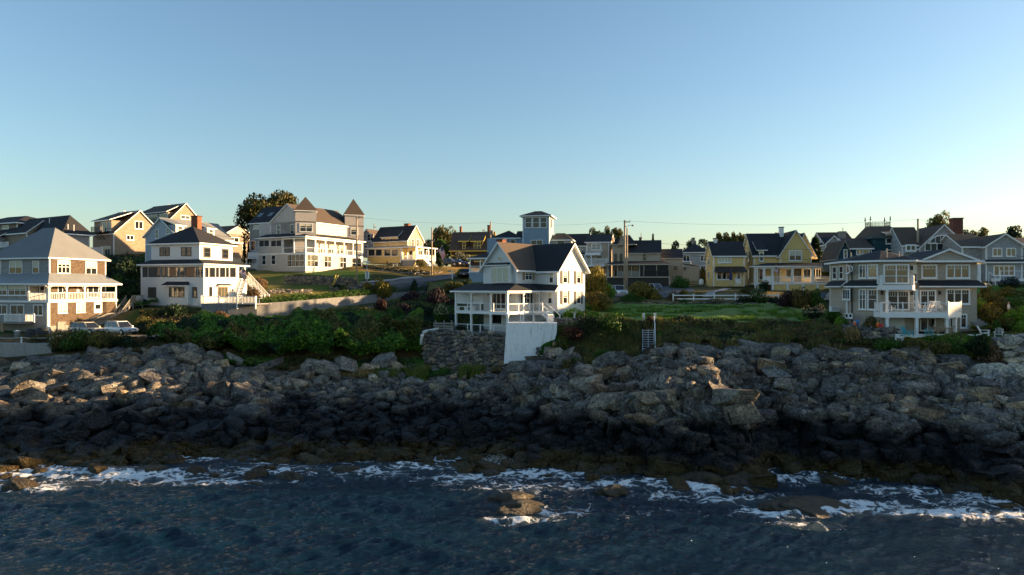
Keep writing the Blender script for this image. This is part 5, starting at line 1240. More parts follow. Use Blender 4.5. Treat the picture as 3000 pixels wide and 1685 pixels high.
# skirt roof between the storeys
h.add('skirt_roof', MB().slab([[(lx - .0, ly - .75, zm), (.55, -.35, zm), (.0, .0, zm + .62), (lx, ly, zm + .62)]], .14), [M['roof_dark'], M['white']])
h.add('skirt_roof', MB().slab([[(xa0, ly - .9, zm), (lx - .3, ly - .9, zm), (lx - .3, ly - .24, zm + .6), (xa0, ly - .24, zm + .6)]], .14), [M['roof_dark'], M['white']])
h.add('skirt_roof', MB().slab([[(-bx + .8, yF + bx * .8 - .2, zm), (-bx + .8, yr + .6, zm), (-bx - .0, yr + .1, zm + .62), (-bx, yF + bx * .8, zm + .62)]], .14), [M['roof_dark'], M['white']])
# windows
for (a, b, c, d) in ((208, 624, 247, 753), (275, 617, 314, 751)): h.win(fA, a, b, c, d, 1, 2, .1)
h.win(fA, 348, 611, 377, 692, 1, 1, .1); h.roundwin(fA, 397, 648, 11, 33); h.win(fA, 309, 849, 382, 958, 3, 1, .12); h.win(fA, 334, 1095, 366, 1145, 1, 1, .1); h.win(fA, 374, 1095, 406, 1145, 1, 1, .1)
h.win(fl, 470, 604, 545, 744, 2, 1, .12, mun=1); h.win(fl, 556, 600, 664, 742, 1, 1, .14, pane='glass2', mun=2)
h.win(fl, 470, 849, 545, 1058, 2, 2, .12, mun=1); h.win(fl, 557, 849, 664, 1062, 1, 2, .14, mun=2)
h.win(B0, 714, 598, 976, 800, 2, 1, .16, pane='glass2', sill=False, name='sliding_door', mun=3); h.win(B0, 744, 863, 980, 1066, 2, 1, .16, sill=False, name='sliding_door', mun=3)
Lr = math.dist(*fr_); h.window(fr_, Lr * .25, Lr * .8, zf2 + .3, ze - .3, 1, 1, .12, blind=.5); h.window(fr_, Lr * .25, Lr * .8, zf1 + .4, zm - .35, 1, 1, .12)
fb = B(-bx); h.win(fb, 1097, 602, 1258, 745, 1, 1, .16, pane='glass2', mun=3); h.win(fb, 1344, 602, 1590, 746, 3, 1, .16, pane='glass2', mun=2)
h.win(fb, 1080, 858, 1248, 1066, 2, 1, .16, sill=False, name='french_door', mun=2); h.win(fb, 1344, 848, 1590, 1006, 3, 1, .16, mun=2)
h.add('garage_door', h.fbox(MB(), B0, h.u(B0, 770, 1180), h.u(B0, 930, 1180), .0, h.z(B0, 850, 1130), .0, .05), M['curtain'])
h.win(fb, 1082, 1136, 1242, 1275, 2, 1, .14, sill=False, name='french_door'); h.win(fb, 1380, 1136, 1450, 1240, 2, 1, .12); h.win(fb, 1488, 1100, 1560, 1246, 1, 1, .14, mun=1)
# decks
o1 = 1.9; y0d = h.u(B(o1), 692, 1100); y1d = h.u(B(o1), 1372, 1100); y2d = h.u(B(.4), 1478, 1100)
h.add('deck', MB().prism([(0.02, y0d), (o1, y0d), (o1, y1d), (.3, y2d + .3), (-bx + .02, y2d + .3), (-bx + .02, yF + bx * .8), (0.02, yF)][::-1] if False else [(-bx + .02, y2d + .3), (-bx + .02, yF + bx * .8), (.02, yF), (.02, y0d), (o1, y0d), (o1, y1d), (.3, y2d + .3)], zf1 - .55, zf1), M['white'])
h.rail(B(o1), y0d, y1d, zf1, 1.0, 'cable'); h.rail(A(y0d), .1, o1, zf1, 1.0, 'baluster')
fdr = ((o1, y1d), (.3, y2d + .3)); Ld = math.dist(*fdr); mb = MB()
for k in range(9): h.fbox(mb, fdr, 0, Ld, zf1 + .08 + k * .11, zf1 + .15 + k * .11, -.06, 0)
h.fbox(mb, fdr, 0, .12, zf1, zf1 + 1.15, -.12, .02); h.fbox(mb, fdr, Ld - .12, Ld, zf1, zf1 + 1.15, -.12, .02); h.add('privacy_slats', mb, M['white'])
h.rail(fdr, .15, Ld - .15, zf1, .08, 'none', ends=False)
o2 = 1.3; y20 = h.u(B(o2), 694, 830); y21 = h.u(B(o2), 1066, 830)
h.add('balcony', MB().prism([(.02, y20), (o2, y20), (o2, y21 - .5), (.6, y21), (.02, yF)], zf2 - .5, zf2), M['white']); h.rail(B(o2), y20, y21 - .5, zf2, 1.0, 'cable'); h.rail(A(y20), .1, o2, zf2, 1.0, 'baluster'); h.rail(((o2, y21 - .5), (.6, y21)), 0.05, .8, zf2, 1.0, 'cable')
h.posts(B(o1 - .1), [757, 1057, 1362], -.3, zf1 - .55, .28); h.posts(fdr, [1463], -.3, zf1 - .55, .25, back=.1); h.posts(B(o2 - .05), [757, 1057], zf1, zf2 - .5, .22)
for x, y in ((698, 890), (1003, 890), (1000, 637)): 
    u, z = h.hit(B0, x, y); h.add('wall_lamp', h.fbox(MB(), B0, u - .1, u + .1, z - .2, z + .2, 0, .2), M['black'])
u, z = h.hit(fb, 1280, 888); h.add('wall_lamp', h.fbox(MB(), fb, u - .1, u + .1, z - .2, z + .2, 0, .2), M['black'])
p0 = h.pt(fl, .25, .08, 0); h.add('downpipe', MB().tube([(p0[0], p0[1], 1.2), (p0[0], p0[1], ze)], .06, 8), M['black'])
for (cx, ya_, yb_) in ((388, 482, 520), (475, 465, 505), (752, 440, 575), (876, 468, 500)): h.vents(A(ly + 1.5) if cx < 600 else B(-.5), [(cx, ya_, yb_)], 'tan_trim')
HTAN = h; HTAN_i = (zf1, o1, bx, yF, yr, fdr)

# --- background houses on the left hill
h = House('hip_roof_house', 'grey shingled house with dark hip roof and brick chimney behind the far-left house', C1, 560, 116, 30, 560)
LA = -h.u(A(), 90, 430); LB = h.u(B(), 792, 430); ze = h.z(A(), 500, 388); h.wall(-LA, 0, 0, LB, -4, ze, 'grey_shingle')
h.hip(-LA, 0, 0, LB, ze, h.z(A(LB / 2), 450, 228), 'roof_dark', .5); h.chimney(A(1.5), 236, 330, 312, 400, 1.0); h.win(A(), 98, 385, 140, 450, 2, 2)
h.vents(A(.8), [(600, 292, 335), (652, 297, 335)]); h.vents(A(LB / 2 - 1), [(436, 240, 270)])
u0, u1 = -LA + .01, h.u(A(-1.0), 245, 420)
h.gable(-LA - .5, u1, -1.2, 4, -4, h.z(A(-1.2), 160, 372), h.z(A(1.4), 250, 280), 'x', 'brown_shingle', 'roof_dark', .3, .3, name='wing_wall')
h = House('tan_terrace_house', 'tan house with stacked dark roofs at the far left edge', C1, 150, 124, 25, 520)
LB = 3; h.wall(-14, 0, 0, 9, -3, h.z(A(), 60, 290), 'brown_shingle'); h.hip(-14, 0, 0, 9, h.z(A(), 60, 292), h.z(A(4), -40, 235), 'roof_dark', .6, ridge=((-11, 4.5), (-5, 4.5)))
h.add('lower_roof', MB().slab([[(-14, -3, h.z(A(-3), 40, 402)), (-.6, -3, h.z(A(-3), 40, 402)), (-1.5, -.01, h.z(A(0), 40, 345)), (-14, -.01, h.z(A(0), 40, 345))]], .2), [M['roof_dark'], M['white']])
h.wall(-14, -1.2, -2.5, -.02, -3, h.z(A(-2.5), 40, 405), 'grey_shingle', corner=False); h.rail(A(-3.4), h.u(A(-3.4), -60, 480), h.u(A(-3.4), 66, 480), h.z(A(-3.4), 30, 500), 1.0, 'wide'); h.win(A(), 20, 300, 80, 335, 3, 1)

def dormer_house(name, label, crop, xc, D, th, yb, q):
    h = House(name, label, crop, xc, D, th, yb)
    LA = -h.u(A(), q['l'], q['ey']); LB = 2 * h.u(B(), q['apx'], q['ey']); ze = h.z(B(), xc, q['ey']); zr = h.z(B(), q['apx'], q['apy'])
    h.gable(-LA - 3, 0, 0, LB, -6, ze, zr, 'x', 'brown_shingle', 'roof_brown', .3, .35)
    zd = h.z(A(0), q['l'], q['dy'])
    h.box('dormer', -LA - 2.5, -.9, .05, LB / 2, ze - 2, zd, 'brown_shingle')
    h.add('dormer_roof', MB().slab([[(-LA - 2.8, -.5, zd + .1), (-.6, -.5, zd + .1), (-.6, LB / 2, zr + .2), (-LA - 2.8, LB / 2, zr + .2)]], .16), [M['roof_brown'], M['white']])
    zz = zd - 2.3
    h.window(A(.05), -LA + .2, -LA * .5, zz, zd - .3, 3, 1, .12, sill=False, name='french_door'); h.window(A(.05), -LA * .42, -1.0, zz + .2, zd - .3, 2, 1, .12)
    h.add('balcony_floor', h.fbox(MB(), A(), -LA - .8, -LA * .3, zz - .25, zz - .02, 0, 1.5), M['darkwood']); h.rail(A(-1.5), -LA - .8, -LA * .3, zz, 1.0, 'baluster', 'black', ends=True)
    h.window(A(), -LA + .2, -1.2, ze - 4.6, ze - 2.6, 4, 1, .12)
    for k in range(3): h.add('brace', MB().bar(h.pt(A(), -LA - .5 + k * 1.2, .05, zz - 1.6), h.pt(A(), -LA - .5 + k * 1.2, 1.4, zz - .25), .09), M['black'])
    return h, LA, LB, ze, zr
h, LA, LB, ze, zr = dormer_house('gabled_shingle_house', 'brown shingled gable house with dormer balcony, leftmost of the two alike', C1, 1003, 140, 32, 585, dict(l=885, apx=1232, ey=372, apy=178, dy=265))
h.win(B(), 1188, 264, 1262, 336, 2, 1, .14); h.win(B(), 1113, 388, 1182, 434, 2, 1, .14); h.vents(A(LB / 2), [(1092, 172, 200), (1104, 170, 200)])
h.box('white_deck_wall', -LA - 3, .5, -2.6, -2.45, -1.5, h.z(A(-2.5), 950, 490), 'white')
h = dormer_house('gabled_shingle_house', 'brown shingled gable house with dormer balcony above the white deck, taller of the two alike', C2, 388, 162, 32, 560, dict(l=150, apx=538, ey=270, apy=124, dy=222))
h, LA, LB, ze, zr = h
h.win(B(), 489, 234, 579, 272, 2, 1, .14); h.vents(A(LB / 2), [(368, 128, 155), (382, 126, 155)])
zf = h.z(A(-4), 80, 512); ua, ub = h.u(A(-4), -40, 480), h.u(A(-4), 168, 480)
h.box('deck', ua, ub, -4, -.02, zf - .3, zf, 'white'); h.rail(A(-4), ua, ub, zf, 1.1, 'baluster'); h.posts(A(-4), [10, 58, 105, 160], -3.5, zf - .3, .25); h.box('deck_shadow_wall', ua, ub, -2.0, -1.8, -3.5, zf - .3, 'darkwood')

h = House('pale_blue_house', 'pale blue clapboard gable house behind the white hip-roofed house', C2, 397, 118, 22, 640)
LA = -h.u(A(), 150, 440); ze = h.z(A(), 390, 352); zr = h.z(A(), 300, 266); um = h.u(A(), 300, 300); ze2 = h.z(A(), 150, 440)
LB = h.u(B(), 930, 440)
kk = (zr - ze2) / (um + LA); ze_ = ze
mb = MB(); yb = LB
h.gable(-LA, 2 * um + LA, 0, yb, -3, ze2, zr, 'y', 'paleblue', 'roof_grey', .35, .35)
h.win(A(), 249, 366, 279, 458, 1, 2); h.win(A(), 353, 358, 384, 414, 1, 2)
for c in (440, 740):
    yy = h.u(B(0), c, 350); zz = h.z(B(-1), c, 330); x1_ = 2 * um + LA - .3
    h.box('dormer', um, x1_, yy - .9, yy + .9, ze2, ze2 + 1.9, 'paleblue'); h.add('dormer_roof', MB().slab([[(x1_ + .3, yy - 1.2, ze2 + 1.9), (x1_ + .3, yy + 1.2, ze2 + 1.9), (um, yy + 1.2, zr + .1), (um, yy - 1.2, zr + .1)]], .14), [M['roof_grey'], M['white']])
    h.window(B(x1_), yy - .5, yy + .5, ze2 + .4, ze2 + 1.7, 1, 2)
h = House('tan_flat_house', 'low tan house catching the sun between the pale blue house and turreted house', C2, 930, 168, 30, 600)
LB = h.u(B(), 1170, 460); h.wall(-9, 0, 0, LB, -3, h.z(B(), 1000, 412), 'tan_siding')
h.gable(-9, 0, 0, LB, -1, h.z(B(), 1000, 412), h.z(A(LB / 2), 930, 345), 'y' if False else 'x', 'tan_siding', 'roof_brown', .4, .3, name='gable_wall'); h.win(B(), 960, 444, 1052, 494, 2, 1, .14); h.win(B(), 1080, 500, 1110, 560, 1, 2)
h.box('balcony_wall', .02, 1.5, .5, 4, h.z(B(), 1000, 500) - .2, h.z(B(), 1000, 500), 'white')
# ------------------------------------------------------------------ roads and paths
def strip(name, mat, pts, lift=.07):
    P = []
    for px, D in pts: P.append(Vector(((px - HX) / FPX * D, D, 0)))
    L, Rr = [], []
    Q = []
    for a, b in zip(P, P[1:]):
        n = max(2, int((b - a).length / .7))
        for k in range(n): Q.append(a.lerp(b, k / n))
    Q.append(P[-1]); return Q
def road(name, mat, pts, w, lift=.09):
    Q = strip(name, mat, pts); V = []; nw = 7
    for i, p in enumerate(Q):
        d = (Q[min(i + 1, len(Q) - 1)] - Q[max(i - 1, 0)]).normalized(); n = Vector((-d.y, d.x, 0))
        for k in range(nw):
            q = p + n * w * (k / (nw - 1) - .5); V.append((q.x, q.y, ground_z(q.x, q.y) + lift + (fbm(np.array([q.x * .35]), np.array([q.y * .35]), 4, 1)[0] - .5) * .36))
    o = link(name, np_mesh(name, V, grid_faces(len(Q), nw), M[mat]))
    return tag(o, kind='structure')
road('lane', 'asphalt', [(1060, 117), (1150, 121.5), (1230, 126), (1320, 130.5), (1420, 134)], 5.2, .12)
road('pavement', 'concrete', [(1060, 122.2), (1150, 126), (1235, 130)], 1.4, .16)
road('driveway', 'gravel', [(150, 85.5), (330, 85.5), (450, 86), (540, 88.5)], 3.4, .12)
road('parking_lane', 'asphalt', [(1780, 104), (1900, 103), (1960, 102), (1990, 108), (1960, 118)], 5, .12)
road('garden_path', 'concrete', [(2072, 100.5), (2085, 104), (2135, 109)], 1.3, .12)

# ------------------------------------------------------------------ walls
STN = [np_mesh('stone', *boulder_shape(2, br, 10, .04), M['boulder'], False) for _ in range(8)]
def stone_wall(name, label, pts, size, thick=.6, mesh=None, single=True, cat='wall', seed=1, core='concrete_dark', flat=.8):
    """pts: (px, ytop, ybottom, D) along the face; stones are pieces of the wall"""
    r = np.random.default_rng(seed); root = thing(name, label, cat, at(pts[0][0], pts[0][2], pts[0][3]))
    mb = MB(); o = root.location; tri = []
    seg = []
    for a, b in zip(pts, pts[1:]):
        a0, a1, b0, b1 = at(a[0], a[2], a[3]), at(a[0], a[1], a[3]), at(b[0], b[2], b[3]), at(b[0], b[1], b[3])
        a0.z -= .5; b0.z -= .5
        d = (b0 - a0); d.z = 0; n = Vector((d.y, -d.x, 0)).normalized(); bk = -n * thick
        f = n * (-size * .28)
        mb.hexa([a0 + f - o, b0 + f - o, b0 + bk - o, a0 + bk - o, a1 + f - o - Vector((0, 0, size * .2)), b1 + f - o - Vector((0, 0, size * .2)), b1 + bk - o - Vector((0, 0, size * .2)), a1 + bk - o - Vector((0, 0, size * .2))])
        seg.append((a0, a1, b0, b1, n))
    core_o = mb.build('core', M[core], root)
    V, F, off = [], [], 0
    for (a0, a1, b0, b1, n) in seg:
        L = (b0 - a0).length; H = max((a1 - a0).length, (b1 - b0).length); rows = max(1, round(H / (size * flat)))
        ang = math.atan2((b0 - a0).y, (b0 - a0).x)
        for j in range(rows):
            u = 0.0
            while u < L:
                w = size * r.uniform(.5, 1.7); t = min(1, (u + w / 2) / L); v = (j + .5) / rows
                lo, hi = a0.lerp(b0, t), a1.lerp(b1, t); p = lo.lerp(hi, v) + n * r.uniform(-.05, .06) * size
                hh = (hi - lo).length / rows; p.z += r.uniform(-.32, .32) * hh
                sc = (w * .62, size * .55, hh * r.uniform(.65, 1.15)); e = (r.uniform(-.12, .12), r.uniform(-.18, .18), ang + r.uniform(-.15, .15))
                if single: link('stone', (mesh or STN)[int(r.integers(0, len(mesh or STN)))], root, p - o, e, sc)
                else:
                    Vb, Fb = LOW[int(r.integers(0, 14))]; W = Vb * np.array(sc) * 1.05; ca, sa = math.cos(e[2]), math.sin(e[2])
                    W = np.stack([W[:, 0] * ca - W[:, 1] * sa, W[:, 0] * sa + W[:, 1] * ca, W[:, 2] + W[:, 0] * e[1]], -1) + np.array(p - o)
                    V.append(W); F.append(Fb + off); off += len(Vb)
                u += w
    if not single:
        s_ = link('stones', np_mesh('stones', np.concatenate(V), np.concatenate(F), M['rubble'], False), root); s_['kind'] = 'stuff'
    return root
def panel_wall(name, label, pts, thick, mat, cat='wall'):
    root = thing(name, label, cat, at(pts[0][0], pts[0][2], pts[0][3])); o = root.location
    for a, b in zip(pts, pts[1:]):
        a0, a1, b0, b1 = at(a[0], a[2], a[3]), at(a[0], a[1], a[3]), at(b[0], b[2], b[3]), at(b[0], b[1], b[3]); a0.z -= .8; b0.z -= .8
        d = b0 - a0; d.z = 0; n = Vector((d.y, -d.x, 0)).normalized(); bk = -n * thick; g = d.normalized() * .012
        MB().hexa([q - o for q in (a0 + g, b0 - g, b0 - g + bk, a0 + g + bk, a1 + g, b1 - g, b1 - g + bk, a1 + g + bk)]).build('panel', M[mat], root)
    return root
panel_wall('concrete_seawall', 'pale concrete seawall with rope fence below the far-left house', [(-330, 1008, 1085, 80), (-140, 1007, 1080, 80), (55, 1006, 1080, 80), (155, 1006, 1052, 80)], 1.2, 'concrete')
panel_wall('retaining_wall', 'long dark concrete retaining wall running from the white house up to the lane', RW, .4, 'concrete_dark')
stone_wall('stone_foundation_wall', 'dark fieldstone wall under the white seaside house porch', [(1238, 972, 1048, 81.5), (1330, 972, 1066, 80.4), (1482, 976, 1072, 79.2)], .52, .8, seed=3)
stone_wall('boulder_wall', 'stacked pale granite boulder wall at the right edge', [(2916, 992, 1074, 66.5), (2960, 985, 1092, 65.2), (3040, 985, 1100, 64.2), (3120, 985, 1105, 63.6)], 1.0, 1.0, mesh=PSH, seed=5, flat=.62)
stone_wall('dry_stone_wall', 'low dry stone wall along the foot of the green lawn', [(1800, 938, 958, 80.4), (1930, 944, 962, 79.6), (2080, 946, 966, 79), (2240, 948, 968, 78.4), (2380, 948, 968, 77.5), (2430, 950, 968, 76.4)], .36, .5, single=False, seed=7)
stone_wall('dry_stone_wall', 'low dry stone wall at the back of the green lawn below the white fence', [(1815, 886, 905, 97), (1960, 888, 905, 96.6), (2120, 888, 905, 96.4), (2285, 890, 906, 95.5)], .34, .5, single=False, seed=8)
stone_wall('dry_stone_wall', 'stone garden wall just below the turreted house lawn', [(835, 808, 832, 117.5), (920, 812, 836, 117), (1000, 812, 836, 117), (1040, 816, 836, 117)], .34, .5, single=False, seed=9)
stone_wall('dry_stone_wall', 'short stone wall beside the white outside stairs', [(786, 846, 872, 108.5), (850, 848, 868, 110), (912, 848, 860, 112)], .34, .5, single=False, seed=10)
stone_wall('dry_stone_wall', 'low stone wall at the lane edge below the yellow guy guards', [(968, 842, 858, 114.5), (1040, 840, 854, 115.5), (1125, 836, 850, 117)], .34, .5, single=False, seed=12)
stone_wall('dry_stone_wall', 'stone retaining wall in front of the yellow cottage lawn', [(1062, 786, 806, 137), (1140, 794, 813, 134.5), (1205, 799, 822, 132.5), (1260, 800, 814, 134)], .4, .6, single=False, seed=13)
stone_wall('dry_stone_wall', 'sunlit stone wall by the hill utility pole', [(1258, 797, 815, 133.4), (1312, 799, 812, 137)], .45, .6, single=False, seed=14, mesh=PSH)
stone_wall('dry_stone_wall', 'stone wall beside the bird bath and white seawall', [(1622, 934, 958, 81), (1700, 932, 955, 81), (1735, 934, 952, 81)], .36, .5, single=False, seed=15)
stone_wall('dry_stone_wall', 'grey stone patio wall left of the turquoise chairs', [(2470, 952, 975, 71.6), (2530, 958, 982, 70.4), (2622, 962, 985, 69.6)], .42, .5, single=False, seed=16)
panel_wall('patio_edge', 'white painted patio edge wall under the tan house decks', [(2622, 979, 990, 69.4), (2760, 980, 996, 69.0), (2855, 981, 996, 69.2)], .5, 'whitewash')

# whitewashed seawall, its lower corner broken away
root = thing('white_seawall', 'flaking whitewashed seawall with a broken lower corner', 'wall', at(1500, 1062, 78))
o = root.location; outl = [(1484, 946), (1476, 1066), (1500, 1064), (1550, 1060), (1571, 1045), (1590, 1046), (1617, 1050), (1619, 1017), (1631, 975), (1632, 947)]
outl2 = [(1484, 946), (1476, 1066), (1552, 1060), (1575, 1042), (1589, 1028), (1578, 1019), (1600, 1019), (1617, 1050), (1619, 1017), (1631, 972), (1632, 947)]
front = [at(x, y, 78 + (946 - y) * .004) - o for x, y in outl]; back = [Vector((p.x * .98 + .3, p.y + 3.2, p.z)) for p in front]
n = len(front); mb = MB(); mb.add(front + back, [tuple(range(n)), tuple(range(2 * n - 1, n - 1, -1))] + [(i, n + i, n + (i + 1) % n, (i + 1) % n) for i in range(n)])
mb.build('wall', M['whitewash'], root)
for i, (x0_, y0_, x1_, y1_) in enumerate(((1574, 1017, 1603, 1030), (1574, 1029, 1612, 1042), (1580, 1041, 1612, 1056))):   # stones bared by the break
    c = at((x0_ + x1_) / 2, (y0_ + y1_) / 2, 77.7) - o; link('stone', STN[i], root, c, (.1, .15, .3 * i), ((x1_ - x0_) / 2 * .039 * 1.15, .45, (y1_ - y0_) / 2 * .039 * 1.5))
root = thing('seawall_railing', 'white post and cable railing on top of the whitewashed seawall', 'railing', at(1560, 946, 78.3)); o = root.location
mb = MB(); P = [at(x, 946, 78.4) - o for x in (1487, 1525, 1563, 1603)] + [at(1620, 946, 80) - o]
for a, b in zip(P, P[1:]):
    mb.bar(a + Vector((0, 0, .95)), b + Vector((0, 0, .95)), .08, .06)
    for k in range(1, 7): mb.bar(a + Vector((0, 0, k * .14)), b + Vector((0, 0, k * .14)), .014)
mb.build('rails', M['white'], root)
for p in P: MB().box(p.x - .07, p.x + .07, p.y - .07, p.y + .07, -.02, 1.0).build('post', M['white'], root)

# rope fence on the concrete seawall
root = thing('rope_fence', 'low white-posted rope fence on the pale concrete seawall', 'fence', at(60, 1006, 80.3)); o = root.location
P = [at(x, 1006, 80.3) - o for x in (-130, -20, 63, 147)]
for p in P: MB().box(p.x - .06, p.x + .06, p.y - .06, p.y + .06, 0, .75).build('post', M['white'], root)
for a, b in zip(P, P[1:]):
    MB().tube([a.lerp(b, t) + Vector((0, 0, .68 - .08 * math.sin(math.pi * t))) for t in (0, .25, .5, .75, 1)], .03, 5).build('top_rope', M['curtain'], root)
    MB().tube([a.lerp(b, t) + Vector((0, 0, .62 - .42 * math.sin(math.pi * t))) for t in np.linspace(0, 1, 9)], .035, 5).build('chain', M['darkwood'], root)

# white rail fence above the lawn
root = thing('rail_fence', 'white two-rail wooden fence across the yellow house front garden', 'fence', at(1972, 884, 98)); o = root.location
P = [at(x, 885, 98 + i * .05) - o for i, x in enumerate((1972, 2032, 2093, 2155, 2218, 2280))]
for p in P: MB().box(p.x - .08, p.x + .08, p.y - .08, p.y + .08, -.4, 1.15).build('post', M['white'], root)
for a, b in zip(P, P[1:]):
    for z in (.95, .45): MB().bar(a + Vector((0, -.1, z)), b + Vector((0, -.1, z)), .05, .16).build('rail', M['white'], root)
root = thing('plank_fence', 'weathered grey plank fence above the drain pipe', 'fence', at(1271, 966, 84)); o = root.location
for x in (1276, 1301, 1323):
    p = at(x, 966, 84) - o; MB().box(p.x - .07, p.x + .07, p.y - .06, p.y + .06, -.3, 1.15).build('post', M['greywood'], root)
for z, t in ((.78, .0), (.45, .04), (.15, -.03)):
    a, b = at(1270, 966, 84) - o, at(1330, 966, 84) - o; MB().bar(a + Vector((0, -.1, z + t)), b + Vector((0, -.1, z - t)), .05, .2).build('plank', M['greywood'], root)

# ------------------------------------------------------------------ ladder stairs, pipe, bird bath
M['alu'] = plain('aluminium', (.55, .57, .6), .45, .1, 3, 0, .3)
root = thing('ladder_stairs', 'grey metal ladder stairs down the bank to the rocks', 'stairs', at(1899, 1054, 74.6)); o = root.location
t0, t1 = at(1899, 966, 77.6) - o, at(1899, 1054, 74.6) - o
for dx in (-.62, 0, .62): MB().bar(t0 + Vector((dx, 0, 0)), t1 + Vector((dx, 0, 0)), .06, .12).build('stringer', M['alu'], root)
for k in range(13):
    p = t0.lerp(t1, (k + .3) / 13); MB().box(p.x - .62, p.x + .62, p.y - .1, p.y + .1, p.z - .02, p.z + .02).build('tread', M['alu'], root)
MB().tube([t0 + Vector((.75, .5, 1.5)), t0 + Vector((.75, 0, .7)), t1 + Vector((.75, -.2, .9)), t1 + Vector((.75, -.2, 0))], .05, 6).build('handrail', M['white'], root)
for i, (x, y0_, y1_) in enumerate(((1886, 919, 938), (1919, 919, 950))):
    b = at(x, y1_, 79.6); g = thing('gate_post', ('shorter left' if i == 0 else 'taller right') + ' white post at the head of the ladder stairs', 'post', b)
    MB().box(-.12, .12, -.12, .12, -.3, (y1_ - y0_) * .0398).build('shaft', M['white'], g); MB().box(-.15, .15, -.15, .15, (y1_ - y0_) * .0398 + .001, (y1_ - y0_) * .0398 + .05).build('cap', M['white'], g)
root = thing('drain_pipe', 'white plastic drain pipe elbowing down over the stone wall', 'pipe', at(1233, 1012, 80.6)); o = root.location
MB().tube([at(1284, 963, 82.5) - o, at(1262, 968, 81.8) - o, at(1247, 971, 81.2) - o, at(1240, 974, 80.9) - o, at(1237, 982, 80.7) - o, at(1233, 1010, 80.6) - o], [.16, .16, .18, .19, .18, .17], 10).build('pipe', M['curtain'], root, True)
MB().lathe([(.21, -.1), (.21, .1)], 10, at(1237, 982, 80.7) - o).build('collar', M['white'], root)
b = at(1683, 938, 82.4); root = thing('bird_bath', 'pale stone bird bath before the bright green mound', 'bird bath', b)
MB().lathe([(.24, -.2), (.22, .06), (.11, .14), (.10, .55), (.14, .82)], 12).build('pedestal', M['curtain'], root, True); MB().lathe([(.12, .82), (.36, .93), (.44, 1.02), (.40, 1.02), (.1, .95)], 16).build('basin', M['curtain'], root, True)

# ------------------------------------------------------------------ utility poles, wires, signs
M['pole'] = plain('weathered_pole', (.36, .28, .19), .85, .3, 3, .02)
def pole(label, px, ytop, ybase, D, arm=None, lamp=0, can=0, r=.16):
    b = at(px, ybase, D); t = at(px, ytop, D); H = t.z - b.z; root = thing('utility_pole', label, 'pole', b)
    MB().tube([(0, 0, -.5), (0, 0, H * .5), (.02, 0, H)], [r, r * .9, r * .75], 10).build('shaft', M['pole'], root, True)
    if arm: 
        for z, L in arm: MB().bar((-L * .2, 0, H - z), (L, 0, H - z), .09, .12).build('crossarm', M['greywood'], root)
        for z, L in arm: MB().lathe([(.05, 0), (.07, .1), (.03, .2)], 8, (L * .95, 0, H - z + .06)).build('insulator', M['greywood'], root)
    if lamp:
        MB().tube([(0, 0, H - 1.2), (lamp * .5, 0, H - .85), (lamp, 0, H - .8)], .04, 6).build('lamp_arm', M['alu'], root); MB().lathe([(.05, .1), (.18, 0), (.2, -.12), (.05, -.2)], 10, (lamp, 0, H - .8)).build('lamp_head', M['greywood'], root, True)
    if can: MB().lathe([(.02, 0), (.24, .02), (.24, .8), (.1, .88)], 12, (.38, 0, H - can)).build('transformer', M['greywood'], root, True)
    return root
pole('tall utility pole beside the turreted house and road sign', 1045, 634, 836, 118, arm=[(.25, 1.2)], lamp=0, can=0)
pole('utility pole at the corner of the yellow cottage lawn', 1265, 666, 808, 133, can=0, arm=[(2.6, .5)])
pole('distant utility pole above the yellow cottage roof', 1096, 655, 760, 185, arm=[(1.0, .6)])
pole('utility pole in front of the brown house with yellow trim', 1437, 650, 800, 138, can=2.6)
pole('tall utility pole with lamp arm near the white parked vehicles', 1830, 645, 862, 109, lamp=1.3, arm=[(.3, .9)], can=0, r=.19)
pole('old second utility pole close behind the lamp-arm pole', 1837, 668, 860, 114, r=.15)
pole('utility pole between the teal house and arched window house', 2689, 641, 760, 100, r=.17)
def wire(label, pts, sag=.5, r=.018):
    P = [at(*p) for p in pts]; Q = []
    for a, b in zip(P, P[1:]):
        s = sag * (b - a).length / 40
        Q += [a.lerp(b, t) - Vector((0, 0, s * 4 * t * (1 - t))) for t in np.linspace(0, 1, 13)[:-1]]
    Q.append(P[-1]); o = MB().tube(Q, r, 4).build('overhead_wire', M['black']); return tag(o, label, 'wire', 'overhead wires')
wire('highest thin wire strung along all the utility poles', [(1045, 636, 118), (1437, 652, 138), (1830, 647, 109), (2689, 643, 100), (3100, 700, 95)], .7, .012)
wire('black cable running low from the hill pole past the turreted house porch', [(560, 688, 112), (1045, 690, 118), (1265, 715, 133), (1830, 738, 109)], .5, .022)
wire('second low cable from the turreted house to the lamp-arm pole', [(560, 700, 112), (1045, 697, 118), (1265, 717, 133), (1437, 705, 138)], .5, .016)
wire('cable crossing in front of the yellow house upper storey', [(1830, 705, 109), (2420, 732, 108), (2689, 700, 100)], .4, .018)
wire('lower cable crossing the yellow house below its gable window', [(1830, 737, 109), (2420, 760, 108), (2689, 712, 100), (3100, 762, 88)], .4, .022)
wire('slack service wire dropping from the lamp-arm pole to the seaside house', [(1824, 700, 109), (1738, 781, 98)], .6, .02)
wire('slack service wire between the brown house pole and the cottage lawn pole', [(1437, 676, 138), (1265, 690, 133)], .9, .025)
def guard(label, x0, y0, x1, y1, D):
    a, b = at(x0, y0, D), at(x1, y1, D); root = thing('guy_wire_guard', label, 'wire guard', b); MB().tube([Vector((0, 0, 0)), a - b], .07, 8).build('sleeve', M['yellow_trim'], root, True)
    MB().tube([a - b, (a - b) * 2.4 + Vector((.5, 0, 3))], .012, 4).build('guy_wire', M['black'], root)
guard('left of two yellow guy wire guards by the turreted house', 984, 806, 974, 838, 115.5); guard('right of two yellow guy wire guards by the turreted house', 991, 807, 978, 834, 116.5)
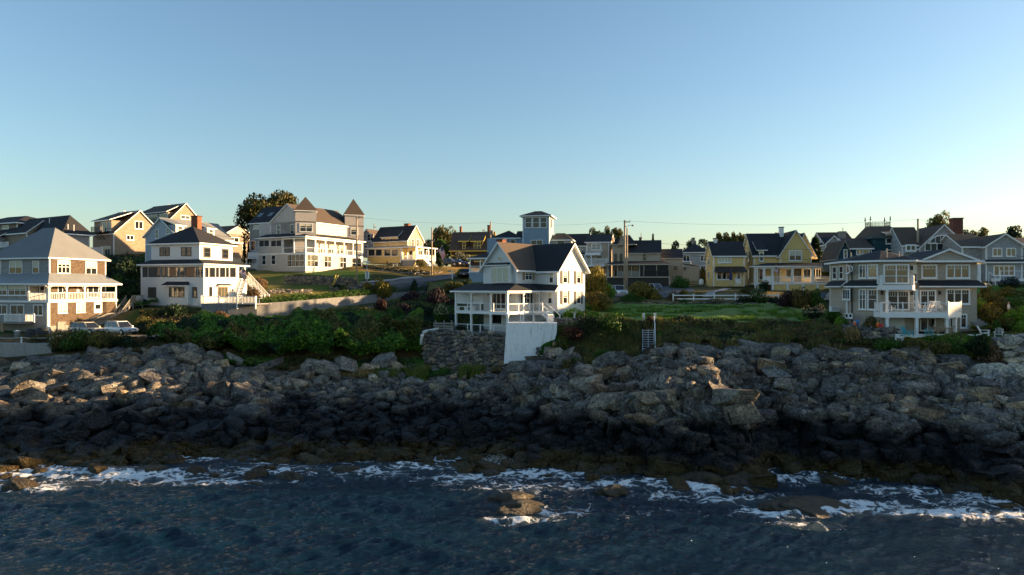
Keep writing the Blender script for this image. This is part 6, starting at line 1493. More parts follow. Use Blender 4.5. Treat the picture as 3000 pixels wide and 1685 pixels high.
guard('yellow guy wire guard on the yellow cottage lawn', 1218, 769, 1209, 788, 139)
b = at(1075, 832, 119); root = thing('street_sign', 'street sign post with two white blades and a notice by the lane', 'sign', b)
MB().tube([(0, 0, -.3), (0, 0, 4.0)], .05, 8).build('post', M['alu'], root); MB().box(-.75, .55, -.02, .02, 3.72, 3.95).build('sign_blade', M['white'], root); MB().box(-.02, .02, -.6, .6, 3.45, 3.66).build('sign_blade', M['white'], root)
MB().box(-.28, .4, -.09, -.06, .9, 2.1).build('notice', M['white'], root); MB().box(-.04, .12, -.115, -.092, 1.0, 2.15).build('dark_panel', M['darkwood'], root)
b = at(1325, 818, 127); root = thing('mailbox_post', 'white mailbox post on the green verge by the lane', 'mailbox', b)
MB().box(-.08, .08, -.08, .08, -.3, 1.55).build('post', M['white'], root); MB().bar((-.75, 0, 1.35), (.1, 0, 1.35), .09).build('arm', M['white'], root); MB().bar((-.55, 0, .9), (0, 0, 1.3), .06).build('brace', M['white'], root); MB().box(-.75, -.25, -.12, .12, 1.41, 1.62).build('box', M['greywood'], root)

# ------------------------------------------------------------------ flags
M['red'] = plain('flag_red', (.42, .03, .035), .8, .1); M['navy'] = plain('navy_cloth', (.02, .03, .09), .8, .15)
def flag(label, px, py, D, L, tilt, rz, pole_l=1.5):
    root = thing('flag', label, 'flag', at(px, py, D), rz); d = Vector((math.cos(tilt), 0, math.sin(tilt)))
    MB().tube([Vector((0, 0, 0)), d * pole_l], .025, 6).build('staff', M['curtain'], root); MB().lathe([(.01, 0), (.05, .05), (.01, .1)], 8, d * pole_l).build('finial', M['yellow_trim'], root)
    nx, nz = 13, 13; Hh = L * .58; V = []; top = d * (pole_l * .97); down = -d
    for j in range(nz + 1):
        for i in range(nx + 1):
            u = i / nx; v = j / nz; hang = Vector((.42 * d.z, 0, -.9)).normalized()
            p = top + down * (v * Hh) + hang * (u * L); p.y += .12 * math.sin(u * 6 + v * 3) * (.3 + u); p.x += .06 * math.sin(u * 4 + v * 5); V.append(p)
    mb = MB()
    for j in range(nz):
        for i in range(nx):
            k = j * (nx + 1) + i; mb.add([V[k], V[k + 1], V[k + nx + 2], V[k + nx + 1]], [(0, 1, 2, 3)], 2 if (j < 7 and i < 5) else (0 if j % 2 == 0 else 1))
            if j < 7 and i < 5 and (i + j) % 2 == 0:
                c = (V[k] + V[k + nx + 2]) / 2; s = L / 90
                for sg in (-.012, .012): mb.add([c + Vector((-s, sg, 0)), c + Vector((0, sg, -s)), c + Vector((s, sg, 0)), c + Vector((0, sg, s))], [(0, 1, 2, 3)], 1)
    mb.build('cloth', [M['red'], M['white'], M['navy']], root)
flag('striped flag on the white hip-roofed house porch', 694, 806, 99.0, 1.5, R(50), 0.2)
flag('striped flag flying from the yellow cottage porch', 1279, 740, 146, 2.3, R(50), 0.0, 2.0)
flag('small striped flag on the yellow house porch post', 2266, 800, 109.6, 1.2, R(70), .2, 1.3)

# ------------------------------------------------------------------ vehicles
M['tyre'] = plain('tyre', (.012, .012, .012), .8, .1); M['rim'] = plain('wheel_rim', (.45, .45, .46), .35, .1, 3, 0, .8); M['carglass'] = glass('car_glass', (.01, .012, .014), .02, 1.6); M['lampglass'] = plain('lamp_glass', (.75, .75, .72), .15, .05); M['redlamp'] = plain('tail_lamp', (.35, .01, .01), .2, .1)
def paint_(name, c): return plain(name, c, .28, .06, 2, 0, .15, .6)
CARP = {'silver': paint_('silver_paint', (.50, .51, .53)), 'white': paint_('white_paint', (.78, .78, .78)), 'black': paint_('black_paint', (.012, .012, .015)), 'blue': paint_('blue_paint', (.02, .09, .38)), 'darkred': paint_('dark_red_paint', (.10, .012, .02)), 'pewter': paint_('pewter_paint', (.30, .28, .25))}
def car(label, px, py, D, yaw, paint, L=4.6, W=1.85, H=1.68, hood=.30, suv=True, name='parked_car'):
    root = thing(name, label, 'car', at(px, py, D), yaw); x0, x1 = -L / 2, L / 2; zb, zbelt = .32, H * .58; P = CARP[paint]
    # lower body: loft of cross-sections from tail (-x) to nose (+x)
    sec = [(x0, .78, .52, zbelt * .93), (x0 + .12, .92, .40, zbelt * 1.0), (x0 + L * .12, 1.0, zb, zbelt * 1.02), (x0 + L * .5, 1.0, zb, zbelt), (x1 - L * hood, 1.0, zb, zbelt * .99), (x1 - L * .12, .97, zb, zbelt * .9), (x1 - .12, .9, .36, zbelt * .80), (x1, .78, .45, zbelt * .66)]
    V = []; F = []
    for (x, w, z0, z1) in sec:
        hw = W / 2 * w; V += [(x, -hw * .9, z0), (x, -hw, z0 + .16), (x, -hw, (z0 + z1) / 2 + .05), (x, -hw * .95, z1 - .05), (x, -hw * .84, z1), (x, hw * .84, z1), (x, hw * .95, z1 - .05), (x, hw, (z0 + z1) / 2 + .05), (x, hw, z0 + .16), (x, hw * .9, z0)]
    n = 10
    for i in range(len(sec) - 1):
        for k in range(n): F.append((i * n + k, (i + 1) * n + k, (i + 1) * n + (k + 1) % n, i * n + (k + 1) % n))
    F += [tuple(range(n)), tuple((len(sec) - 1) * n + k for k in range(n - 1, -1, -1))]
    mb = MB(); mb.add(V, F); mb.build('body', P, root, False)
    # cabin
    xa, xb = (x0 + .12, x1 - L * hood + .05); ra, rb = x0 + (.42 if suv else 1.0), x1 - L * hood - (.75 if suv else .9); zr = H - .04; hw = W / 2
    cab = MB(); cab.add([(xa, -hw * .88, zbelt - .02), (xb, -hw * .88, zbelt - .02), (xb, hw * .88, zbelt - .02), (xa, hw * .88, zbelt - .02), (ra, -hw * .72, zr), (rb, -hw * .72, zr), (rb, hw * .72, zr), (ra, hw * .72, zr)], [(0, 1, 5, 4), (1, 2, 6, 5), (2, 3, 7, 6), (3, 0, 4, 7), (4, 5, 6, 7)])
    cab.build('windows', M['carglass'], root)
    MB().slab([[(ra - .06, -hw * .74, zr + .03), (rb + .04, -hw * .74, zr + .03), (rb + .04, hw * .74, zr + .03), (ra - .06, hw * .74, zr + .03)]], .07, 0, 0).build('roof', P, root)
    for sy in (-1, 1):
        for a, b in (((xa, zbelt - .02), (ra, zr)), ((xb, zbelt - .02), (rb, zr)), (((xa * .45 + xb * .55), zbelt - .02), ((ra * .45 + rb * .55), zr)), (((xa * .8 + xb * .2), zbelt - .02), ((ra * .8 + rb * .2), zr))):
            MB().bar((a[0], sy * hw * .885, a[1]), (b[0], sy * hw * .725, b[1]), .07).build('pillar', P, root)
        MB().box(xb - .25, xb - .08, sy * (hw + .02) - .09, sy * (hw + .02) + .09, zbelt - .02, zbelt + .13).build('mirror', P, root)
        MB().hexa([(x1 - .42, sy * hw * .62 - .12, zbelt * .62), (x1 - .05, sy * hw * .62 - .14, zbelt * .62), (x1 - .05, sy * hw * .62 + .1, zbelt * .62), (x1 - .3, sy * hw * .62 + .2, zbelt * .62), (x1 - .5, sy * hw * .62 - .12, zbelt * .8), (x1 - .1, sy * hw * .62 - .14, zbelt * .77), (x1 - .1, sy * hw * .62 + .1, zbelt * .77), (x1 - .35, sy * hw * .62 + .2, zbelt * .8)]).build('headlight', M['lampglass'], root)
        MB().box(x0 - .015, x0 + .1, sy * hw * .68 - .13, sy * hw * .68 + .13, zbelt * .62, zbelt * .9).build('tail_light', M['redlamp'], root)
        for wx in (x0 + L * .19, x1 - L * .19):
            wh = MB(); c = Vector((wx, sy * (hw - .1), .35))
            wh.tube([c - Vector((0, sy * .12, 0)), c + Vector((0, sy * .11, 0))], .35, 16); w = wh.build('wheel', M['tyre'], root); MB().tube([c + Vector((0, sy * .1, 0)), c + Vector((0, sy * .125, 0))], .22, 10).build('rim', M['rim'], w)
            MB().tube([c + Vector((0, -sy * .1, .02)), c + Vector((0, sy * .085, .02))], .41, 16).build('wheel_arch', M['tyre'], root)
    MB().box(x1 - .1, x1 + .012, -hw * .5, hw * .5, zbelt * .55, zbelt * .72).build('grille', M['tyre'], root); MB().box(x1 - .2, x1 + .02, -hw * .78, hw * .78, .34, .46).build('bumper', M['tyre'], root)
    MB().box(x1 + .021, x1 + .03, -.26, .26, .5, .62).build('number_plate', M['lampglass'], root)
    return root
car('silver SUV parked nose-out on the gravel below the white house', 355, 980, 85.6, R(-28), 'silver')
car('pewter hatchback parked behind the bush beside the silver SUV', 258, 979, 87.5, R(-20), 'pewter', H=1.55)
car('black SUV parked by the yellow cottage', 1320, 779, 150, R(-22), 'black'); car('blue car parked right of the black SUV on the hill', 1347, 778, 154, R(-20), 'blue', H=1.4, suv=False)
car('dark red car glimpsed beside the blue house porch', 1364, 812, 128, R(-95), 'darkred', H=1.6)
car('white SUV facing the sea left of the lamp-arm pole', 1812, 868, 110, R(-80), 'white', H=1.8); car('white boxy SUV with roof rack parked under the screened porch', 1918, 866, 114, R(-62), 'white', H=2.0, hood=.25)
car('dark SUV parked between the yellow house and tan shore house', 2416, 893, 96, R(-160), 'black', L=4.8, H=1.8)
# ------------------------------------------------------------------ furniture and small things
M['turq'] = plain('turquoise_paint', (.04, .36, .42), .5, .08); M['offwhite'] = plain('off_white_paint', (.72, .71, .68), .55, .06)
M['cover'] = plain('black_cover', (.012, .013, .016), .6, .2, 4, .03); M['orange'] = plain('orange_paint', (.75, .10, .02), .5, .1); M['bluepaint'] = plain('blue_paint_flat', (.02, .18, .42), .5, .1); M['redpaint'] = plain('red_paint', (.5, .03, .03), .5, .1)
def adirondack(label, px, py, D, yaw, mat, group=None):
    root = thing('adirondack_chair', label, 'chair', at(px, py, D), yaw, group); m = M[mat]
    for k in range(6):
        y = -.27 + k * .108; MB().bar((.2 - .55, y, .30), (-.68 + .03 * abs(k - 2.5), y * 1.15, 1.02 - .05 * abs(k - 2.5)), .022, .095).build('back_slat', m, root)
    for k in range(5): MB().box(-.36 + k * .125, -.25 + k * .125, -.28, .28, .27 + k * .022, .29 + k * .022).build('seat_slat', m, root)
    for s in (-1, 1):
        MB().box(-.5, .42, s * .36 - .06, s * .36 + .06, .56, .585).build('arm', m, root); MB().box(.24, .34, s * .32 - .02, s * .32 + .02, 0, .56).build('leg', m, root); MB().bar((.3, s * .3, .36), (-.75, s * .3, .03), .03, .1).build('leg', m, root)
adirondack('turquoise Adirondack chair on the left before the tan house patio', 2662, 986, 68.9, R(-60), 'turq'); adirondack('turquoise Adirondack chair on the right before the tan house patio', 2722, 988, 68.7, R(-120), 'turq')
adirondack('white Adirondack chair on the left above the boulder wall', 2886, 984, 68.4, R(-40), 'offwhite'); adirondack('white Adirondack chair on the right above the boulder wall', 2926, 990, 67.6, R(-130), 'offwhite')
adirondack('dark Adirondack chair on the left of the yellow cottage lawn', 1141, 779, 143, R(-20), 'darkwood'); adirondack('dark Adirondack chair on the right of the yellow cottage lawn', 1171, 779, 143, R(200), 'darkwood')
b = at(1158, 780, 143.5); root = thing('garden_table', 'small pale table between the dark chairs on the cottage lawn', 'table', b); MB().box(-.5, .5, -.4, .4, .5, .56).build('table_top', M['offwhite'], root)
for x in (-.4, .4):
    for y in (-.3, .3): MB().box(x - .04, x + .04, y - .04, y + .04, -.1, .5).build('leg', M['offwhite'], root)
def world_of(h, lx, ly, lz): return Vector((h.O[0] + lx * h.ex[0] + ly * h.ey[0], h.O[1] + lx * h.ex[1] + ly * h.ey[1], h.zb + lz))
def put(h, f, cx, cy, back, z):         # a place on a deck: behind the railing point (cx, cy)
    u = h.u(f, cx, cy); p = h.pt(f, u, -back, z); return world_of(h, *p)
zd, ud, LBw, zsw = HWHITE_d
for i, (x, w) in enumerate(((1000, 'left'), (1063, 'right'))):
    p = world_of(HWHITE, HWHITE.u(A(-.4), x, 1040) + .3, 2.2, zd); c = adirondack(w + ' black chair on the white house terrace', 0, 0, 1, R(-70), 'black') if False else None
    root = thing('terrace_chair', w + ' black chair on the white house terrace', 'chair', p, R(-60)); 
    MB().box(-.25, .25, -.25, .25, .40, .45).build('seat', M['black'], root); MB().add([(-.25, -.25, .45), (-.25, .25, .45), (-.36, .22, 1.05), (-.36, .1, 1.15), (-.36, -.1, 1.15), (-.36, -.22, 1.05), (-.29, -.25, .45), (-.29, .25, .45)], [(0, 1, 2, 3, 4, 5)]).build('back', M['black'], root)
    for x_ in (-.22, .22):
        for y_ in (-.22, .22): MB().box(x_ - .02, x_ + .02, y_ - .02, y_ + .02, 0, .4).build('leg', M['black'], root)
p = world_of(HWHITE, HWHITE.u(A(-.4), 1140, 1040), 2.0, zd); root = thing('terrace_table', 'white round table on the white house terrace', 'table', p); MB().lathe([(.5, .7), (.5, .74)], 16).build('table_top', M['white'], root); MB().lathe([(.3, 0), (.05, .06), (.05, .7)], 8).build('pedestal', M['white'], root)
zf1, o1, bx, yF, yr, fdr = HTAN_i
def rocker(label, p, yaw, mat):
    root = thing('rocking_chair', label, 'chair', p, yaw); m = M[mat]
    MB().box(-.26, .28, -.28, .28, .40, .45).build('seat', m, root)
    for k in range(5): MB().bar((-.24, -.22 + k * .11, .45), (-.42, -.22 + k * .11, 1.1), .03, .06).build('back_slat', m, root)
    MB().bar((-.43, -.3, 1.12), (-.43, .3, 1.12), .05, .08).build('top_rail', m, root)
    for s in (-1, 1):
        MB().tube([(-.6, s * .27, .12), (-.2, s * .27, .03), (.2, s * .27, .03), (.5, s * .27, .1)], .03, 5).build('rocker', m, root); MB().box(-.34, .32, s * .29 - .04, s * .29 + .04, .64, .67).build('arm', m, root)
        for x in (-.2, .24): MB().box(x - .025, x + .025, s * .27 - .025, s * .27 + .025, .03, .66).build('leg', m, root)
rocker('cream rocking chair on the tan house deck, nearest the sunlit corner', put(HTAN, B(o1), 1125, 1040, .9, zf1), R(-80), 'offwhite'); rocker('cream rocking chair on the tan house deck beside the slatted screen', put(HTAN, B(o1), 1320, 1040, .9, zf1), R(-105), 'offwhite')
rocker('pale blue wicker armchair on the tan house deck by the sliding door', put(HTAN, B(o1), 835, 1040, .9, zf1), R(-70), 'paleblue'); rocker('white chair in the middle of the tan house deck', put(HTAN, B(o1), 1225, 1040, .8, zf1), R(-150), 'offwhite')
rocker('white rocking chair under the black awning of the yellow house', at(2162, 838, 109.5), R(-60), 'offwhite')
zsea = HSEA_i[0]; p0 = world_of(HSEA, HSEA.u(A(.9), 330, 900), .9, zsea)
root = thing('porch_bench', 'long white bench on the upper porch of the seaside house', 'bench', p0, -R(40)); Lb = HSEA.u(A(.9), 480, 900) - HSEA.u(A(.9), 330, 900)
MB().box(0, Lb, -.2, .2, .44, .52).build('seat', M['white'], root)
for x in (.25, Lb / 2, Lb - .25): MB().box(x - .12, x + .12, -.16, .16, 0, .44).build('leg', M['white'], root)
# patio table, chairs under the tan house deck
b = at(2752, 981, 70.2); root = thing('patio_table', 'brown wooden patio table under the tan house deck', 'table', b); MB().box(-.9, .9, -.5, .5, .7, .75).build('table_top', M['tanwood'], root)
for x in (-.8, .8):
    for y in (-.4, .4): MB().box(x - .04, x + .04, y - .04, y + .04, 0, .7).build('leg', M['tanwood'], root)
for i, (px, D, yaw, w) in enumerate(((2731, 70.0, -20, 'leftmost'), (2745, 69.7, -40, 'second from left'), (2762, 69.7, -120, 'third from left'), (2785, 70.2, 180, 'rightmost'))):
    root = thing('patio_chair', w + ' folding wooden chair around the patio table', 'chair', at(px, 982, D), R(yaw)); m = M['tanwood']
    for s in (-1, 1): MB().bar((.25, s * .24, 0), (-.32, s * .24, 1.0), .03, .05).build('leg', m, root); MB().bar((-.25, s * .22, 0), (.25, s * .22, .45), .03, .05).build('leg', m, root)
    MB().box(-.2, .26, -.24, .24, .42, .45).build('seat', m, root)
    for k in range(3): MB().bar((-.13 - k * .07, -.24, .62 + k * .14), (-.13 - k * .07, .24, .62 + k * .14), .02, .08).build('back_slat', m, root)
# covered grills, bin
for (px, w, s, lab) in ((92, .75, 1.0, 'black covered grill on the left beneath the far-left house balcony'), (122, .85, 1.12, 'larger black covered grill beside the corner post of the far-left house')):
    root = thing('covered_grill', lab, 'grill', at(px, 991, 85.2)); mb = MB(); V = []; n = 14; prof = [(1.0, 0), (1.03, .25), (.98, .8), (.93, 1.0), (.6, 1.16), (.05, 1.2)]
    for r_, z in prof: V.append((r_ * w, z * s))
    mb.lathe(V, n); o_ = mb.build('cover', M['cover'], root, True); o_.scale = (1, .6, 1); MB().box(-w * .8, w * .8, -.3, .3, -.2, 0.02).build('cart', M['black'], root)
root = thing('rubbish_bin', 'blue-grey bin standing beneath the far-left house balcony', 'bin', at(50, 990, 85)); MB().lathe([(.28, -.1), (.34, .75), (.38, .78), (.38, .84), (.3, .84), (.28, .1)], 14).build('tub', M['paleblue'], root, True); MB().lathe([(.36, .85), (.3, .92), (.02, .95)], 14).build('lid', M['paleblue'], root, True)
# fuel tanks, air conditioner
b = at(406, 897, 102.5); root = thing('fuel_tank', 'white fuel tank against the left wall of the white house', 'tank', b); MB().lathe([(.05, .2), (.36, .3), (.4, .5), (.4, 1.3), (.32, 1.5), (.05, 1.55)], 14).build('cylinder', M['white'], root, True); MB().lathe([(.3, 0), (.3, .2)], 12).build('foot', M['greywood'], root); MB().lathe([(.06, 1.55), (.06, 1.7)], 8).build('valve', M['greywood'], root)
b = at(2055, 838, 118); root = thing('fuel_tank', 'white fuel tank between the tan shed and yellow house', 'tank', b); MB().lathe([(.05, .1), (.36, .2), (.4, .4), (.4, 1.0), (.3, 1.15), (.05, 1.2)], 14).build('cylinder', M['white'], root, True); MB().lathe([(.08, 1.2), (.08, 1.35)], 8).build('valve', M['greywood'], root)
b = at(2444, 914, 76.5); root = thing('air_conditioner', 'pale louvred air conditioner unit beside the tan shore house', 'air conditioner', b, R(10)); MB().box(-.5, .5, -.18, .18, .05, .62).build('case', M['offwhite'], root)
for k in range(6): MB().box(-.42, .42, -.2, -.181, .12 + k * .08, .15 + k * .08).build('louvre', M['greywood'], root)
b = at(2141, 838, 110); root = thing('patio_umbrella', 'closed navy patio umbrella before the yellow house door', 'umbrella', b); MB().tube([(0, 0, 0), (0, 0, 2.75)], .03, 8).build('pole', M['offwhite'], root); MB().lathe([(.24, .95), (.27, 1.3), (.2, 2.0), (.05, 2.65)], 10).build('canopy', M['navy'], root); MB().lathe([(.3, 0), (.3, .1)], 12).build('base', M['greywood'], root)
for (px, py, D, m1, m2, lab) in ((2504, 953, 71.2, 'orange', 'white', 'orange and white buoy on the stone wall by the tan house'), (2512, 946, 71.3, 'bluepaint', 'redpaint', 'blue buoy with red top by the tan house wall'), (2572, 955, 70.2, 'orange', 'yellow_trim', 'orange buoy with yellow stick by the patio wall'), (2582, 958, 70.1, 'redpaint', 'orange', 'small red buoy right of the orange one by the patio wall')):
    root = thing('fishing_buoy', lab, 'buoy', at(px, py + 6, D)); MB().lathe([(.05, 0), (.15, .1), (.17, .35), (.12, .55), (.04, .6)], 10).build('float', M[m1], root, True); MB().lathe([(.125, .42), (.13, .52), (.05, .61)], 10).build('band', M[m2], root); MB().tube([(0, 0, .6), (.03, 0, 1.15)], .025, 6).build('stick', M['greywood'], root)
root = thing('garden_steps', 'timber garden steps beside the right wall of the tan house', 'steps', at(2876, 952, 72.5), R(8))
for k in range(5): MB().box(-.75, .75, k * .45, k * .45 + .5, -.3, .15 + k * .22).build('step', M['greywood'], root)
root = thing('flat_slab', 'pale concrete slab lying on the rocks right of the ladder', 'slab', at(1952, 1066, 73.4), .2); MB().hexa([(-.9, -.3, -.1), (.9, -.35, -.05), (.85, .4, -.05), (-.9, .35, -.1), (-.85, -.28, .1), (.86, -.3, .14), (.8, .36, .14), (-.86, .3, .1)]).build('slab', M['concrete'], root)
b = at(2096, 828, 113.5)

# ------------------------------------------------------------------ people
M['skin'] = plain('skin', (.45, .27, .19), .6, .08); M['hairgrey'] = plain('grey_hair', (.35, .32, .28), .8, .2); M['hairdark'] = plain('dark_hair', (.04, .03, .02), .8, .2)
M['wshirt'] = plain('white_shirt', (.75, .74, .70), .85, .08); M['dshirt'] = plain('dark_shirt', (.03, .035, .05), .85, .15); M['khaki'] = plain('khaki_trousers', (.20, .16, .11), .85, .1)
def person(label, loc, yaw, shirt, legs, hair, pose='stand', H=1.72):
    root = thing('person', label, 'person', loc, yaw); k = H / 1.72
    J = {'pel': (0, 0, .95), 'waist': (.01, 0, 1.12), 'chest': (.0, 0, 1.34), 'neck': (.01, 0, 1.48), 'head0': (.03, 0, 1.56), 'head1': (.035, 0, 1.66), 'top': (.03, 0, 1.71),
         'hipl': (0, .1, .9), 'kneel': (.05, .11, .5), 'ankl': (-.02, .11, .09), 'toel': (.16, .12, .04), 'hipr': (0, -.1, .9), 'kneer': (.09, -.11, .5), 'ankr': (.06, -.11, .09), 'toer': (.24, -.12, .04),
         'shl': (0, .19, 1.42), 'ell': (-.03, .25, 1.14), 'wrl': (.12, .22, .93), 'hal': (.18, .2, .86), 'shr': (0, -.19, 1.42), 'elr': (.02, -.26, 1.15), 'wrr': (.2, -.2, 1.02), 'har': (.27, -.18, 1.0)}
    if pose == 'sit':
        for n_ in J: J[n_] = (J[n_][0], J[n_][1], J[n_][2] - .45)
        for s_, y in (('l', .12), ('r', -.12)): J['knee' + s_] = (.45, y, .5); J['ank' + s_] = (.46, y, .09); J['toe' + s_] = (.62, y, .04)
    rad = {'pel': .15, 'waist': .135, 'chest': .155, 'neck': .06, 'head0': .085, 'head1': .1, 'top': .06, 'hipl': .095, 'kneel': .062, 'ankl': .045, 'toel': .04, 'shl': .065, 'ell': .045, 'wrl': .032, 'hal': .04}
    E = [('pel', 'waist'), ('waist', 'chest'), ('chest', 'neck'), ('neck', 'head0'), ('head0', 'head1'), ('head1', 'top')]
    for s_ in 'lr': E += [('pel', 'hip' + s_), ('hip' + s_, 'knee' + s_), ('knee' + s_, 'ank' + s_), ('ank' + s_, 'toe' + s_), ('chest', 'sh' + s_), ('sh' + s_, 'el' + s_), ('el' + s_, 'wr' + s_), ('wr' + s_, 'ha' + s_)]
    names = list(J); me = bpy.data.meshes.new('body'); me.from_pydata([tuple(c * k for c in J[n_]) for n_ in names], [(names.index(a), names.index(b)) for a, b in E], [])
    o = bpy.data.objects.new('body', me); col.objects.link(o); md = o.modifiers.new('skin', 'SKIN'); md.use_smooth_shade = True
    for i, n_ in enumerate(names):
        r_ = rad.get(n_, rad.get(n_[:-1] + 'l', .06)) * k; me.skin_vertices[0].data[i].radius = (r_, r_)
    me.skin_vertices[0].data[0].use_root = True
    o.modifiers.new('sub', 'SUBSURF').levels = 2
    dg = bpy.context.evaluated_depsgraph_get(); new = bpy.data.meshes.new_from_object(o.evaluated_get(dg)); bpy.data.objects.remove(o)
    new.materials.clear(); dz = .45 * k if pose == 'sit' else 0
    for m_ in (M[legs], M[shirt], M['skin'], M[hair], M['darkwood']): new.materials.append(m_)
    for pl in new.polygons:
        c = pl.center; z = (c.z + dz) / k
        if z > 1.64 or (z > 1.54 and c.x < .0): i = 3
        elif z > 1.46: i = 2
        elif abs(c.y) > .2 * k and z < 1.18: i = 2
        elif z > .98: i = 1
        elif c.z < .08 * k: i = 4
        else: i = 0
        pl.material_index = i
    link('body', new, root)
    # facial features, too small to read at this distance but there
    hz = J['head0'][2] + .05
    MB().lathe([(.005, -.03), (.018, -.015), (.012, .02)], 6, ((J['head1'][0] + .1) * k, 0, hz * k)).build('nose', M['skin'], root)
    return root
LBg = HGREY.u(B(), 1030, 900)
person('person in a white top on the far-left house porch', put(HGREY, B(), 722, 930, .7, HGREY_zf), R(-60), 'wshirt', 'khaki', 'hairdark'); person('person in dark clothes sitting on the far-left house porch', put(HGREY, B(), 616, 930, .9, HGREY_zf), R(-80), 'dshirt', 'dshirt', 'hairdark', 'sit')
person('grey-haired person in a white shirt among the hedges on the right', at(2955, 931, 74.5), R(-20), 'wshirt', 'khaki', 'hairgrey')

# ------------------------------------------------------------------ rocks standing in the surf
def weed_mat():
    t = NT('rockweed'); v = t.vec('Position'); a = t.noise(t.vec('Position', (2.2, 2.2, .8)), 2.2, 6, .7, 1.2); f = t.noise(v, 12, 4, .7)
    c = t.ramp(a, [(.3, (.008, .006, .002)), (.5, (.03, .02, .005)), (.66, (.075, .046, .008)), (.85, (.035, .03, .022))])
    return t.set(c, .42, t.bump(t.math('ADD', a, t.math('MULTIPLY', f, .5)), 1.0, .22))
M['weed'] = weed_mat()
SURF = [(75, 1372, 150, 1.1, 'long sunlit weedy rock at the left edge of the surf'), (38, 1432, 95, .9, 'golden weedy rock nearest the camera at the left edge'), (182, 1368, 26, .9, 'small round golden rock left of the foam'), (248, 1368, 48, .9, 'knobbly golden rock beside the small round one'), (312, 1362, 50, .5, 'low dark rock left of the white foam sheet'),
        (446, 1385, 74, .75, 'golden weed rock in the middle of the left foam'), (570, 1386, 60, .95, 'golden dome rock draped with weed in the left foam'), (622, 1392, 36, .6, 'small rock touching the golden dome'), (648, 1412, 32, .6, 'little rock in front of the golden dome'), (742, 1400, 68, .9, 'dark round weed rock with a smaller one before it'), (742, 1418, 44, .5, 'low rock in front of the dark round one'),
        (850, 1404, 78, .8, 'pointed dark rock with a lit face'), (902, 1388, 60, .6, 'flat dark rock behind the pointed one'), (1000, 1388, 80, .8, 'broad dark weedy rock right of the pointed one'), (1028, 1352, 42, .7, 'small dark rock against the shore boulders'), (1022, 1458, 60, .22, 'rock barely awash in open water'), (735, 1352, 36, .7, 'dark lump at the foot of the boulder beach left of centre'), (815, 1352, 40, .7, 'dark lump at the foot of the boulder beach near centre'),
        (1500, 1470, 120, .7, 'rear half of the double weed rock in front of the seawall'), (1512, 1506, 160, .8, 'front half of the double weed rock ringed with foam'), (1790, 1446, 104, .55, 'low oval weed rock right of the double rock'), (1440, 1392, 60, .6, 'rock throwing up the small splash'),
        (1800, 1392, 110, .6, 'weed-covered rock against the ledge below the lawn'), (1935, 1388, 190, .75, 'large weed mound at the foot of the ledge'), (2060, 1412, 130, .7, 'dark weed mound right of the large one'), (2195, 1420, 150, .55, 'wide dark weed mound beside the cove'), (2222, 1464, 44, .6, 'little round rock left of the wave-washed rock'), (2385, 1505, 215, .7, 'big sunlit rock with water pouring off it'), (2300, 1498, 120, .5, 'left shoulder of the wave-washed rock'),
        (2470, 1386, 62, .7, 'round dark rock in the cove'), (2590, 1388, 120, .7, 'dark rock slab at the cove mouth'), (2740, 1420, 110, .6, 'weedy rock below the right-hand cliff'), (2880, 1450, 150, .7, 'broad weed-hung rock near the right edge'), (2975, 1462, 110, .8, 'tall weed-hung rock at the right edge')]
sr = np.random.default_rng(31); V3, F3 = ico(3)
for (px, py, w, hf, lab) in SURF:
    D = CAMZ * FPX / (py - HY); rx = w / FPX * D / 2; p = Vector(((px - HX) / FPX * D, D + rx * .5, -.12))
    V = V3.copy(); q = V * 1.6 + sr.uniform(0, 40, 3)
    dn = fbm(q[:, 0] + q[:, 2] * .7, q[:, 1] - q[:, 2] * .6, 4, 2)
    for _ in range(5):
        nn = sr.normal(size=3); nn /= np.linalg.norm(nn); k = V @ nn - (.55 + .35 * sr.random()); V -= np.where(k > 0, k, 0)[:, None] * nn * .8
    q2 = q * 3.2; dn2 = fbm(q2[:, 0] + q2[:, 2] * .7, q2[:, 1] - q2[:, 2] * .6, 4, 4)
    V = V * (.5 + .72 * dn + .42 * dn2)[:, None] * np.array([rx, rx * .7, min(rx * hf * .8, .62)])
    e = sr.uniform(-.4, .4); c_, s_ = math.cos(e), math.sin(e); V = np.stack([V[:, 0] * c_ - V[:, 1] * s_, V[:, 0] * s_ + V[:, 1] * c_, V[:, 2]], -1)
    o = link('surf_rock', np_mesh('surf_rock', V, F3, M['weed'], True), None, p); tag(o, lab, 'rock', 'rocks standing in the surf')

for i, (px, py, D, s) in enumerate(((1592, 1052, 76.2, .8), (1612, 1058, 75.8, .7), (1632, 1050, 76.0, 1.0), (1650, 1062, 75.2, 1.2), (1668, 1046, 76.0, .9), (1640, 1030, 77.0, .7), (1605, 1040, 77.0, .9), (1690, 1056, 75.4, .8))):
    p = at(px, py, D); p.z = max(float(rock_z(np.array([float(px)]), np.array([D]))[0]), float(terr(np.array([float(px)]), np.array([D]))[0])) + s * .1; link('boulder', BME[(i * 3) % 10], shore, p, (.3 * i, .2, i * 1.3), (s, s, s * .9))
for i, (px, py, D, s) in enumerate(((930, 1058, 77.4, 1.5), (975, 1066, 77.0, 1.7), (1010, 1052, 77.8, 1.3), (900, 1070, 76.6, 1.2), (1130, 1045, 78.6, 1.4), (1165, 1058, 78.0, 1.1), (1085, 1062, 77.6, 1.0), (640, 1040, 78.6, 1.2), (560, 1035, 79.4, 1.3), (800, 1060, 77.6, 1.1), (520, 1022, 80.2, 1.2), (700, 1055, 78, 1.0))):
    p = at(px, py, D); p.z = float(terr(np.array([float(px)]), np.array([D]))[0]) + s * .25; link('boulder', BME[4 + i % 6], shore, p, (.3 * math.sin(i), .25, i * 1.1), (s, s, s))
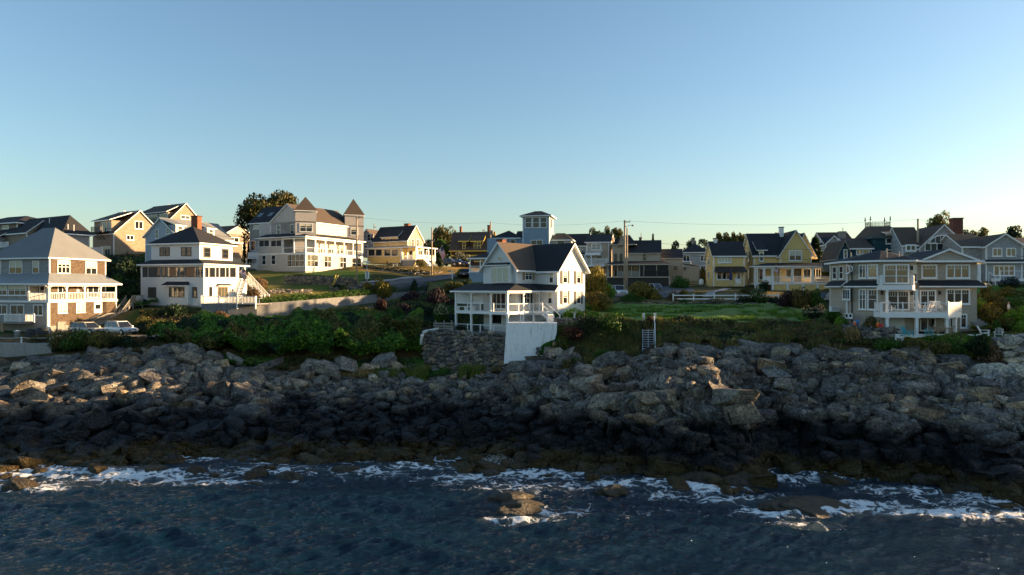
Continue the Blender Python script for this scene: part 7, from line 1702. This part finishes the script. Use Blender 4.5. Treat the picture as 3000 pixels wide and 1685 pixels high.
# loose pale boulders below the boulder wall, on the shore
for i in range(34):
    px = br.uniform(2815, 3010); py = 1010 + br.random() ** .7 * 105
    if px > 2905 and py < 1082: continue
    D = float(np.interp(py, [1000, 1115], [67.5, 61.5])); s = br.uniform(.28, .75) * (1.15 if py > 1050 else .6)
    p = at(px, py, D); p.z = float(rock_z(np.array([px]), np.array([D]))[0]) + s * .25; link('boulder', PSH[i % 6], shore, p, (br.uniform(-.4, .4), br.uniform(-.4, .4), br.uniform(0, 6)), (s * 1.2, s, s))
# ------------------------------------------------------------------ vegetation
def leaf_mat(name, c1, c2, c3=None, trans=.3):
    t = NT(name); rnd = t.n('ShaderNodeNewGeometry').outputs['Random Per Island']
    stops = [(0, c1), (.6, c2), (1, c3 or c2)]
    c = t.ramp(rnd, stops); big = t.noise(t.vec('Position'), .7, 3)
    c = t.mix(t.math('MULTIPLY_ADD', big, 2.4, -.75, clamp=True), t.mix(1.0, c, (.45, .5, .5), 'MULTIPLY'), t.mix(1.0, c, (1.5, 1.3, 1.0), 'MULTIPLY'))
    t.set(c, .6, Specular_IOR_Level=.25)
    tr = t.n('ShaderNodeBsdfTranslucent'); t.l(c, tr.inputs[0]); mx = t.n('ShaderNodeMixShader'); mx.inputs[0].default_value = trans
    t.l(t.p.outputs[0], mx.inputs[1]); t.l(tr.outputs[0], mx.inputs[2]); t.l(mx.outputs[0], t.out.inputs[0]); return t.mat
LM = {'green': leaf_mat('green_leaves', (0.028, 0.078, 0.012), (0.054, 0.139, 0.022), (0.093, 0.186, 0.031)), 'bright': leaf_mat('bright_leaves', (0.078, 0.186, 0.019), (0.139, 0.295, 0.031), (0.217, 0.372, 0.046)),
      'olive': leaf_mat('olive_leaves', (0.046, 0.059, 0.016), (0.109, 0.116, 0.028), (0.202, 0.171, 0.046)), 'gold': leaf_mat('golden_olive_leaves', (0.093, 0.093, 0.019), (0.202, 0.186, 0.031), (0.310, 0.232, 0.046)),
      'dark': leaf_mat('dark_evergreen', (0.009, 0.025, 0.011), (0.019, 0.046, 0.019), (0.031, 0.065, 0.025)), 'purple': leaf_mat('purple_leaves', (0.012, 0.006, 0.011), (0.028, 0.012, 0.022), (0.046, 0.025, 0.031), .1),
      'red': leaf_mat('red_leaves', (.03, .012, .010), (.065, .022, .018), (.11, .05, .04)), 'brown': leaf_mat('brown_brush', (0.078, 0.046, 0.028), (0.139, 0.093, 0.046), (0.232, 0.155, 0.078), .15), 'flower': leaf_mat('pale_flowers', (0.450, 0.400, 0.320), (0.620, 0.550, 0.450), (0.700, 0.600, 0.500), .2),
      'vine': leaf_mat('vine_leaves', (.03, .095, .012), (.06, .17, .02), (.12, .23, .035)), 'autumn': leaf_mat('bronze_oak_leaves', (.026, .042, .012), (.055, .068, .02), (.11, .085, .03)), 'straw': leaf_mat('dry_grass_blades', (0.155, 0.116, 0.054), (0.264, 0.194, 0.085), (0.388, 0.295, 0.139), .2), 'blueflower': leaf_mat('blue_flowers', (0.060, 0.090, 0.250), (0.100, 0.140, 0.350), (0.200, 0.220, 0.450), .2)}
M['bark'] = plain('bark', (.07, .052, .038), .9, .3, 4, .03); M['barkpale'] = plain('pale_bark', (.22, .15, .09), .9, .3, 4, .03)
def leaves(P, N, size, r, aspect=.6, jit=.7):
    """quads centred on P, facing roughly along N"""
    n = len(P); N = N + r.normal(size=(n, 3)) * jit; N /= np.linalg.norm(N, axis=1)[:, None] + 1e-9
    t = np.cross(N, r.normal(size=(n, 3))); t /= np.linalg.norm(t, axis=1)[:, None] + 1e-9; b = np.cross(N, t)
    s = size * r.uniform(.6, 1.35, (n, 1)); t = t * s; b = b * s * aspect
    V = np.stack([P - t, P - b * .9 + t * .1, P + t, P + b * .9 + t * .1], 1).reshape(-1, 3); F = np.arange(4 * n).reshape(n, 4); return V, F
def crown_points(r, n, clumps, spread=.62, cr=(.26, .5), dome=True):
    c = r.normal(size=(clumps, 3)); c /= np.linalg.norm(c, axis=1)[:, None]; c *= (r.random((clumps, 1)) ** .5) * spread
    if dome: c[:, 2] = np.abs(c[:, 2])
    rad = r.uniform(*cr, clumps); i = r.choice(clumps, n, p=rad ** 2 / (rad ** 2).sum())
    d = r.normal(size=(n, 3)); d /= np.linalg.norm(d, axis=1)[:, None]; q = .55 + .45 * r.random((n, 1)) ** .5
    P = c[i] + d * rad[i][:, None] * q; return P, d
fr = np.random.default_rng(77)
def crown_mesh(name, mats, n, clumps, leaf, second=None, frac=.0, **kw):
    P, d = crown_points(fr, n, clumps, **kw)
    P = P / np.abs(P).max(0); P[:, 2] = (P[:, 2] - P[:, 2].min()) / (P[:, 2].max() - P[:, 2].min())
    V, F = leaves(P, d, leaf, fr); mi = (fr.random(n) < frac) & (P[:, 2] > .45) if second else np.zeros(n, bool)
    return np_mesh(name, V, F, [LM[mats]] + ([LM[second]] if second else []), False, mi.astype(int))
def stem_mesh(n, h=.55, r0=.05, mat='bark'):
    mb = MB()
    for k in range(n):
        a = 2 * math.pi * k / n + fr.uniform(-.4, .4); e = fr.uniform(.25, .6)
        mb.tube([(math.cos(a) * .05, math.sin(a) * .05, -.15), (math.cos(a) * e * .4, math.sin(a) * e * .4, h * .5), (math.cos(a) * e, math.sin(a) * e, h)], [r0, r0 * .7, r0 * .3], 5)
    return mb.mesh('stems', M[mat])
BUSH = {}
def bush_me(kind, v, big):
    k = (kind, v, big)
    if k not in BUSH:
        c, second = (kind.split('+') + [None])[:2]
        BUSH[k] = crown_mesh('foliage', c, 2600 if big else 1100, 16 if big else 11, .062 if big else .09, second, .3 if second else 0)
    return BUSH[k]
STEMS = [stem_mesh(7), stem_mesh(9, .6, .035, 'barkpale')]
bi = [0]
def bush(label, px, yt, yb, w, D, kind='green', stems=0, depth=.8, cat='bush', name='bush'):
    b = at(px, yb, D); gz = ground_z(b.x, b.y); W = w / FPX * D; H = (yb - yt) / FPX * D
    if b.z > gz: H += (b.z - gz) * .8; b.z = gz + (b.z - gz) * .2
    root = thing(name, label, cat, b, fr.uniform(0, 6.28)); bi[0] += 1
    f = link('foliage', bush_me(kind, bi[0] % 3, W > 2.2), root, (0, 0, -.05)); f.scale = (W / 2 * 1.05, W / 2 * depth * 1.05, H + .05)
    s = link('stems', STEMS[stems], root); s.scale = (W / 2 * .8, W / 2 * .8, H * .9)
    return root
for a in [
 ('dark rosehip bush at the left end of the hedge before the two cars', 178, 968, 1024, 92, 80.4, 'olive'), ('rosehip bush in front of the pewter car', 238, 962, 1024, 105, 80.2, 'green+red'), ('rosehip bush in front of the silver SUV', 305, 968, 1022, 105, 80.4, 'olive'), ('low dark bush at the gravel edge right of the silver SUV', 362, 985, 1024, 80, 80.6, 'dark'), ('clipped golden bush on the concrete seawall end', 120, 980, 1006, 62, 81.4, 'olive'),
 ('brown scrub at the left foot of the white house', 436, 905, 962, 85, 94, 'olive'), ('dark green bush under the bay window of the white house', 505, 889, 952, 105, 94.5, 'dark'), ('pale grey-green scrub on the bank above the gravel drive', 480, 935, 975, 110, 89.5, 'olive'), ('dense green bush before the concrete wall corner', 603, 907, 962, 76, 92.5, 'green'), ('bronze shrub against the concrete retaining wall', 645, 908, 950, 62, 94.5, 'brown'), ('dry weeds on the bank above the vines', 700, 926, 948, 90, 93, 'brown'), ('yellow-green bush at the gravel drive bend', 415, 925, 965, 55, 91, 'olive'), ('bronze bush at the foot of the left bank', 410, 985, 1012, 60, 83, 'brown'),
 ('dark thicket on the hillside behind the far-left house porch', 320, 762, 850, 110, 108, 'dark'), ('dark thicket higher on the hillside below the white deck', 375, 752, 820, 100, 116, 'dark'), ('dark thicket between the far-left house and white house', 368, 820, 925, 100, 103, 'dark'), ('green patch of scrub on the dark hillside', 340, 800, 860, 70, 104, 'green'),
 ('round yellow-green shrub left of the turreted house steps', 728, 800, 822, 26, 112, 'gold'), ('bronze shrub above the white outside stairs', 765, 812, 842, 42, 111, 'brown'), ('reddish scrub beneath the white outside stairs', 742, 838, 878, 48, 106, 'brown'), ('golden round bush by the lane junction', 1123, 812, 846, 76, 116.6, 'gold'), ('small gold bush at the foot of the tall pole', 1075, 825, 846, 40, 116.2, 'gold'), ('dark clipped hedge clump right of the yellow guy guards', 995, 832, 846, 62, 115.4, 'dark'), ('low dark shrub on the lane corner', 1216, 817, 836, 26, 121, 'dark'),
 ('rounded dark purple barberry beyond the vines', 1207, 853, 902, 80, 103, 'purple'), ('tall dark purple barberry with bare twigs', 1283, 842, 915, 95, 100, 'purple'), ('dark purple barberry nearest the seaside house porch', 1338, 855, 930, 70, 97, 'purple'), ('small red-leaved shrub at the top of the vines', 1114, 874, 912, 36, 92.5, 'red'), ('dark green bush below the purple barberries', 1238, 888, 945, 74, 91, 'dark'), ('flowering viburnum with pale blossoms left of the porch', 1290, 886, 948, 58, 88, 'green+flower'), ('dark twiggy bush below the round barberry', 1180, 888, 935, 70, 93, 'purple'), ('olive shrub on the green verge behind the porch', 1330, 826, 862, 82, 110, 'olive'), ('dark shrub beside the concrete base of the blue house', 1372, 815, 838, 45, 114, 'dark'), ('bush beside the white mailbox post', 1350, 788, 812, 42, 128, 'green'), ('feathery pale green shrub at the bottom of the vines by the pipe', 1165, 895, 960, 55, 88, 'green'), ('yellow-flowered green bush in front of the plank fence', 1105, 925, 985, 80, 84, 'vine'), ('small green shrub at the left porch corner of the seaside house', 1345, 880, 945, 26, 90, 'green'),
 ('shrub before the yellow cottage porch steps', 1232, 758, 780, 40, 141, 'olive'), ('round dark bush at the right end of the yellow cottage porch', 1287, 755, 780, 28, 144, 'dark'), ('pale flowering bush before the brown house', 1350, 738, 770, 62, 158, 'dark+flower'),
 ('bright green mound behind the bird bath', 1676, 902, 938, 76, 84.2, 'bright'), ('dark green shrub beside the seaside house steps', 1625, 910, 940, 42, 83.5, 'green'), ('tall golden-olive shrub with bare stems right of the seaside house', 1748, 778, 872, 92, 95.5, 'gold', 1), ('broad rounded juniper with brown underside', 1757, 852, 912, 104, 89.5, 'gold+brown', 1), ('bright bush tucked behind the tall golden shrub', 1785, 830, 862, 42, 98, 'bright'), ('broad golden-green shrub in front of the white boxy SUV', 1878, 824, 880, 96, 100.5, 'gold'), ('low dark hedge bush right of the juniper', 1850, 856, 895, 80, 99.2, 'green'), ('golden shrub at the right end of the hedge by the drive', 1918, 846, 892, 60, 99.5, 'gold'), ('leafy shrub beside the tan shed', 1990, 808, 862, 76, 112, 'green'), ('orange-tinted round bush between the shed and yellow house', 2058, 785, 822, 32, 124, 'gold+brown'), ('bronze shrub left of the white rail fence', 1976, 852, 898, 44, 98.6, 'brown'), ('yellow bush behind the left end of the white rail fence', 2003, 848, 880, 52, 99.6, 'gold'), ('small yellow bush behind the third fence post', 2043, 856, 882, 40, 99.4, 'gold'), ('green shrub at the stone wall left of the rail fence', 2010, 876, 902, 46, 97.2, 'green'), ('pale spreading shrub below the rail fence', 2105, 874, 890, 70, 97.2, 'olive+flower'),
 ('white-flowered hydrangea bush at the right end of the rail fence', 2218, 838, 898, 58, 97, 'green+flower'), ('round dark shrub at the yellow house porch corner', 2240, 820, 850, 46, 106, 'dark'), ('low hedge under the yellow house porch', 2190, 838, 862, 60, 104, 'olive'), ('tall dark purple bush at the end of the lawn', 2302, 852, 915, 62, 92.5, 'purple'), ('tall green-topped hedge bush by the yellow house', 2348, 840, 918, 84, 91.5, 'olive+brown'), ('hedge bush beside the dark SUV', 2392, 846, 915, 56, 91, 'green'), ('grey flowering shrub at the corner of the lawn', 2388, 890, 938, 68, 82.5, 'dark+flower'), ('dark green shrub beside the air conditioner', 2438, 902, 945, 74, 78, 'green'), ('bright low shrub under the tan house side wall', 2472, 926, 950, 56, 74.5, 'bright'), ('rounded shrub with dry blooms at the tan house corner', 2548, 926, 964, 52, 71.3, 'olive+brown'),
 ('dark overgrown bush below the bird bath wall', 1722, 916, 985, 118, 79.8, 'dark'), ('broad green bush on the bank left of the gate posts', 1800, 918, 990, 118, 79.4, 'green'), ('red-brown shrub on the bank by the seawall', 1682, 955, 1008, 86, 78.3, 'red'), ('olive scrub low on the bank by the seawall', 1655, 985, 1045, 70, 77.2, 'olive'), ('green scrub in the middle of the bank', 1755, 975, 1030, 96, 77.6, 'olive'), ('green bush low on the bank left of the ladder', 1770, 1020, 1056, 88, 75.6, 'green'), ('scrub against the left side of the ladder', 1850, 970, 1035, 74, 77.2, 'olive'), ('bright green bush right of the ladder', 1936, 968, 1030, 42, 76.4, 'green'), ('reddish shrub at the head of the ladder', 1902, 925, 955, 32, 79.2, 'red'),
 ('low dark shrub on the lawn edge right of the ladder', 2010, 922, 948, 100, 80.2, 'dark'), ('scrubby bush on the bank below the lawn wall', 2130, 955, 1005, 100, 77, 'olive'), ('yellowing weeds bush on the bank below the lawn', 2220, 945, 1000, 90, 76.4, 'gold'), ('brown dry shrub on the bank near the tan house', 2330, 955, 1005, 100, 75, 'brown'), ('green scrub on the bank near the middle right', 2030, 970, 1020, 90, 76.4, 'olive'), ('dry pale grass clump by the patio stone wall', 2498, 955, 995, 46, 70.2, 'straw'), ('weedy bush at the foot of the patio wall', 2430, 965, 1010, 80, 72, 'olive'),
 ('low green bush before the left turquoise chair', 2598, 990, 1024, 92, 68.2, 'green'), ('low green bush before the right turquoise chair', 2672, 995, 1030, 92, 67.8, 'olive'), ('spreading bush below the white patio edge', 2745, 996, 1040, 100, 67.4, 'olive'), ('bush at the right end of the white patio edge', 2800, 998, 1040, 70, 67.0, 'green'), ('large dark bush before the white chairs', 2868, 975, 1062, 92, 66.6, 'dark'), ('dark trailing bush left of the boulder wall', 2902, 1010, 1085, 62, 65.6, 'brown'), ('low yellow-green hedge behind the boulder wall top', 2975, 972, 992, 90, 66.8, 'gold'),
 ('rounded dark topiary beside the sunlit house corner', 2890, 828, 870, 46, 80.5, 'olive'), ('flat-topped clipped topiary on the right slope', 2908, 855, 882, 58, 79, 'olive'), ('large clipped dome topiary on the right slope', 2928, 868, 905, 62, 77, 'olive'), ('clipped dome topiary at the right edge of the slope', 2972, 872, 900, 60, 78, 'green'), ('golden hedge sweep below the bright lawn', 2945, 838, 872, 90, 82, 'gold'), ('golden hedge at the right frame edge', 2995, 850, 885, 60, 81, 'gold'), ('leafy bush at the tan house right corner', 2872, 872, 925, 52, 75.5, 'bright'), ('bronze garden shrub beside the timber steps', 2905, 888, 945, 58, 74, 'gold+brown'), ('bright leafy bush in front of the person', 2965, 905, 948, 74, 73, 'bright'), ('bright leafy bush at the right edge below the person', 2998, 890, 950, 60, 72, 'bright'), ('grey-green cushion shrub on the right slope', 2948, 928, 950, 46, 71.6, 'olive'), ('yellow-green shrub above the white chairs', 2990, 938, 972, 60, 70.5, 'bright'), ('small shrub right of the timber steps', 2915, 935, 965, 34, 71.4, 'green'), ('blue hydrangea below the right-edge deck', 2965, 810, 846, 92, 86.5, 'dark+blueflower'), ('low bush left of the timber steps', 2862, 860, 890, 36, 76.5, 'olive')]: bush(*a)
# hedge and flower border as single things
def hedge(label, pts, w, hpx, kind, name='hedge', n_per=260, leaf=.12, second=None, frac=.2):
    P = [at(*p) for p in pts]; root = thing(name, label, 'hedge', P[0]); o = root.location; PP, NN = [], []
    for a, b in zip(P, P[1:]):
        L = (b - a).length; n = int(L * n_per)
        t = fr.random(n); c = np.array(a - o) + t[:, None] * np.array(b - a); d = fr.normal(size=(n, 3)); d /= np.linalg.norm(d, axis=1)[:, None]; d[:, 2] = np.abs(d[:, 2])
        hh = hpx / FPX * a.y; lump = .7 + .5 * vnoise(c[:, 0] * .9 + 50, c[:, 1] * .9 + 9, 3)
        PP.append(c + d * np.array([w / 2, w / 2, hh]) * lump[:, None] * (.6 + .4 * fr.random((n, 1)))); NN.append(d)
    PP = np.concatenate(PP); NN = np.concatenate(NN); V, F = leaves(PP, NN, leaf, fr); mi = (fr.random(len(F)) < frac).astype(int) if second else None
    link('foliage', np_mesh('foliage', V, F, [LM[kind]] + ([LM[second]] if second else []), False, mi), root)
    mb = MB()
    for a, b in zip(P, P[1:]): mb.bar(a - o + Vector((0, 0, .1)), b - o + Vector((0, 0, .1)), w * .3, .35)
    mb.build('twigs', M['bark'], root)
hedge('dark clipped hedge running along the top of the concrete retaining wall', [(755, 892, 99.8), (826, 887, 102.2), (900, 881, 105.2), (970, 875, 109), (1040, 870, 113), (1110, 864, 117), (1180, 858, 121), (1245, 853, 124.5)], 1.7, 24, 'green')
hedge('flower border of white roses above the yellow cottage wall', [(1066, 786, 138.2), (1140, 794, 135.6), (1200, 800, 133.6), (1255, 801, 135)], 1.2, 13, 'dark', 'flower_border', second='flower', frac=.22)
hedge('low dark hedge on the turreted house garden wall', [(860, 812, 118.6), (930, 816, 118), (985, 818, 118)], 1.0, 10, 'brown', n_per=120)
hedge('planting strip along the back wall of the green lawn', [(1822, 889, 97.6), (1890, 890, 97.4)], 1.2, 20, 'green')
hedge('dark low planting behind the rail fence', [(2165, 884, 97.2), (2280, 886, 96.6)], 1.4, 18, 'dark')

# trees
def tree(label, px, yt, yb, w, D, kind, n=7000, clumps=34, leaf=.032, name='tree', trunk=.25, low=.25):
    b = at(px, yb, D); gz = ground_z(b.x, b.y); top = at(px, yt, D).z; b.z = gz - .2; H = top - b.z; W = w / FPX * D; low = max(low, 1 - 1.15 * W / H)
    root = thing(name, label, 'tree', b, fr.uniform(0, 6)); c = link('crown', crown_mesh('crown', kind, n, clumps, leaf, dome=False, spread=.72, cr=(.18, .36)), root, (0, 0, H * low)); c.scale = (W / 2, W / 2 * .85, H * (1 - low))
    mb = MB(); mb.tube([(0, 0, -.3), (.1, 0, H * .3), (0, .1, H * .62)], [trunk, trunk * .75, trunk * .3], 8)
    for k in range(7):
        a = 2 * math.pi * k / 7 + .3; z0 = H * (.28 + .05 * k); mb.tube([(0, 0, z0), (math.cos(a) * W * .17, math.sin(a) * W * .17, z0 + H * .14), (math.cos(a) * W * .36, math.sin(a) * W * .36, z0 + H * .24)], [trunk * .45, trunk * .28, trunk * .08], 5)
    mb.build('trunk', M['bark'], root)
def conifer(label, px, yt, yb, w, D, kind='dark', n=3200):
    b = at(px, yb, D); gz = ground_z(b.x, b.y); top = at(px, yt, D).z; b.z = gz - .2; H = top - b.z; W = w / FPX * D
    root = thing('conifer', label, 'tree', b, fr.uniform(0, 6)); t = fr.random(n) ** .75; a = fr.uniform(0, 6.28, n); tier = .72 + .28 * np.cos(t * 46 + a * 2)
    rr = (1.02 - t) * tier * (.45 + .55 * fr.random(n) ** .4); P = np.stack([rr * np.cos(a) * W / 2, rr * np.sin(a) * W / 2, (.08 + .92 * t) * H], -1); N = np.stack([np.cos(a), np.sin(a), np.full(n, .7)], -1)
    V, F = leaves(P, N, .13 * W / 2 + .06, fr, .45); link('crown', np_mesh('crown', V, F, LM[kind], False), root); MB().tube([(0, 0, -.3), (0, 0, H * .95)], [.22, .04], 7).build('trunk', M['bark'], root)
tree('big bronze-leaved tree rising behind the turreted house', 812, 560, 740, 235, 158, 'autumn', 17000, 70, .034, trunk=.5, low=.18)
tree('rounded tree behind the yellow cottage', 1292, 662, 770, 108, 178, 'olive', 6000, 30, 0.049, low=.15); tree('lower green tree beside the yellow cottage tree', 1285, 700, 770, 90, 172, 'green', 4500, 24, 0.054, low=.1)
tree('left tree of three above the balcony house', 1745, 667, 760, 54, 185, 'olive', 3000, 20, 0.068); tree('middle tree of three above the balcony house', 1777, 663, 760, 50, 187, 'olive', 3000, 20, 0.068); tree('right tree of three above the balcony house', 1809, 667, 760, 44, 186, 'olive', 2600, 18, 0.068)
tree('treetop between the poles and screened porch house', 1846, 694, 760, 36, 180, 'green', 1800, 14, 0.081); conifer('small pointed pine above the screened porch house roof', 1913, 686, 760, 34, 185)
for px, yt, w, lab in ((1975, 706, 66, 'dark treetop right of the screened porch house'), (2025, 700, 52, 'dark treetop above the grey hip house on the left'), (2062, 700, 46, 'dark treetop above the grey hip house on the right')): tree(lab, px, yt, 790, w, 205, 'dark', 2600, 18, 0.068, low=.05)
for px, yt, w, lab in ((2118, 682, 44, 'left pine of the clump behind the yellow house wing'), (2145, 680, 46, 'middle pine of the clump behind the yellow house wing'), (2176, 684, 48, 'right pine of the clump behind the yellow house wing')): tree(lab, px, yt, 800, w + 8, 192, 'olive', 2600, 22, 0.081, name='pine_tree', low=.04)
tree('shrubby treetop behind the yellow house chimney', 2272, 680, 790, 40, 195, 'brown', 1500, 12, 0.081); tree('leafy treetop at the left of the yellow house wing roof', 2095, 708, 790, 60, 200, 'olive', 2400, 16, 0.068, low=.05)
conifer('broad dark cedar between the yellow house and tan house', 2388, 700, 800, 110, 122, 'dark', 6500); conifer('second dark cedar right of the broad one', 2432, 722, 810, 80, 118, 'dark', 4000); conifer('cedar tip behind the yellow house rear gable', 2415, 685, 800, 60, 135, 'olive', 2600)
tree('airy deciduous tree behind the arched window house', 2752, 618, 780, 92, 150, 'olive', 3200, 26, 0.054, low=.3); tree('left treetop beyond the brick chimney', 2838, 672, 780, 42, 150, 'olive', 1800, 16, 0.068); tree('right treetop beyond the brick chimney', 2882, 666, 780, 48, 152, 'olive', 1900, 16, 0.068); tree('dark treetop at the far right edge', 2975, 662, 780, 72, 150, 'dark', 2600, 20, 0.061); tree('dark treetop behind the right-edge house roof', 2940, 690, 780, 50, 150, 'dark', 1800, 14, 0.068)
conifer('narrow dark arborvitae left of the turreted house', 716, 700, 775, 24, 142, 'dark', 1600); conifer('second narrow arborvitae beside the first', 728, 708, 775, 22, 140, 'dark', 1400)
tree('wispy treetop above the brown house roof', 1412, 672, 760, 26, 182, 'brown', 500, 10, 0.081); tree('treetop behind the grey cottage', 1060, 700, 770, 40, 175, 'olive', 1400, 12, 0.081)

# ------------------------------------------------------------------ ground cover
def scatter(poly, n, r):
    poly = np.array(poly, float); lo, hi = poly.min(0), poly.max(0); px = r.uniform(lo[0], hi[0], n); D = r.uniform(lo[1], hi[1], n); k = poly_mask(poly, px, D) & ~((np.abs(px - 1899) < 26) & (D < 78.5)); return px[k], D[k]
def cover(name, label, cat, polys, n, kinds, leaf, lump, r, aspect=.7):
    PX_, DD_ = [], []
    for p in polys:
        a, b = scatter(p, n, r); PX_.append(a); DD_.append(b)
    px = np.concatenate(PX_); D = np.concatenate(DD_); X = (px - HX) / FPX * D
    h = lump * (.1 + 1.5 * fbm(X * .34, D * .34, 3, 2) ** 1.6 + .35 * fbm(X * 1.1, D * 1.1, 2, 4)); z = terr(px, D) + h * r.uniform(.55, 1.0, len(px))
    lift = h if name != 'climbing_vines' else h * (1 - .72 * sst(81, 89, D)); z = terr(px, D) + lift * r.uniform(.55, 1.0, len(px))
    e = .3; hx = (fbm((X + e) * .34, D * .34, 3, 2) - fbm((X - e) * .34, D * .34, 3, 2)) / (2 * e) * lump * 1.6; hy = (fbm(X * .34, (D + e) * .34, 3, 2) - fbm(X * .34, (D - e) * .34, 3, 2)) / (2 * e) * lump * 1.6
    N = np.stack([-hx, -hy - .45, np.ones(len(px))], -1); V, F = leaves(np.stack([X, D, z], -1), N, leaf, r, aspect)
    ki = np.clip(((fbm(X * .22 + 31, D * .3, 3, 7) - .5) * 2.6 + .5) * len(kinds) + r.normal(size=len(F)) * .55, 0, len(kinds) - 1).astype(int)
    o = link(name, np_mesh(name, V, F, [LM[k] for k in kinds], False, ki)); return tag(o, label, cat, kind='stuff')
vr = np.random.default_rng(5)
cover('climbing_vines', 'dense green vines smothering the bank below the retaining wall', 'vines', [[(430, 82.5), (520, 79.5), (700, 78.2), (900, 77.8), (1100, 78.5), (1232, 81.0), (1240, 86), (1180, 90), (1040, 94), (900, 92), (760, 89.5), (640, 87.5), (540, 86.2)]], 150000, ['olive', 'vine', 'vine', 'bright', 'vine', 'dark'], .17, 3.4, vr)
cover('bank_scrub', 'brown and green scrub covering the bank below the green lawn', 'scrub', [[(1610, 79.5), (1640, 74.8), (2000, 73.4), (2330, 72.2), (2480, 69.3), (2640, 68.2), (2640, 70.2), (2480, 73.5), (2400, 77), (1900, 79.4), (1800, 80)]], 75000, ['olive', 'brown', 'green', 'straw', 'dark'], .13, .75, vr, .5)
cover('bank_scrub', 'brown scrub over the bank at the left above the boulders', 'scrub', [[(150, 79.2), (330, 79.6), (520, 79.5), (520, 84.5), (400, 84), (160, 82.6)], [(400, 87.5), (560, 88.5), (620, 92), (760, 93), (760, 96.6), (590, 96.8), (410, 96)]], 42000, ['brown', 'olive', 'dark'], .13, .8, vr, .5)
cover('garden_cover', 'mixed low garden plants on the right-hand slope', 'plants', [[(2845, 72), (3060, 70.5), (3060, 81), (2845, 81)], [(2650, 67.2), (2900, 66.2), (2900, 69), (2650, 69.4)]], 22000, ['gold', 'green', 'bright', 'brown'], .13, .8, vr, .6)
cover('foot_growth', 'grass and weeds growing at the foot of the fieldstone wall', 'weeds', [[(960, 77.2), (1240, 78.4), (1470, 78.6), (1470, 77.2), (1200, 75.6), (1000, 75.8)], [(560, 78.2), (760, 77.4), (960, 77.4), (960, 79), (560, 80)]], 26000, ['green', 'olive', 'straw'], .14, .6, vr, .35)
cover('hillside_scrub', 'dark scrub on the hillside behind the far-left houses', 'scrub', [[(-100, 93), (420, 99), (640, 116), (620, 134), (300, 128), (-100, 118)]], 45000, ['dark', 'dark', 'green'], .2, 1.6, vr)
cover('verge_growth', 'rough grass and plants between the barberries and the lane', 'weeds', [[(1080, 92), (1240, 85), (1400, 84), (1400, 108), (1250, 113), (1150, 110)]], 38000, ['green', 'olive', 'dark'], .16, .6, vr, .4)
cover('bank_scrub', 'dead brush and weeds between the vines and the boulder beach', 'scrub', [[(420, 79.6), (560, 77.6), (900, 76.2), (1240, 77.6), (1240, 80.5), (1100, 79.5), (900, 79), (700, 79.4), (520, 81)], [(1560, 78.6), (1600, 76), (1660, 74.2), (1660, 79), (1600, 80)]], 42000, ['brown', 'olive', 'dark', 'vine'], .14, .7, vr, .5)
# upright dry grass
def tufts(label, polys, n, kinds, h, r):
    PX_, DD_ = [], []
    for p in polys:
        a, b = scatter(p, n, r); PX_.append(a); DD_.append(b)
    px = np.concatenate(PX_); D = np.concatenate(DD_); X = (px - HX) / FPX * D; keep = fbm(X * .6, D * .6, 3, 6) > .5; px, D, X = px[keep], D[keep], X[keep]; n_ = len(px)
    z = terr(px, D) + .1; hh = h * r.uniform(.5, 1.4, n_); a = r.uniform(0, 6.28, n_); w = .035; lx = r.normal(size=n_) * .25 * hh; ly = r.normal(size=n_) * .2 * hh
    b0 = np.stack([X - w * np.cos(a), D - w * np.sin(a), z - .2], -1); b1 = np.stack([X + w * np.cos(a), D + w * np.sin(a), z - .2], -1); t = np.stack([X + lx, D + ly, z + hh], -1)
    V = np.stack([b0, b1, t], 1).reshape(-1, 3); o = link('dry_grass', np_mesh('dry_grass', V, np.arange(3 * n_).reshape(n_, 3), [LM[k] for k in kinds], False, r.integers(0, len(kinds), n_))); return tag(o, label, 'grass', kind='stuff')
tufts('dry and green grass blades over the bank and ledges on the right', [[(1620, 79), (1650, 74), (2000, 72.5), (2330, 71), (2480, 68.5), (2480, 74), (2400, 77), (1900, 79.6)]], 60000, ['straw', 'straw', 'green', 'olive'], .75, vr)
tufts('pale grass tufts below the fieldstone wall', [[(1100, 76.2), (1250, 77.6), (1430, 77.8), (1430, 76.2), (1200, 75.2)]], 16000, ['straw', 'green', 'bright'], .8, vr)
tufts('short grass of the green lawn', [[(1640, 82), (1800, 81.2), (2400, 78.5), (2440, 84), (2330, 94), (1700, 96)]], 60000, ['bright', 'vine'], .12, vr)
# small splash where a wave meets the rock
sp = np.random.default_rng(9); cx, cy = wpt(1452, 1372); n = 700; th = sp.normal(size=n) * .75; v = sp.random(n) ** .9; P = np.stack([cx + np.sin(th) * v * 2.0 + sp.normal(size=n) * .12, cy + 1.0 + sp.normal(size=n) * .35, .02 + np.cos(th) ** 2 * v * .85], -1)
M['spray'] = plain('sea_spray', (.82, .84, .85), .5, .03); V, F = leaves(P, sp.normal(size=(n, 3)), .026, sp, .9); tag(link('sea_spray', np_mesh('sea_spray', V, F, M['spray'], False)), 'small white splash of spray against the surf rock', 'spray', kind='stuff')
